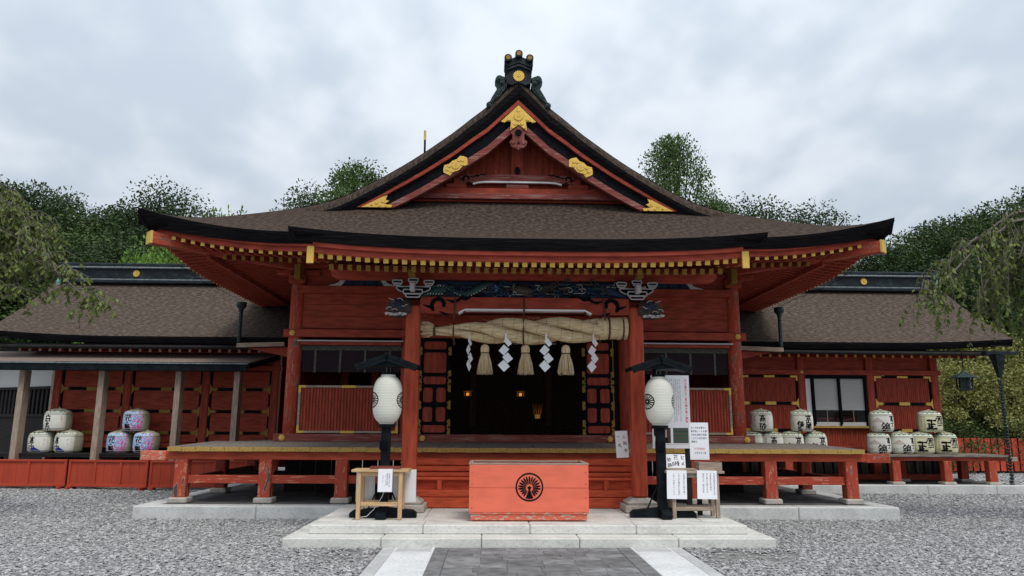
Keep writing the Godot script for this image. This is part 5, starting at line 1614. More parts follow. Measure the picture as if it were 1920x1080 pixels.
func brush(im: Image, glyph: String, x: float, y: float, size: float, w: float, c: Color) -> void:
	var k := 0
	for stroke in GLYPH[glyph].split(";"):
		var pts := []
		for p in stroke.split(" "):
			var v: PackedStringArray = p.split(",")
			pts.append(Vector2(x + float(v[0]) * size / 10.0, y + float(v[1]) * size / 10.0))
		for i in pts.size() - 1:
			var n := maxi(2, int(pts[i].distance_to(pts[i + 1]) / maxf(0.6, w * 0.3)))
			for j in n + 1:
				var p: Vector2 = pts[i].lerp(pts[i + 1], float(j) / n)
				dot(im, p.x, p.y, w * (0.5 + 0.14 * sin(k * 1.7 + j * 0.5)), c)
		k += 1

func small_text(im: Image, r: Rect2, size: float, gap: float, c: Color, seed_: int, fill := 1.0) -> void:
	# columns of brush characters too small to read, set from right to left
	var lr := RandomNumberGenerator.new()
	lr.seed = seed_
	var keys := GLYPH.keys()
	var x := r.end.x - size
	while x >= r.position.x:
		var y := r.position.y
		var stop := r.position.y + r.size.y * (fill * lr.randf_range(0.72, 1.0))
		while y + size <= stop:
			brush(im, keys[lr.randi() % keys.size()], x, y, size * 0.92, maxf(0.9, size * 0.11), c)
			y += size * 1.04
		x -= size + gap

func tex_mat(called: String, im: Image, rough := 0.8) -> StandardMaterial3D:
	var m := mat(called, Color.WHITE, rough)
	m.albedo_texture = ImageTexture.create_from_image(im)
	m.texture_repeat = false
	return m

func blank(w: int, h: int, c: Color) -> Image:
	var im := Image.create(w, h, false, Image.FORMAT_RGBA8)
	im.fill(c)
	return im

# sheet of paper or board with print on the front face
func printed(called: String, parent: Node, c: Vector3, size: Vector2, thick: float, m: Material, back: Material, b := Basis.IDENTITY) -> MeshInstance3D:
	var o := part(called, parent, c, Vector3(size.x, size.y, thick), back, 0.0 if thick < 0.006 else 0.002, b)
	var s := st()
	var f := func(x, y): return c + b * Vector3(x * size.x * 0.499, y * size.y * 0.499, thick / 2.0 + 0.0015)
	quv(s, [f.call(-1, -1), f.call(-1, 1), f.call(1, 1), f.call(1, -1)], [Vector2(0, 1), Vector2(0, 0), Vector2(1, 0), Vector2(1, 1)])
	put("print", s, m, o)
	return o

# ---------------------------------------------------------------- things before the hall
func build_offering_box() -> void:
	var o := thing("offering_box", Vector3(0.005, 0.24, -1.08), "large vermilion offering box with a round black crest on its front", "offering box")
	var cx := 0.005
	for e in [[0.36, 0.685], [0.687, 1.0]]:
		part("front_board", o, Vector3(cx, (e[0] + e[1]) / 2.0, -0.7), Vector3(1.66, e[1] - e[0] - 0.003, 0.04), M.box_paint_x, 0.004)
	part("front_skirt", o, Vector3(cx, 0.305, -0.71), Vector3(1.61, 0.1, 0.035), M.box_chipped, 0.004)
	part("front_rim", o, Vector3(cx, 1.012, -0.71), Vector3(1.68, 0.024, 0.06), M.grey_wood_x, 0.004)
	part("chipped_edge", o, Vector3(cx, 0.349, -0.698), Vector3(1.655, 0.018, 0.044), M.box_chipped, 0.003)
	for sg in [-1.0, 1.0]:
		part("side_board", o, Vector3(cx + sg * 0.81, 0.68, -1.1), Vector3(0.04, 0.64, 0.76), M.box_paint_z, 0.004)
		part("side_skirt", o, Vector3(cx + sg * 0.79, 0.305, -1.1), Vector3(0.035, 0.1, 0.74), M.box_chipped, 0.004)
		part("side_rim", o, Vector3(cx + sg * 0.81, 1.012, -1.11), Vector3(0.06, 0.024, 0.74), M.grey_wood_z, 0.004)
		for y in [0.42, 0.56, 0.74, 0.9]:
			for x in [0.79]:
				var s := st()
				prism(s, disc_poly(0.008, 8), Vector3(cx + sg * x, y, -0.68), 0.004)
				put("nail", s, M.worn_y, o)
	part("back_board", o, Vector3(cx, 0.68, -1.48), Vector3(1.66, 0.64, 0.04), M.box_paint_x, 0.004)
	part("back_rim", o, Vector3(cx, 1.012, -1.48), Vector3(1.68, 0.024, 0.06), M.grey_wood_x, 0.004)
	for k in 9:
		bar_part("grille_bar", o, Vector3(cx - 0.72 + 0.18 * k, 0.97, -0.74), Vector3(cx - 0.72 + 0.18 * k, 0.97, -1.46), 0.05, 0.04, M.dark_wood_z)
	# crest: ring, seventeen leaves and a trunk, inlaid in black
	var s := st()
	var c := Vector2(cx + 0.005, 0.7)
	var ring := PackedVector2Array()
	for k in 40:
		var a0 := TAU * k / 40.0; var a1 := TAU * (k + 1) / 40.0
		prism(s, PackedVector2Array([c + Vector2(cos(a0), sin(a0)) * 0.193, c + Vector2(cos(a1), sin(a1)) * 0.193, c + Vector2(cos(a1), sin(a1)) * 0.172, c + Vector2(cos(a0), sin(a0)) * 0.172]), Vector3(0, 0, -0.68), 0.004)
	for k in 19:
		var a := lerpf(-0.95, PI + 0.95, k / 18.0)
		var poly := PackedVector2Array()
		var r1 := 0.158 if absf(a - PI / 2) < 1.9 else 0.14
		for v in [Vector2(0.05, -0.004), Vector2(r1 * 0.75, -0.0125), Vector2(r1 * 0.95, -0.008), Vector2(r1, 0), Vector2(r1 * 0.95, 0.008), Vector2(r1 * 0.75, 0.0125), Vector2(0.05, 0.004)]:
			poly.append(c + Vector2(0, -0.01) + v.rotated(a))
		prism(s, poly, Vector3(0, 0, -0.68), 0.004)
	prism(s, P2([c.x - 0.055, c.y - 0.15, c.x - 0.03, c.y - 0.09, c.x - 0.012, c.y - 0.04, c.x - 0.02, c.y - 0.02, c.x - 0.028, c.y - 0.002, c.x, c.y + 0.016, c.x + 0.028, c.y - 0.002, c.x + 0.02, c.y - 0.02, c.x + 0.012, c.y - 0.04, c.x + 0.03, c.y - 0.09, c.x + 0.055, c.y - 0.15, c.x, c.y - 0.158]), Vector3(0, 0, -0.68), 0.005)
	put("crest", s, M.black, o)

func build_lantern(x: float, z: float, label: String, turn: float) -> void:
	var o := thing("paper_lantern_stand", Vector3(x, 0.24, z), label, "lantern", "paper lanterns on black stands before the porch")
	# crossed foot, post, bracket
	for e in [[0.0, 0.95], [PI / 2, 0.6]]:
		var s := st()
		var b := Basis(Vector3.UP, e[0])
		var l: float = e[1] / 2.0
		prism(s, P2([-l, 0, -l, 0.06, -l + 0.05, 0.1, -0.1, 0.13, 0.1, 0.13, l - 0.05, 0.1, l, 0.06, l, 0]), Vector3(x, 0.24 if e[0] == 0.0 else 0.243, z) + b * Vector3(0, 0, -0.07), 0.14, b)
		put("foot", s, M.lantern_black, o)
	part("post", o, Vector3(x, 0.97, z), Vector3(0.13, 1.22, 0.12), M.lantern_black, 0.01)
	for sg in [-1.0, 1.0]:
		bar_part("brace", o, Vector3(x + sg * 0.22, 0.36, z), Vector3(x + sg * 0.05, 0.72, z), 0.02, 0.02, M.lantern_black)
	part("back_post", o, Vector3(x, 1.96, z - 0.24), Vector3(0.07, 1.1, 0.07), M.lantern_black, 0.008)
	part("arm", o, Vector3(x, 1.42, z - 0.12), Vector3(0.07, 0.06, 0.3), M.lantern_black, 0.006)
	part("collar", o, Vector3(x - 0.02, 1.25, z + 0.04), Vector3(0.12, 0.14, 0.1), M.black, 0.006)
	# paper body with its ribs
	var s := st()
	var prof := []
	var n := 64
	for i in n + 1:
		var t := float(i) / n
		var r := 0.212 * pow(maxf(0.0, 1.0 - pow(absf(2.0 * t - 1.0), 3.2)), 0.42)
		r = maxf(r, 0.105)
		prof.append([r + 0.0035 * (i % 2), 1.545 + 0.72 * t])
	lathe(s, Vector3(x, 0, z), prof, 40, false, 2.0, true)
	var body := put("paper_body", s, M.lantern_paper, o)
	body.transform = body.transform * Transform3D(Basis.IDENTITY, Vector3(x, 0, z)) * Transform3D(Basis(Vector3.UP, turn), Vector3.ZERO) * Transform3D(Basis.IDENTITY, Vector3(-x, 0, -z))
	s = st()
	lathe(s, Vector3(x, 1.5, z), [[0.0, 0.0], [0.12, 0.0], [0.125, 0.05], [0.0, 0.05]], 24)
	lathe(s, Vector3(x, 2.26, z), [[0.0, 0.0], [0.1, 0.0], [0.1, 0.035], [0.0, 0.035]], 24)
	put("hoop", s, M.lantern_black, o)
	s = st()
	for sg in [-1.0, 1.0]: tube(s, [Vector3(x + sg * 0.03, 2.28, z), Vector3(x + sg * 0.025, 2.4, z)], [0.008, 0.008], 6)
	put("hanger", s, M.copper_edge, o)
	# small gabled roof
	for sg in [-1.0, 1.0]:
		var r := bar_part("roof_board", o, Vector3(x + sg * 0.0, 2.53, z), Vector3(x + sg * 0.455, 2.37, z), 0.5, 0.06, M.lantern_black, 0.006)
		bar_part("barge_board", o, Vector3(x + sg * 0.01, 2.478, z + 0.23), Vector3(x + sg * 0.43, 2.33, z + 0.23), 0.03, 0.055, M.lantern_black, 0.004)
		for k in 4:
			bar_part("roof_batten", r, Vector3(x + sg * (0.08 + 0.1 * k), 2.525 - 0.035 * k, z - 0.26), Vector3(x + sg * (0.08 + 0.1 * k), 2.525 - 0.035 * k, z + 0.26), 0.015, 0.014, M.lantern_black, 0.002)
	s = st()
	prism(s, P2([x - 0.36, 2.375, x + 0.36, 2.375, x, 2.5]), Vector3(0, 0, z - 0.2), 0.4)
	put("roof_core", s, M.lantern_black, o)
	bar_part("ridge_pole", o, Vector3(x, 2.55, z - 0.28), Vector3(x, 2.55, z + 0.28), 0.05, 0.05, M.lantern_black, 0.012)

func table(called: String, at: Vector3, w: float, d: float, hgt: float, label: String, mt: String, turn := 0.0) -> Node3D:
	var o := thing(called, at, label, "table")
	var b := Basis(Vector3.UP, turn)
	part("table_top", o, at + Vector3(0, hgt - 0.0175, 0), Vector3(w, 0.035, d), M[mt + "_x"], 0.006, b)
	for sx in [-1.0, 1.0]:
		for sz in [-1.0, 1.0]:
			part("leg", o, at + b * Vector3(sx * (w / 2.0 - 0.11), (hgt - 0.035) / 2.0, sz * (d / 2.0 - 0.05)), Vector3(0.055, hgt - 0.036, 0.055), M[mt + "_y"], 0.004, b)
	for sz in [-1.0, 1.0]:
		part("apron", o, at + b * Vector3(0, hgt - 0.065, sz * (d / 2.0 - 0.05)), Vector3(w - 0.28, 0.055, 0.03), M[mt + "_x"], 0.004, b)
		part("stretcher", o, at + b * Vector3(0, 0.21 if mt == "pine" else 0.13, sz * (d / 2.0 - 0.05)), Vector3(w - 0.28, 0.055, 0.03), M[mt + "_x"], 0.004, b)
	for sx in [-1.0, 1.0]:
		part("side_apron", o, at + b * Vector3(sx * (w / 2.0 - 0.11), hgt - 0.065, 0), Vector3(0.03, 0.055, d - 0.16), M[mt + "_z"], 0.004, b)
	return o

func build_tables_and_signs() -> void:
	var ink := Color(0.06, 0.06, 0.08)
	# table beside the lantern with a paper hung over its front
	table("wooden_table", Vector3(-2.08, 0.24, -1.0), 0.8, 0.4, 0.68, "new pale pine table before the lantern beside the plain papers", "pine")
	var tr := thing("wooden_tray", Vector3(-2.02, 0.92, -0.95), "shallow brown wooden tray lying on the pale pine table", "tray")
	part("tray_base", tr, Vector3(-2.02, 0.926, -0.95), Vector3(0.42, 0.012, 0.24), M.grey_wood_x, 0.002)
	for sg in [-1.0, 1.0]:
		part("tray_side", tr, Vector3(-2.02, 0.942, -0.95 + sg * 0.115), Vector3(0.42, 0.03, 0.012), M.bleached_x, 0.002)
		part("tray_end", tr, Vector3(-2.02 + sg * 0.204, 0.942, -0.95), Vector3(0.012, 0.03, 0.218), M.bleached_z, 0.002)
	var im := blank(160, 256, Color(0.95, 0.95, 0.97))
	small_text(im, Rect2(95, 40, 40, 190), 17, 6, ink, 3)
	small_text(im, Rect2(30, 60, 60, 150), 12, 16, Color(0.4, 0.4, 0.42), 4)
	var pm := tex_mat("print_table_paper", im)
	var pp := thing("paper_notice", Vector3(-2.0, 0.62, -0.78), "white paper with one bold column hung over the pine table's front", "notice")
	printed("sheet", pp, Vector3(-2.0, 0.775, -0.782), Vector2(0.2, 0.31), 0.003, pm, M.paper)
	part("folded_top", pp, Vector3(-2.0, 0.9275, -0.86), Vector3(0.2, 0.003, 0.15), M.paper, 0.0)
	var cord := thing("power_cord", Vector3(-2.2, 0.24, -1.1), "thin pale power cord trailing down behind the pine table", "cord")
	var cs := st()
	tube(cs, [Vector3(-1.98, 0.88, -1.12), Vector3(-2.02, 0.7, -1.1), Vector3(-2.08, 0.52, -1.08), Vector3(-2.18, 0.36, -1.06), Vector3(-2.28, 0.262, -1.04), Vector3(-2.36, 0.256, -1.0)], [0.005], 6)
	put("wire", cs, M.white_paint, cord)
	for e in [[-2.34, "plain white paper sheet hung behind the pine table's outer legs"], [-1.78, "plain white paper sheet hung behind the pine table beside the porch pillar"]]:
		var sh := thing("paper_sheet", Vector3(e[0], 0.5, -1.22), e[1], "paper", "plain papers hung behind the pine table")
		var s := st()
		var w := 0.27 if e[0] < -2 else 0.34
		sheet(s, 6, 4, func(i, j): return Vector3(e[0] + w * (i / 6.0 - 0.5), lerpf(0.9, 0.44, j / 4.0), -1.22 + 0.012 * sin(i * 1.3 + j * 0.8)))
		put("sheet", s, M.paper, sh)
	# grey table with box, card and hanging papers
	table("wooden_table", Vector3(2.44, 0.24, -1.22), 0.86, 0.34, 0.66, "greyed wooden table hung with two written papers beside the lantern", "grey_wood", 0.02)
	for e in [[2.16, 11, "written white paper hung over the greyed table, next to the lantern post"], [2.6, 12, "written white paper hung over the greyed table below the small wooden box"]]:
		im = blank(160, 200, Color(0.95, 0.96, 0.98))
		small_text(im, Rect2(20, 18, 126, 170), 15, 26 if e[1] == 11 else 14, Color(0.2, 0.2, 0.24), e[1])
		var wp := thing("paper_notice", Vector3(e[0], 0.62, -1.04), e[2], "notice", "written papers on the greyed table")
		printed("sheet", wp, Vector3(e[0], 0.71, -1.035), Vector2(0.29, 0.4), 0.003, tex_mat("print_paper_%d" % e[1], im), M.paper, Basis(Vector3.BACK, -0.02))
		part("folded_top", wp, Vector3(e[0], 0.9045, -1.09), Vector3(0.28, 0.003, 0.11), M.paper, 0.0)
	im = blank(200, 140, Color(0.95, 0.95, 0.97))
	brush(im, "ヒ", 150, 12, 42, 6, ink); brush(im, "メ", 152, 76, 40, 6, ink)
	brush(im, "花", 78, 6, 50, 5, ink); brush(im, "様", 88, 68, 50, 5, ink); brush(im, "糸", 52, 78, 44, 5, ink); brush(im, "砂", 14, 36, 40, 5, ink); brush(im, "錦", 14, 90, 42, 4, ink)
	var cd := thing("written_card", Vector3(2.22, 0.9, -1.25), "small white card with bold brush characters propped on the greyed table", "card")
	part("card_base", cd, Vector3(2.26, 0.915, -1.2), Vector3(0.44, 0.03, 0.2), M.grey_wood_x, 0.004)
	printed("card", cd, Vector3(2.2, 1.033, -1.22), Vector2(0.29, 0.2), 0.006, tex_mat("print_card", im), M.paper, Basis(Vector3.RIGHT, -0.12))
	var bx := thing("wooden_box", Vector3(2.68, 0.9, -1.22), "open grey wooden box at the end of the greyed table", "box")
	for sz in [-1.0, 1.0]: part("box_side", bx, Vector3(2.68, 0.96, -1.22 + sz * 0.12), Vector3(0.34, 0.115, 0.016), M.grey_wood_x, 0.003)
	for sx in [-1.0, 1.0]: part("box_end", bx, Vector3(2.68 + sx * 0.162, 0.965, -1.22), Vector3(0.016, 0.125, 0.22), M.grey_wood_z, 0.003)
	part("box_floor", bx, Vector3(2.68, 0.911, -1.22), Vector3(0.3, 0.014, 0.22), M.grey_wood_x, 0.0)
	im = blank(200, 320, Color(0.95, 0.96, 0.98))
	for k in 5:
		for j in 8 - (5 if k == 4 else 0):
			brush(im, GLYPH.keys()[(k * 7 + j * 3) % 24], 16 + 21 * j, 36 + 30 * k, 19, 2.2, ink)
	for k in 2:
		for j in 6: brush(im, GLYPH.keys()[(k * 5 + j * 4 + 1) % 24], 44 + 21 * j, 216 + 36 * k, 19, 2.2, Color(0.7, 0.2, 0.25) if k == 0 else ink)
	var nb := thing("notice_board", Vector3(2.6, 1.0, -1.37), "white notice board with lines of print standing behind the wooden box", "notice")
	part("notice_stake", nb, Vector3(2.6, 0.62, -1.45), Vector3(0.07, 0.76, 0.04), M.dark_wood_y, 0.004)
	printed("board", nb, Vector3(2.62, 1.32, -1.42), Vector2(0.29, 0.55), 0.012, tex_mat("print_notice", im), M.paper)
	# tall poster behind the lantern
	im = blank(400, 768, Color(0.93, 0.94, 0.95))
	small_text(im, Rect2(330, 40, 50, 470), 32, 10, Color(0.85, 0.25, 0.35), 21)
	small_text(im, Rect2(40, 40, 270, 470), 13, 8, Color(0.35, 0.35, 0.38), 22)
	for e in [[40, 555, 150, 160, Color(0.3, 0.25, 0.25)], [215, 555, 160, 160, Color(0.32, 0.35, 0.33)]]:
		im.fill_rect(Rect2i(e[0], e[1], e[2], e[3]), e[4])
	for k in 12: im.fill_rect(Rect2i(215, 590 + 8 * k, 160, 5), Color(0.2 + 0.05 * (k % 5), 0.28 + 0.05 * (k % 4), 0.26 + 0.04 * (k % 3)))
	im.fill_rect(Rect2i(60, 575, 90, 80), Color(0.75, 0.6, 0.6)); im.fill_rect(Rect2i(90, 655, 70, 60), Color(0.12, 0.1, 0.12))
	im.fill_rect(Rect2i(40, 728, 335, 4), Color(0.5, 0.5, 0.5))
	var ps := thing("poster_board", Vector3(2.44, 0.24, -2.05), "tall white poster with red heading column and two photographs behind the lantern", "poster")
	part("poster_stake", ps, Vector3(2.62, 0.75, -2.09), Vector3(0.08, 1.0, 0.05), M.dark_wood_y, 0.004)
	part("poster_foot", ps, Vector3(2.62, 0.27, -2.05), Vector3(0.5, 0.06, 0.12), M.dark_wood_x, 0.004)
	printed("board", ps, Vector3(2.36, 1.77, -2.05), Vector2(0.62, 1.16), 0.012, tex_mat("print_poster", im), M.paper)
	# sign with the manner of worship, leaning at the porch pillar
	im = blank(120, 256, Color(0.93, 0.93, 0.93))
	brush(im, "二", 66, 40, 34, 5, ink); brush(im, "拍", 70, 100, 36, 4, ink); brush(im, "手", 74, 170, 38, 5, ink)
	brush(im, "一", 14, 40, 30, 4, ink); brush(im, "礼", 22, 120, 36, 4, ink)
	var sg2 := thing("hand_sign", Vector3(1.55, 1.05, -2.2), "narrow white sign with five brush characters beside the porch pillar", "sign")
	printed("board", sg2, Vector3(1.57, 1.25, -2.12), Vector2(0.2, 0.42), 0.01, tex_mat("print_sign", im), M.paper, Basis(Vector3.BACK, 0.05))

func build_rope() -> void:
	var o := thing("sacred_rope", Vector3(0, 3.0, -1.95), "thick twisted straw rope hung between the porch pillars", "rope")
	var axis := func(t): # t 0..1 from the tapered end to the cut end
		var x := lerpf(-1.44, 1.22, t)
		return Vector3(x, 3.03 - 0.02 * sin(t * PI) + 0.045 * t, -1.94)
	var fat := func(t): return lerpf(0.075, 0.215, smoothstep(0.0, 0.42, t)) * (1.0 - 0.12 * smoothstep(0.75, 1.0, t))
	for k in 3:
		var s := st(); var s2 := st()
		var pts := []; var rad := []
		for i in 61:
			var t := i / 60.0
			var a := TAU * (k / 3.0 - t * 1.12) + 0.4
			var f: float = fat.call(t)
			pts.append(axis.call(t) + Vector3(0, sin(a) * f * 0.57, cos(a) * f * 0.57)); rad.append(f * 0.455)
			if i % 4 == 1 and i < 59: rope_ring(s2, pts[-1], Vector3(1, -cos(a) * 0.3, sin(a) * 0.3), f * 0.458, 0.0025)
		tube(s, pts, rad, 18)
		var sd := put("strand", s, M.straw, o)
		put("binding_twine", s2, M.twine, sd)
	# cut end with its bands
	var s := st()
	tube(s, [Vector3(1.18, 3.07, -1.94), Vector3(1.3, 3.09, -1.94), Vector3(1.5, 3.095, -1.94), Vector3(1.655, 3.095, -1.94)], [0.17, 0.178, 0.176, 0.185], 24)
	var ce := put("cut_end", s, M.straw, o)
	for e in [[1.26, 0.05], [1.34, 0.03], [1.5, 0.035], [1.57, 0.025]]:
		s = st()
		tube(s, [Vector3(e[0], 3.09, -1.94), Vector3(e[0] + e[1], 3.09, -1.94)], [0.185, 0.185], 24)
		put("band", s, M.cord_brown if e[1] < 0.033 else M.straw_v, ce)
	# frayed end, a brush of loose straws beyond the tie
	s = st()
	tube(s, [Vector3(-1.475, 3.03, -1.94), Vector3(-1.435, 3.03, -1.94)], [0.088, 0.088], 16)
	put("tie", s, M.cord_brown, o)
	s = st()
	var lr := RandomNumberGenerator.new()
	lr.seed = 9
	for k in 220:
		var a := lr.randf() * TAU; var r := 0.07 * sqrt(lr.randf())
		var p0 := Vector3(-1.44, 3.03 + sin(a) * r, -1.94 + cos(a) * r)
		var p1 := Vector3(lr.randf_range(-1.68, -1.56), 3.045 + sin(a) * r * 1.9 + lr.randf_range(-0.02, 0.02), -1.94 + cos(a) * r * 1.9)
		tube(s, [p0, (p0 + p1) / 2.0 + Vector3(0, 0.008, 0), p1], [0.007, 0.006, 0.003], 4, false)
	put("frayed_straw", s, M.straw, o, "stuff")
	s = st()
	for k in 160:
		var t := lr.randf()
		var a := lr.randf() * TAU
		var f: float = fat.call(t)
		var p: Vector3 = axis.call(t) + Vector3(0, sin(a), cos(a)) * f * 0.98
		tube(s, [p, p + Vector3(lr.randf_range(0.03, 0.09) * (1 if lr.randf() < 0.5 else -1), lr.randf_range(-0.02, 0.03), 0.012)], [0.0025, 0.001], 3, false)
	put("loose_straw", s, M.straw, o, "stuff")
	# hanging straps
	for x in [-1.13, -0.02]:
		s = st()
		tube(s, [Vector3(x, 3.55, -1.79), Vector3(x, 3.34, -1.775), Vector3(x - 0.01, 3.2, -1.74), Vector3(x - 0.012, 3.03, -1.715), Vector3(x - 0.012, 2.9, -1.75), Vector3(x, 2.8, -1.86)], [0.014], 6)
		put("strap", s, M.cord_brown, o)
	s = st()
	tube(s, [Vector3(1.26, 3.55, -1.79), Vector3(1.28, 3.3, -1.775), Vector3(1.285, 3.2, -1.77)], [0.014], 6)
	put("strap", s, M.cord_brown, o)
	# straw tassels
	for x in [-0.64, 0.01, 0.66]:
		var tb := st()
		lathe(tb, Vector3(x, 2.66, -1.92), [[0.0, -0.01], [0.055, 0.0], [0.07, 0.04], [0.07, 0.1], [0.05, 0.14], [0.0, 0.16]], 14)
		var tn := put("tassel", tb, M.straw_v, o)
		s = st()
		tube(s, [Vector3(x - 0.065, 2.68, -1.92), Vector3(x + 0.065, 2.68, -1.92)], [0.001, 0.001], 4, false)
		lathe(s, Vector3(x, 2.668, -1.92), [[0.064, 0.0], [0.072, 0.008], [0.064, 0.016]], 14)
		put("tassel_tie", s, M.twine, tn)
		s = st()
		for k in 190:
			var a := lr.randf() * TAU; var r := sqrt(lr.randf())
			var p0 := Vector3(x + cos(a) * r * 0.055, 2.68, -1.92 + sin(a) * r * 0.055)
			var p1 := Vector3(x + cos(a) * r * 0.135, 2.345 + lr.randf_range(-0.015, 0.03), -1.92 + sin(a) * r * 0.135)
			tube(s, [p0, p0.lerp(p1, 0.5) + Vector3(cos(a), 0, sin(a)) * 0.012 * r, p1], [0.006, 0.006, 0.004], 4, false)
		put("tassel_straw", s, M.straw_v, tn, "stuff")
	# zigzag paper streamers
	var labels := ["narrow zigzag paper streamer hung near the rope's frayed end", "broad zigzag paper streamer hung between the first two straw tassels from the frayed end", "broad zigzag paper streamer hung between the middle tassel and the tassel near the cut end", "narrow zigzag paper streamer hung beside the rope's banded cut end"]
	var xs := [-0.89, -0.31, 0.33, 1.08]
	for k in 4:
		var z := thing("paper_streamer", Vector3(xs[k], 2.9, -1.7), labels[k], "streamer", "paper streamers on the rope")
		s = st()
		var wide := k == 1 or k == 2
		var tw: float = [1.1, 0.0, 0.15, -0.9][k]
		var b := Basis(Vector3.UP, tw)
		var w := 0.15
		for i in 4:
			var off := (0.03 if i % 2 == 0 else -0.03)
			var c := Vector3(xs[k], 2.83 - 0.125 * i, -1.7) + b * Vector3(off, 0, 0.006 * i)
			var rb := b * Basis(Vector3.BACK, 0.7 if i % 2 == 0 else -0.7) if i < 3 else b * Basis(Vector3.BACK, 0.75)
			var sz := Vector3(w * 0.75, w * 0.86, 0.002) if i < 3 else Vector3(w * 0.85, w * 0.95, 0.002)
			if i == 0: sz = Vector3(w * 0.5, w * 0.8, 0.002)
			cbox(s, c, sz, 0.0, rb * Basis(Vector3.UP, 0.12 * (i % 2)))
		cbox(s, Vector3(xs[k], 2.92, -1.71), Vector3(0.03, 0.1, 0.002), 0.0, b)
		put("folded_paper", s, M.paper, z)

func rope_ring(s: SurfaceTool, c: Vector3, d: Vector3, r: float, w: float) -> void:
	var f := frame_of(d)
	var pts := []
	for k in 17:
		var a := TAU * k / 16.0
		pts.append(c + (f[0] * cos(a) + f[1] * sin(a)) * r)
	tube(s, pts, [w], 4, false, false)

# ---------------------------------------------------------------- straw-wrapped barrels
func barrel_texture(kind: String) -> Image:
	var ink := Color(0.05, 0.05, 0.06)
	var straw := Color(0.7, 0.7, 0.61)
	var im := blank(768, 256, straw)
	var lr := RandomNumberGenerator.new()
	lr.seed = kind.length() * 31 + 7
	for i in 900:   # weave of the straw mat
		var c := straw.lerp(Color(0.5, 0.5, 0.4) if lr.randf() < 0.5 else Color(0.85, 0.85, 0.78), 0.5)
		im.fill_rect(Rect2i(lr.randi() % 768, lr.randi() % 256, 1, 6 + lr.randi() % 20), c)
	var paper := Color(0.88, 0.88, 0.84)
	if kind == "flower":
		im.fill_rect(Rect2i(284, 62, 200, 172), Color(0.62, 0.78, 0.9))
		for i in 900:
			var x := lr.randf_range(284, 484); var y := lr.randf_range(62, 234)
			var pink := lr.randf() < clampf(((x - 384) / 150.0) + (y - 150) / 200.0 + 0.3, 0.08, 0.85)
			dot(im, x, y, lr.randf_range(2, 7), ([Color(0.86, 0.32, 0.6), Color(0.9, 0.55, 0.72), Color(0.8, 0.25, 0.5)][lr.randi() % 3]) if pink else ([Color(0.55, 0.75, 0.92), Color(0.75, 0.88, 0.95), Color(0.4, 0.6, 0.85), Color(0.82, 0.8, 0.9)][lr.randi() % 4]))
		brush(im, "花", 326, 86, 58, 8, ink); brush(im, "の", 340, 144, 20, 3, ink); brush(im, "舞", 322, 166, 56, 9, ink)
		im.fill_rect(Rect2i(0, 48, 284, 3), Color(0.3, 0.3, 0.25)); im.fill_rect(Rect2i(484, 48, 284, 3), Color(0.3, 0.3, 0.25))
		return im
	if kind == "black": paper = Color(0.86, 0.85, 0.72)
	im.fill_rect(Rect2i(268, 82, 232, 146), paper)
	im.fill_rect(Rect2i(250, 50, 268, 26), Color(0.83, 0.84, 0.8))
	for x in range(300 if kind != "lake" else 272, 500 if kind != "lake" else 440):   # pine band along the shoulder
		var y := 56.0 + 5.0 * sin(x * 0.13) + 3.0 * sin(x * 0.31)
		dot(im, x, y, 6.0, Color(0.2, 0.36, 0.26) if kind != "lake" and kind != "white" else Color(0.2, 0.25, 0.2))
	for k in 2: brush(im, "正", (262 if kind != "lake" and kind != "white" else 456) + 18 * k, 54, 14, 2, Color(0.25, 0.28, 0.24))
	im.fill_rect(Rect2i(230, 79, 308, 3), Color(0.25, 0.27, 0.2))
	match kind:
		"white":
			brush(im, "白", 318, 92, 58, 9, ink); brush(im, "糸", 314, 156, 64, 9, ink)
			small_text(im, Rect2(452, 100, 20, 100), 20, 6, Color(0.8, 0.3, 0.3), 31)
		"lake":
			brush(im, "富", 320, 96, 52, 7, ink); brush(im, "士", 322, 152, 52, 8, ink)
			for x in range(340, 430):
				var y := 176.0 + absf(x - 365.0) * (0.45 if x > 365 else 0.6)
				for yy in range(int(y), 216): im.set_pixel(x, yy, Color(0.13, 0.16, 0.55))
			for i in 26: brush(im, "一", 276 + lr.randf() * 50, 120 + lr.randf() * 90, 16, 2.5, ink)
			small_text(im, Rect2(440, 110, 40, 80), 11, 14, Color(0.55, 0.55, 0.5), 32)
		"takasago":
			brush(im, "高", 366, 88, 60, 8, ink); brush(im, "砂", 364, 154, 64, 9, ink)
			small_text(im, Rect2(276, 100, 60, 110), 22, 16, Color(0.5, 0.5, 0.47), 33)
		"kyoya":
			brush(im, "京", 412, 88, 58, 9, ink); brush(im, "屋", 412, 146, 60, 9, ink); brush(im, "伊", 340, 138, 60, 11, ink); brush(im, "助", 342, 190, 42, 8, ink)
			small_text(im, Rect2(276, 100, 40, 120), 12, 12, Color(0.5, 0.5, 0.45), 34)
		"nishiki":
			brush(im, "富", 442, 90, 46, 7, ink); brush(im, "士", 446, 138, 42, 6, ink); brush(im, "錦", 368, 150, 76, 9, ink)
			for x in range(296, 400):
				var y := 104.0 + absf(x - 345.0) * 0.75
				for yy in range(int(y), 146):
					if lr.randf() < 0.55: im.set_pixel(x, yy, Color(0.72, 0.6, 0.56).lerp(Color(0.6, 0.55, 0.5), lr.randf()))
			small_text(im, Rect2(290, 176, 40, 40), 16, 6, Color(0.4, 0.4, 0.38), 35)
		"black":
			brush(im, "正", 340, 120, 84, 15, Color(0.09, 0.07, 0.09)); brush(im, "雪", 416, 92, 80, 8.5, Color(0.09, 0.07, 0.09)); brush(im, "正", 344, 150, 60, 9, Color(0.09, 0.07, 0.09))
			small_text(im, Rect2(276, 96, 60, 120), 17, 8, Color(0.62, 0.5, 0.3), 36)
	return im

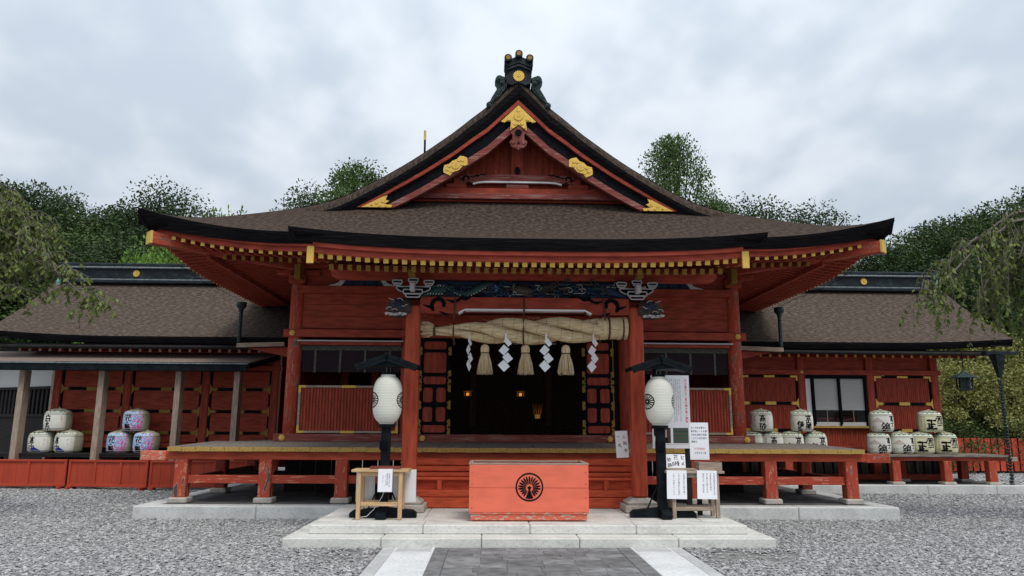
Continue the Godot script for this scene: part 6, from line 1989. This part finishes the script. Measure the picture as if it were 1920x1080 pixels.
func lowered(im: Image, n: int) -> Image:
	var o := blank(im.get_width(), im.get_height(), Color(0.7, 0.7, 0.61))
	o.blit_rect(im, Rect2i(0, 0, im.get_width(), n), Vector2i.ZERO)
	o.blit_rect(im, Rect2i(0, 0, im.get_width(), im.get_height() - n), Vector2i(0, n))
	return o

var barrel_meshes := {}
func barrel(kind: String, at: Vector3, turn: float, label: String, group: String) -> void:
	if barrel_meshes.is_empty():
		var s := st()
		var prof := [[0.2, 0.0], [0.245, 0.02], [0.268, 0.07], [0.276, 0.2], [0.274, 0.34], [0.262, 0.42], [0.235, 0.475], [0.14, 0.51], [0.03, 0.53], [0.0, 0.532]]
		lathe(s, Vector3.ZERO, prof, 48, true, 3.2, true)
		s.generate_normals()
		barrel_meshes.body = s.commit()
		for e in [["band", [0.0, 0.4, 0.268, 0.006]], ["foot", [0.0, 0.06, 0.268, 0.005]]]:
			var s2 := st()
			var pts := []
			for k in 49:
				var a := TAU * k / 48.0
				var r: float = e[1][2] / pow(pow(absf(cos(a)), 3.2) + pow(absf(sin(a)), 3.2), 1.0 / 3.2)
				pts.append(Vector3(sin(a) * r, e[1][1], cos(a) * r))
			tube(s2, pts, [e[1][3]], 5, false)
			s2.generate_normals()
			barrel_meshes[e[0]] = s2.commit()
		var s3 := st()
		lathe(s3, Vector3(0, 0.5, 0), [[0.0, 0.0], [0.06, 0.0], [0.05, 0.035], [0.02, 0.06], [0.0, 0.062]], 10)
		for k in 8:
			var a := TAU * k / 8.0
			tube(s3, [Vector3(0, 0.545, 0), Vector3(sin(a) * 0.14, 0.522, cos(a) * 0.14), Vector3(sin(a) * 0.25, 0.475, cos(a) * 0.25)], [0.006], 4, false)
		s3.generate_normals()
		barrel_meshes.knot = s3.commit()
	if not M.has("barrel_" + kind):
		var m := tex_mat("barrel_" + kind, lowered(barrel_texture(kind), 20), 0.85)
		m.uv1_scale = Vector3(0.88, 1, 1)
		m.uv1_offset = Vector3(0.06, 0, 0)
		m.heightmap_enabled = true
		m.heightmap_texture = grey("value", 0.03, 5, 0.0, 1.0, 4)
		m.heightmap_scale = 0.4
	var o := thing("sake_barrel", at, label, "barrel", group)
	o.rotation.y = turn
	for e in [["straw_body", "body", M["barrel_" + kind]], ["rope_band", "band", M.straw_pale], ["rope_foot", "foot", M.straw_pale], ["rope_knot", "knot", M.straw_pale]]:
		var p := MeshInstance3D.new()
		p.name = e[0]
		p.mesh = barrel_meshes[e[1]]
		p.set_surface_override_material(0, e[2])
		o.add_child(p, true)

func build_barrels() -> void:
	mat("straw_pale", lin(0.36, 0.36, 0.27), 0.9)
	var y0 := 0.82
	barrel("lake", Vector3(-11.52, y0, -8.82), 0.02, "lower barrel with blue mountain print, farther from the flower barrels", "sake barrels on the dark shelf")
	barrel("lake", Vector3(-10.88, y0, -8.82), -0.2, "lower barrel with blue mountain print, next to the pale porch post", "sake barrels on the dark shelf")
	barrel("white", Vector3(-11.2, y0 + 0.525, -8.82), 0.0, "barrel with two large black characters and red side script, topmost of its stack", "sake barrels on the dark shelf")
	barrel("flower", Vector3(-9.64, y0, -8.82), 0.0, "lower pink and blue flower barrel, next to the blue mountain barrels", "sake barrels on the dark shelf")
	barrel("flower", Vector3(-9.0, y0, -8.82), 0.0, "lower pink and blue flower barrel, nearer the hall", "sake barrels on the dark shelf")
	barrel("flower", Vector3(-9.3, y0 + 0.525, -8.82), 0.0, "pink and blue flower barrel, topmost of its stack", "sake barrels on the dark shelf")
	y0 = 0.888
	var R := [["takasago", 5.93, 0, 0.05, "lower barrel with two slim characters, half behind the hall column"], ["takasago", 6.41, 0, 0.35, "lower barrel with two slim characters, beside the character-cluster barrels"], ["takasago", 6.2, 1, 0.2, "barrel with two slim characters, topmost of its stack"],
		["kyoya", 6.93, 0, 0.2, "lower barrel with a cluster of four bold characters, beside the slim-lettered barrels"], ["kyoya", 7.5, 0, 0.3, "lower barrel with a cluster of four bold characters, under the window"], ["kyoya", 7.2, 1, 0.25, "barrel with a cluster of four bold characters, topmost of its stack"],
		["nishiki", 9.1, 0, 0.12, "lower barrel with pale brown mountain print, at the hall end of its row"], ["nishiki", 9.66, 0, 0.32, "lower barrel with pale brown mountain print, beside the black-print barrels"], ["nishiki", 9.22, 1, 0.2, "barrel with pale brown mountain print, topmost of its stack"],
		["black", 10.18, 0, 0.1, "lower barrel with heavy black print, beside the brown mountain barrels"], ["black", 10.77, 0, 0.12, "lower barrel with heavy black print, at the free end of the row"], ["black", 10.45, 1, 0.2, "barrel with heavy black print, topmost of its stack"]]
	for e in R:
		barrel(e[0], Vector3(e[1], y0 + 0.53 * e[2], -8.42 if e[2] == 0 else -8.44), e[3] * 0.8 - 0.52, e[4], "sake barrels on the plank stand")

# ---------------------------------------------------------------- plants
func leaf(s: SurfaceTool, c: Vector3, dir: Vector3, size: float, wide: float, col: Color, lr: RandomNumberGenerator) -> void:
	var side := dir.cross(Vector3(lr.randf_range(-1, 1), lr.randf_range(-0.3, 1), lr.randf_range(-1, 1))).normalized()
	var a := c; var b := c + dir * size * 0.5 + side * size * wide; var d := c + dir * size; var e := c + dir * size * 0.5 - side * size * wide
	s.set_color(col)
	s.add_vertex(a); s.add_vertex(b); s.add_vertex(d)
	s.add_vertex(a); s.add_vertex(d); s.add_vertex(e)

func rdir(lr: RandomNumberGenerator) -> Vector3:
	var z := lr.randf_range(-1, 1); var a := lr.randf() * TAU
	var r := sqrt(1.0 - z * z)
	return Vector3(cos(a) * r, z, sin(a) * r)

# a broadleaf tree about `hgt` tall: trunk, limbs, clumps of small leaves spread through the crown
func tree_proto(seed_: int, hgt: float, rx: float, clumps: int, per: int, lsize: float, mt: Material, shape: String) -> Dictionary:
	var lr := RandomNumberGenerator.new()
	lr.seed = seed_
	var base := 0.28 if shape != "bush" else 0.02
	var ts := st()
	var top := Vector3(lr.randf_range(-0.3, 0.3), hgt * 0.8, lr.randf_range(-0.3, 0.3))
	tube(ts, [Vector3.ZERO, Vector3(0.1, hgt * 0.25, 0), top * 0.6, top], [hgt * 0.028, hgt * 0.022, hgt * 0.014, hgt * 0.004], 8)
	var ls := st()
	for k in clumps:
		var t := (k + 0.5) / clumps
		var y := lerpf(base, 0.97, pow(t, 0.8)) * hgt
		var u := (y / hgt - base) / (1.0 - base)
		var r := 1.0
		match shape:
			"round", "bush": r = sqrt(maxf(0.03, 1.0 - pow(2.0 * u - 0.9, 2.0) / 1.3))
			"cone": r = (1.0 - u) * 0.95 + 0.1
			"egg": r = pow(maxf(0.02, sin(PI * pow(u, 0.75))), 0.7)
		var a := k * 2.39996 + lr.randf_range(-0.5, 0.5)
		var rr := rx * r * sqrt(lr.randf_range(0.18, 1.0))
		var c := Vector3(cos(a) * rr, y, sin(a) * rr)
		var cr := rx * lr.randf_range(0.17, 0.34)
		if k % 2 == 0:
			tube(ts, [top * clampf(y / hgt - 0.12, 0.1, 0.95), c * 0.6 + top * 0.25, c], [hgt * 0.008, hgt * 0.005, hgt * 0.002], 5, false)
		var tone := lr.randf_range(0.5, 1.6)
		for i in per:
			var d := rdir(lr)
			d.y *= 0.62
			var p := c + d * cr * pow(lr.randf(), 0.4)
			var ld := (d + rdir(lr) * 0.8 + Vector3(0, -0.25, 0)).normalized()
			var g := tone * lr.randf_range(0.7, 1.3)
			leaf(ls, p, ld, lsize * lr.randf_range(0.6, 1.25), 0.3, Color(g * lr.randf_range(0.9, 1.15), g, g * 0.9), lr)
	ts.generate_normals(); ls.generate_normals()
	ts.set_material(M.bark); ls.set_material(mt)
	return {"trunk": ts.commit(), "crown": ls.commit()}

func plant(called: String, p: Dictionary, at: Vector3, k: Vector3, turn: float, label: String, category: String, group: String) -> void:
	var o := thing(called, at, label, category, group)
	o.transform = Transform3D(Basis(Vector3.UP, turn) * Basis.from_scale(k), at)
	for e in ["trunk", "crown"]:
		var m := MeshInstance3D.new()
		m.name = e
		m.mesh = p[e]
		o.add_child(m)

# weeping cherry: arching limbs, hanging twigs and leaves
func weeping(label: String, base: Vector3, limbs: Array, seed_: int, leaves: int, droop: float) -> void:
	var o := thing("weeping_cherry", base, label, "tree")
	var lr := RandomNumberGenerator.new()
	lr.seed = seed_
	var ts := st()
	tube(ts, [base, base + Vector3(0.05, 1.2, 0.05), base + Vector3(-0.05, 2.6, 0.0), base + Vector3(0.0, 5.4, 0.0)], [0.2, 0.16, 0.13, 0.09], 9)
	var tw := st(); var ls := st()
	for l in limbs:
		var tip: Vector3 = l
		var start := base + Vector3(0, 5.1, 0)
		var mid := (start + tip) / 2.0 + Vector3(0, 1.3, 0)
		var path := []
		for i in 13:
			var t := i / 12.0
			path.append(start.lerp(mid, t).lerp(mid.lerp(tip, t), t) + Vector3(sin(i * 1.7) * 0.05, sin(i * 2.3) * 0.04, cos(i * 1.3) * 0.05))
		var rad := []
		for i in 13: rad.append(lerpf(0.05, 0.008, i / 12.0))
		tube(ts, path, rad, 6)
		for k in leaves:
			var t := pow(lr.randf(), 0.7) * 12.0
			var p: Vector3 = path[int(t)].lerp(path[mini(int(t) + 1, 12)], t - int(t))
			var out := Vector3(lr.randf_range(-1, 1), 0.15, lr.randf_range(-1, 1)) * (0.35 if droop > 0.7 else 0.5)
			var drop := lr.randf_range(0.3, 1.5) * lerpf(1.6, 0.45, t / 12.0) * droop
			var tp := [p, p + out * 0.5 + Vector3(0, 0.05, 0), p + out * 0.9 - Vector3(0, drop * 0.4, 0), p + out + Vector3(lr.randf_range(-0.05, 0.05), -drop, lr.randf_range(-0.05, 0.05))]
			tube(tw, tp, [0.007, 0.006, 0.004, 0.002], 4, false)
			for i in lr.randi_range(8, 24):
				var u := lr.randf_range(0.4, 2.99)
				var c: Vector3 = tp[int(u)].lerp(tp[int(u) + 1], u - int(u))
				var d := (Vector3(lr.randf_range(-1, 1), -1.1, lr.randf_range(-1, 1))).normalized()
				var yellow := lr.randf()
				var g := lr.randf_range(0.6, 1.25)
				var col := Color(g, g, g)
				if yellow < 0.1: col = Color(4.2, 2.4, 0.7)
				elif yellow < 0.3: col = Color(1.9 * g, 1.5 * g, g)
				leaf(ls, c, d, lr.randf_range(0.07, 0.12), 0.24, col, lr)
	put("trunk", ts, M.twig, o)
	put("twigs", tw, M.twig, o, "stuff")
	put("crown", ls, M.leaf_cherry, o, "stuff")

func build_trees() -> void:
	var dense := tree_proto(101, 13.0, 4.2, 140, 280, 0.17, M.leaf_dark, "round")
	var dense2 := tree_proto(102, 13.0, 4.6, 140, 280, 0.17, M.leaf_mid, "round")
	var airy := tree_proto(103, 13.0, 4.0, 85, 170, 0.16, M.leaf_dark, "egg")
	var cone := tree_proto(104, 14.0, 3.0, 120, 220, 0.14, M.leaf_fresh, "egg")
	var light := tree_proto(105, 5.0, 2.4, 80, 130, 0.15, M.leaf_light, "bush")
	var yellow := tree_proto(106, 3.6, 1.9, 110, 170, 0.1, M.leaf_yellow, "bush")
	var shrub := tree_proto(107, 3.0, 1.8, 90, 140, 0.1, M.leaf_mid, "bush")
	# [kind, x, z, height, width scale, label]
	var list := [
		[dense, -29.2, -30.0, 15.4, 1.15, "tall dark tree at the outer end of the wood beyond the gallery"],
		[dense, -25.8, -30.0, 15.0, 0.85, "dark rounded tree rising above the wing's verdigris ridge scroll"],
		[dense2, -23.2, -30.5, 13.6, 1.1, "broad mid green tree over the wing's ridge"],
		[dense, -20.6, -31.0, 14.3, 0.8, "low dark tree in the dip of the wooded skyline"],
		[airy, -18.7, -30.0, 15.2, 1.1, "loose-crowned tree with sky showing through beside the roof corner"],
		[dense2, -28.0, -25.0, 11.6, 1.2, "broad shaded tree before the tallest tree of the wood"],
		[dense, -23.6, -25.0, 11.2, 1.1, "dark tree low behind the wing's thatch"],
		[dense2, -20.0, -25.0, 10.9, 1.1, "layered green tree low behind the wing's ridge"],
		[dense, -16.6, -24.5, 10.2, 1.0, "small dark tree behind the light green shrub"],
		[dense, -34.0, -34.0, 17.5, 1.3, "tall tree at the back of the wood beyond the gallery"],
		[dense2, -24.0, -36.0, 14.6, 1.4, "tree at the back of the wood, seen through the dip"],
		[airy, -16.4, -33.0, 14.2, 0.9, "thin tree just above the thatch beside the light green crown"],
		[airy, -10.6, -29.0, 15.0, 0.8, "small feathery tree peeping over the gable slope"],
		[cone, -7.9, -28.0, 16.3, 1.0, "pointed tree beside the gable below the gold-tipped pole"],
		[cone, 9.05, -27.0, 17.9, 0.86, "tall pointed tree standing free beside the gable"],
		[cone, 11.2, -27.0, 14.2, 0.7, "slim lower tree beside the tall pointed tree"],
		[airy, 15.6, -33.0, 16.0, 1.1, "low tree showing just above the hall's thatch"],
		[airy, 19.0, -33.0, 15.6, 1.1, "low thin tree above the hall's upturned eave"],
		[dense, 23.4, -32.0, 12.4, 0.8, "dark tree beside the hall's upturned roof corner"],
		[dense2, 26.0, -32.0, 14.0, 1.0, "rounded tree above the wing's copper ridge"],
		[dense, 28.6, -33.0, 14.8, 1.0, "bushy tree on the rising skyline behind the weeping branches"],
		[dense2, 31.6, -32.0, 15.6, 1.1, "broad tree on the rising skyline next to the tallest trees"],
		[dense, 36.0, -33.0, 17.6, 1.2, "tallest tree of the wood behind the weeping cherry"],
		[dense2, 21.4, -26.0, 9.0, 1.0, "low green tree right behind the wing's ridge"],
		[dense, 24.6, -26.0, 10.6, 1.0, "low dark tree behind the ridge scroll"],
		[dense2, 28.6, -26.0, 11.6, 1.2, "green tree behind the weeping cherry's hanging twigs"],
		[dense, 18.6, -25.5, 7.6, 1.0, "low dark tree under the hall's side eave"],
	]
	for e in list: e[3] *= 0.955 / (13.0 if e[0] != cone else 14.0)
	var n := 0
	for e in list:
		plant("woodland_tree", e[0], Vector3(e[1], 0, e[2]), Vector3(e[4], e[3], e[4]), n * 1.3, e[5], "tree", "trees of the wood behind the shrine")
		n += 1
	plant("light_shrub", light, Vector3(-13.7, 0, -19.0), Vector3(0.8, 1.72, 0.8), 0.4, "light green shrub with pale leaf tips over the wing's ridge", "shrub", "light green shrubs behind the wing")
	plant("light_shrub", light, Vector3(-15.1, 0, -19.5), Vector3(0.7, 1.5, 0.7), 2.4, "lower light green shrub over the wing's ridge, away from the hall", "shrub", "light green shrubs behind the wing")
	plant("light_shrub", light, Vector3(-15.0, 0, -29.0), Vector3(1.0, 2.5, 1.0), 1.4, "bright green crown just above the hall's thatch", "shrub", "light green shrubs behind the wing")
	var sh := [[yellow, 14.8, -17.0, 1.0, 1.0, "yellowing shrub at the wing's corner column"], [yellow, 16.9, -17.2, 1.08, 1.1, "yellowing shrub behind the hanging bronze lantern"], [yellow, 19.0, -17.4, 1.05, 1.1, "yellowing shrub behind the rain chain"], [yellow, 21.2, -17.6, 1.0, 1.1, "yellowing shrub at the outer end of the picket fence"],
		[shrub, 15.6, -16.2, 0.6, 0.9, "low green shrub just over the pickets near the barrels"], [shrub, 18.2, -16.3, 0.66, 0.9, "low green shrub just over the pickets near the rain chain"], [shrub, 20.6, -16.4, 0.7, 0.9, "low green shrub over the pickets beyond the rain chain"],
		[yellow, 16.0, -21.0, 1.5, 1.4, "larger yellow green shrub behind the hedge row"], [yellow, 20.0, -21.0, 1.6, 1.4, "larger yellow green shrub at the back of the hedge"], [shrub, 14.2, -21.0, 1.5, 1.2, "dark green shrub behind the wing's corner column"], [shrub, 24.0, -21.0, 2.0, 1.5, "tall green shrub beyond the fence end"],
		[yellow, 18.2, -24.0, 1.9, 1.5, "tall pale shrub seen between roof and weeping branches"]]
	for e in sh:
		plant("garden_shrub", e[0], Vector3(e[1], 0, e[2]), Vector3(e[4], e[3], e[4]), n * 0.9, e[5], "shrub", "shrubs behind the picket fence")
		n += 1
	weeping("weeping cherry with yellow-flecked leaves drooping over the stand side", Vector3(10.0, 0, -1.8), [Vector3(6.7, 3.5, -2.1), Vector3(7.0, 3.9, -2.4), Vector3(7.5, 3.6, -1.9), Vector3(7.9, 4.2, -1.4), Vector3(8.0, 3.4, -2.5), Vector3(8.3, 4.4, -1.6), Vector3(8.4, 3.2, -2.0), Vector3(8.8, 3.9, -2.4), Vector3(9.0, 3.2, -1.5), Vector3(9.3, 4.2, -2.2), Vector3(11.9, 3.6, -1.4), Vector3(10.8, 3.6, -0.4)], 301, 85, 0.95)
	weeping("weeping cherry drooping over the lean-to porch side", Vector3(-10.4, 0, -1.8), [Vector3(-7.0, 3.3, -2.2), Vector3(-7.6, 3.9, -1.9), Vector3(-7.9, 4.5, -2.2), Vector3(-8.2, 3.4, -1.6), Vector3(-8.4, 4.7, -1.5), Vector3(-8.6, 3.8, -2.6), Vector3(-8.9, 4.5, -2.0), Vector3(-9.2, 3.5, -1.5), Vector3(-12.3, 3.6, -1.6), Vector3(-11.2, 3.6, -0.4)], 302, 110, 0.5)

func build_outer_things() -> void:
	# picket fence
	var f := thing("picket_fence", Vector3(18.2, 0, -15.2), "red wooden picket fence before the yellowing shrubs", "fence")
	for k in 44:
		var x := 13.2 + 0.235 * k
		part("picket", f, Vector3(x, 0.62 + 0.012 * hash2(k, 3.0), -15.2), Vector3(0.185, 1.1, 0.03), M.fence_paint_y, 0.006, Basis(Vector3.BACK, 0.03 * (hash2(k, 5.0) - 0.5)))
	for y in [0.35, 0.9]:
		part("fence_rail", f, Vector3(18.25, y, -15.25), Vector3(10.4, 0.09, 0.05), M.fence_paint_x, 0.004)
	for x in [13.6, 16.4, 19.2, 22.0]:
		part("fence_post", f, Vector3(x, 0.45, -15.32), Vector3(0.11, 0.9, 0.1), M.dark_wood_y, 0.004)
	# rain chain below the gutter's end
	var r := thing("rain_chain", Vector3(12.0, 0, -7.9), "dark rain chain of cups hanging from the gutter's end", "rain chain")
	var s := st()
	frustum(s, Vector3(12.0, 2.75, -7.9), 0.07, 0.25, 0.55)
	put("hopper", s, M.copper, r)
	bar_part("gutter_arm", r, Vector3(12.0, 3.34, -7.86), Vector3(12.0, 3.4, -8.4), 0.12, 0.09, M.copper)
	bar_part("gutter_spout", r, Vector3(11.7, 3.36, -7.9), Vector3(12.5, 3.36, -7.9), 0.1, 0.08, M.copper)
	var cup := st()
	lathe(cup, Vector3.ZERO, [[0.022, 0.0], [0.036, 0.015], [0.062, 0.065], [0.056, 0.067], [0.02, 0.015]], 10)
	cup.generate_normals()
	var cm := cup.commit()
	for k in 36:
		place("cup", cm, M.patina_dark, r, Vector3(12.0 + 0.008 * sin(k * 1.3), 2.7 - 0.075 * (k + 1), -7.9))
	# bronze lantern under the eave
	var b := thing("hanging_lantern", Vector3(11.3, 2.6, -8.2), "small dark bronze lantern hanging from the wing's eave", "lantern")
	s = st()
	tube(s, [Vector3(11.3, 3.4, -8.2), Vector3(11.3, 2.93, -8.2)], [0.012, 0.012], 6)
	put("chain", s, M.black, b)
	s = st()
	lathe(s, Vector3(11.3, 2.76, -8.2), [[0.0, 0.0], [0.3, 0.0], [0.27, 0.03], [0.12, 0.1], [0.04, 0.16], [0.03, 0.2], [0.0, 0.21]], 6, false)
	put("roof", s, M.patina_dark, b)
	s = st()
	for k in 6:
		var a := TAU * k / 6.0
		var c := Vector3(11.3 + sin(a) * 0.17, 2.62, -8.2 + cos(a) * 0.17)
		cbox(s, c, Vector3(0.03, 0.28, 0.03), 0.0)
	lathe(s, Vector3(11.3, 2.44, -8.2), [[0.0, 0.0], [0.12, 0.0], [0.2, 0.04], [0.0, 0.05]], 6, false)
	lathe(s, Vector3(11.3, 2.5, -8.2), [[0.13, 0.0], [0.13, 0.26]], 6, false)
	put("cage", s, M.patina_dark, b)
	s = st()
	cbox(s, Vector3(11.32, 2.6, -8.06), Vector3(0.07, 0.12, 0.008), 0.0)
	put("window", s, M.copper_edge, b)
	# gilt-tipped pole beyond the roof
	var p := thing("flag_pole", Vector3(-3.8, 0, -24.0), "thin black pole with gold tip rising behind the hall's roof", "pole")
	s = st()
	tube(s, [Vector3(-3.8, 0, -24.0), Vector3(-3.88, 15.24, -24.0)], [0.07, 0.05], 8)
	put("shaft", s, M.black, p)
	s = st()
	tube(s, [Vector3(-3.88, 15.22, -24.0), Vector3(-3.885, 15.72, -24.0)], [0.06, 0.06], 8)
	put("gilt_tip", s, M.gold, p)

func build_inner_lamps() -> void:
	var glow := mat("lamp_glow", lin(0.9, 0.6, 0.3), 0.6)
	glow.emission_enabled = true
	glow.emission = Color(1.0, 0.72, 0.36)
	glow.emission_energy_multiplier = 0.12
	var paper := mat("lamp_paper", lin(0.8, 0.6, 0.4), 0.8)
	paper.backlight_enabled = true
	paper.backlight = Color(0.8, 0.7, 0.5)
	for e in [[-1.12, 2.3, "small lit lamp hanging in the dark hall behind the first tassel"], [0.22, 2.3, "small lit lamp hanging in the dark hall behind the middle tassel"]]:
		var o := thing("hanging_lamp", Vector3(e[0], e[1], -8.9), e[2], "lamp", "lit lamps hanging inside the hall")
		part("lamp_cap", o, Vector3(e[0], e[1] + 0.075, -8.9), Vector3(0.24, 0.03, 0.2), M.dark_gold, 0.004)
		part("lamp_glass", o, Vector3(e[0], e[1], -8.9), Vector3(0.08, 0.08, 0.08), glow, 0.01)
		for sg in [-1.0, 1.0]: part("lamp_side", o, Vector3(e[0] + sg * 0.085, e[1], -8.88), Vector3(0.02, 0.12, 0.12), M.dark_gold, 0.004)
		bar_part("lamp_rod", o, Vector3(e[0], e[1] + 0.08, -8.9), Vector3(e[0], 4.17, -8.9), 0.012, 0.012, M.black)
		var l := OmniLight3D.new()
		l.name = "lamp_light"
		o.add_child(l)
		l.position = Vector3(0, 0, 0.12)
		l.light_color = Color(1.0, 0.75, 0.42)
		l.light_energy = 0.005
		l.light_size = 0.05
		l.omni_range = 6.0
		l.omni_attenuation = 2.0
		l.shadow_enabled = true
	var b := thing("floor_lamp", Vector3(0.62, 1.2, -8.4), "flared paper lamp glowing low inside the dark hall", "lamp")
	var s := st()
	for k in 10:
		var a := TAU * k / 10.0
		bar(s, Vector3(0.62 + cos(a) * 0.07, 1.72, -8.4 + sin(a) * 0.07), Vector3(0.62 + cos(a) * 0.13, 2.06, -8.4 + sin(a) * 0.13), 0.012, 0.012)
	put("rib_cage", s, M.dark_gold, b)
	s = st()
	lathe(s, Vector3(0.62, 1.7, -8.4), [[0.06, 0.0], [0.066, 0.05], [0.07, 0.1]], 14)
	put("lamp_bulb", s, glow, b)
	s = st()
	lathe(s, Vector3(0.62, 1.2, -8.4), [[0.12, 0.0], [0.03, 0.04], [0.03, 0.46], [0.07, 0.5]], 12)
	put("lamp_stem", s, M.dark_wood_y, b)
	var l2 := OmniLight3D.new()
	l2.name = "lamp_light"
	b.add_child(l2)
	l2.position = Vector3(0, 0.68, 0.0)
	l2.light_color = Color(1.0, 0.7, 0.4)
	l2.light_energy = 0.005
	l2.light_size = 0.04
	l2.omni_range = 6.0
	l2.shadow_enabled = true

# ---------------------------------------------------------------- camera, sky, sun
func build_camera_and_light() -> void:
	var cam := Camera3D.new()
	cam.name = "camera"
	add_child(cam)
	# photographer before the hall, a little off its axis, tilted up
	cam.transform = Transform3D(Basis(Vector3(0.999543, 0.005211, 0.029775), Vector3(-0.01063, 0.982706, 0.18487), Vector3(-0.028296, -0.185102, 0.982312)).orthonormalized(), Vector3(-0.545666, 1.55, 9.707805))
	cam.fov = 43.312
	cam.far = 3000.0
	cam.near = 0.05
	cam.current = true
	var env := Environment.new()
	env.background_mode = Environment.BG_SKY
	env.tonemap_mode = Environment.TONE_MAPPER_LINEAR
	env.tonemap_exposure = 1.2
	env.sdfgi_enabled = true
	env.ssao_enabled = true
	env.ssil_enabled = true
	var sky := Sky.new()
	var pm := PanoramaSkyMaterial.new()
	pm.panorama = cloud_panorama()
	pm.energy_multiplier = 1.0
	sky.sky_material = pm
	env.sky = sky
	var we := WorldEnvironment.new()
	we.name = "environment"
	we.environment = env
	add_child(we)
	var sun := DirectionalLight3D.new()
	sun.name = "sun"
	add_child(sun)
	sun.look_at_from_position(Vector3(2.5, 9.0, 5.0), Vector3.ZERO)
	sun.light_color = Color(1.0, 0.97, 0.93)
	sun.light_energy = 0.5
	sun.light_angular_distance = 25.0
	sun.shadow_enabled = true

func cloud_panorama() -> ImageTexture:
	# layered overcast: stratus sheets laid on a plane overhead, seen in perspective
	var w := 1280; var h := 640
	var im := Image.create(w, h, false, Image.FORMAT_RGBF)
	var n1 := noise("simplex", 0.55, 7, 5)
	var n2 := noise("simplex", 3.4, 8, 6)
	for y in h:
		var el := PI * (0.5 - (y + 0.5) / h)
		for x in w:
			var az := TAU * (x + 0.5) / w
			var c: Color
			if el > -0.02:
				var d := Vector3(cos(el) * cos(az), maxf(0.0, sin(el)), cos(el) * sin(az))
				var k := 1.0 / (d.y + 0.3)
				var px := d.x * k; var pz := d.z * k
				var a := n1.get_noise_3d(px * 1.2, 0.0, pz * 1.3) * 0.5 + 0.5
				var b := n2.get_noise_3d(px * 1.3, 3.0, pz * 1.6) * 0.5 + 0.5
				var t := clampf((a * 0.52 + b * 0.48 - 0.34) / 0.32, 0.0, 1.0)
				t = t * t * (3.0 - 2.0 * t)
				var grey_ := Color(0.425, 0.482, 0.56); var pale := Color(0.58, 0.63, 0.685)
				c = grey_.lerp(pale, t)
				var up := 1.0 + 0.75 * clampf(sin(el) - 0.15, 0.0, 1.0)
				c = Color(c.r * up, c.g * up, c.b * up)
			else:
				c = Color(0.25, 0.25, 0.25)
			im.set_pixel(x, y, c)
	return ImageTexture.create_from_image(im)

func _ready() -> void:
	rng.seed = 1
	build_camera_and_light()
	make_materials()
	var im := blank(1024, 512, Color(0.87, 0.87, 0.83))
	for k in 2:   # crest outlines on the lantern paper
		var cx := 512.0 + (-213.0 if k == 0 else 213.0); var cy := 262.0
		for p in 16:
			var a0 := TAU * p / 16.0
			for i in 60:
				var a := a0 - PI / 16 + PI / 8 * i / 59.0
				var r := 78.0 + 14.0 * sqrt(maxf(0.0, 1.0 - pow((i - 29.5) / 29.5, 2.0)))
				dot(im, cx + cos(a) * r * 1.1, cy + sin(a) * r * 0.78, 6.5, Color(0.08, 0.08, 0.08))
			for i in 34:
				var r := lerpf(16.0, 78.0, i / 33.0)
				dot(im, cx + cos(a0 - PI / 16) * r * 1.1, cy + sin(a0 - PI / 16) * r * 0.78, 5.5, Color(0.08, 0.08, 0.08))
	var lp := tex_mat("lantern_paper", im, 0.75)
	lp.backlight_enabled = true
	lp.backlight = Color(0.3, 0.3, 0.28)
	build_ground()
	build_stonework()
	build_hall()
	build_wing(1.0)
	build_wing(-1.0)
	build_gallery()
	build_trees()
	build_outer_things()
	build_screens()
	build_offering_box()
	build_lantern(-2.06, -1.15, "white paper lantern on black stand behind the pine table", 0.15)
	build_lantern(1.98, -1.2, "white paper lantern on black stand beside the poster and greyed table", 0.12)
	build_tables_and_signs()
	build_rope()
	build_barrels()
	build_inner_lamps()
	print("nodes ", find_children("*", "", true, false).size())
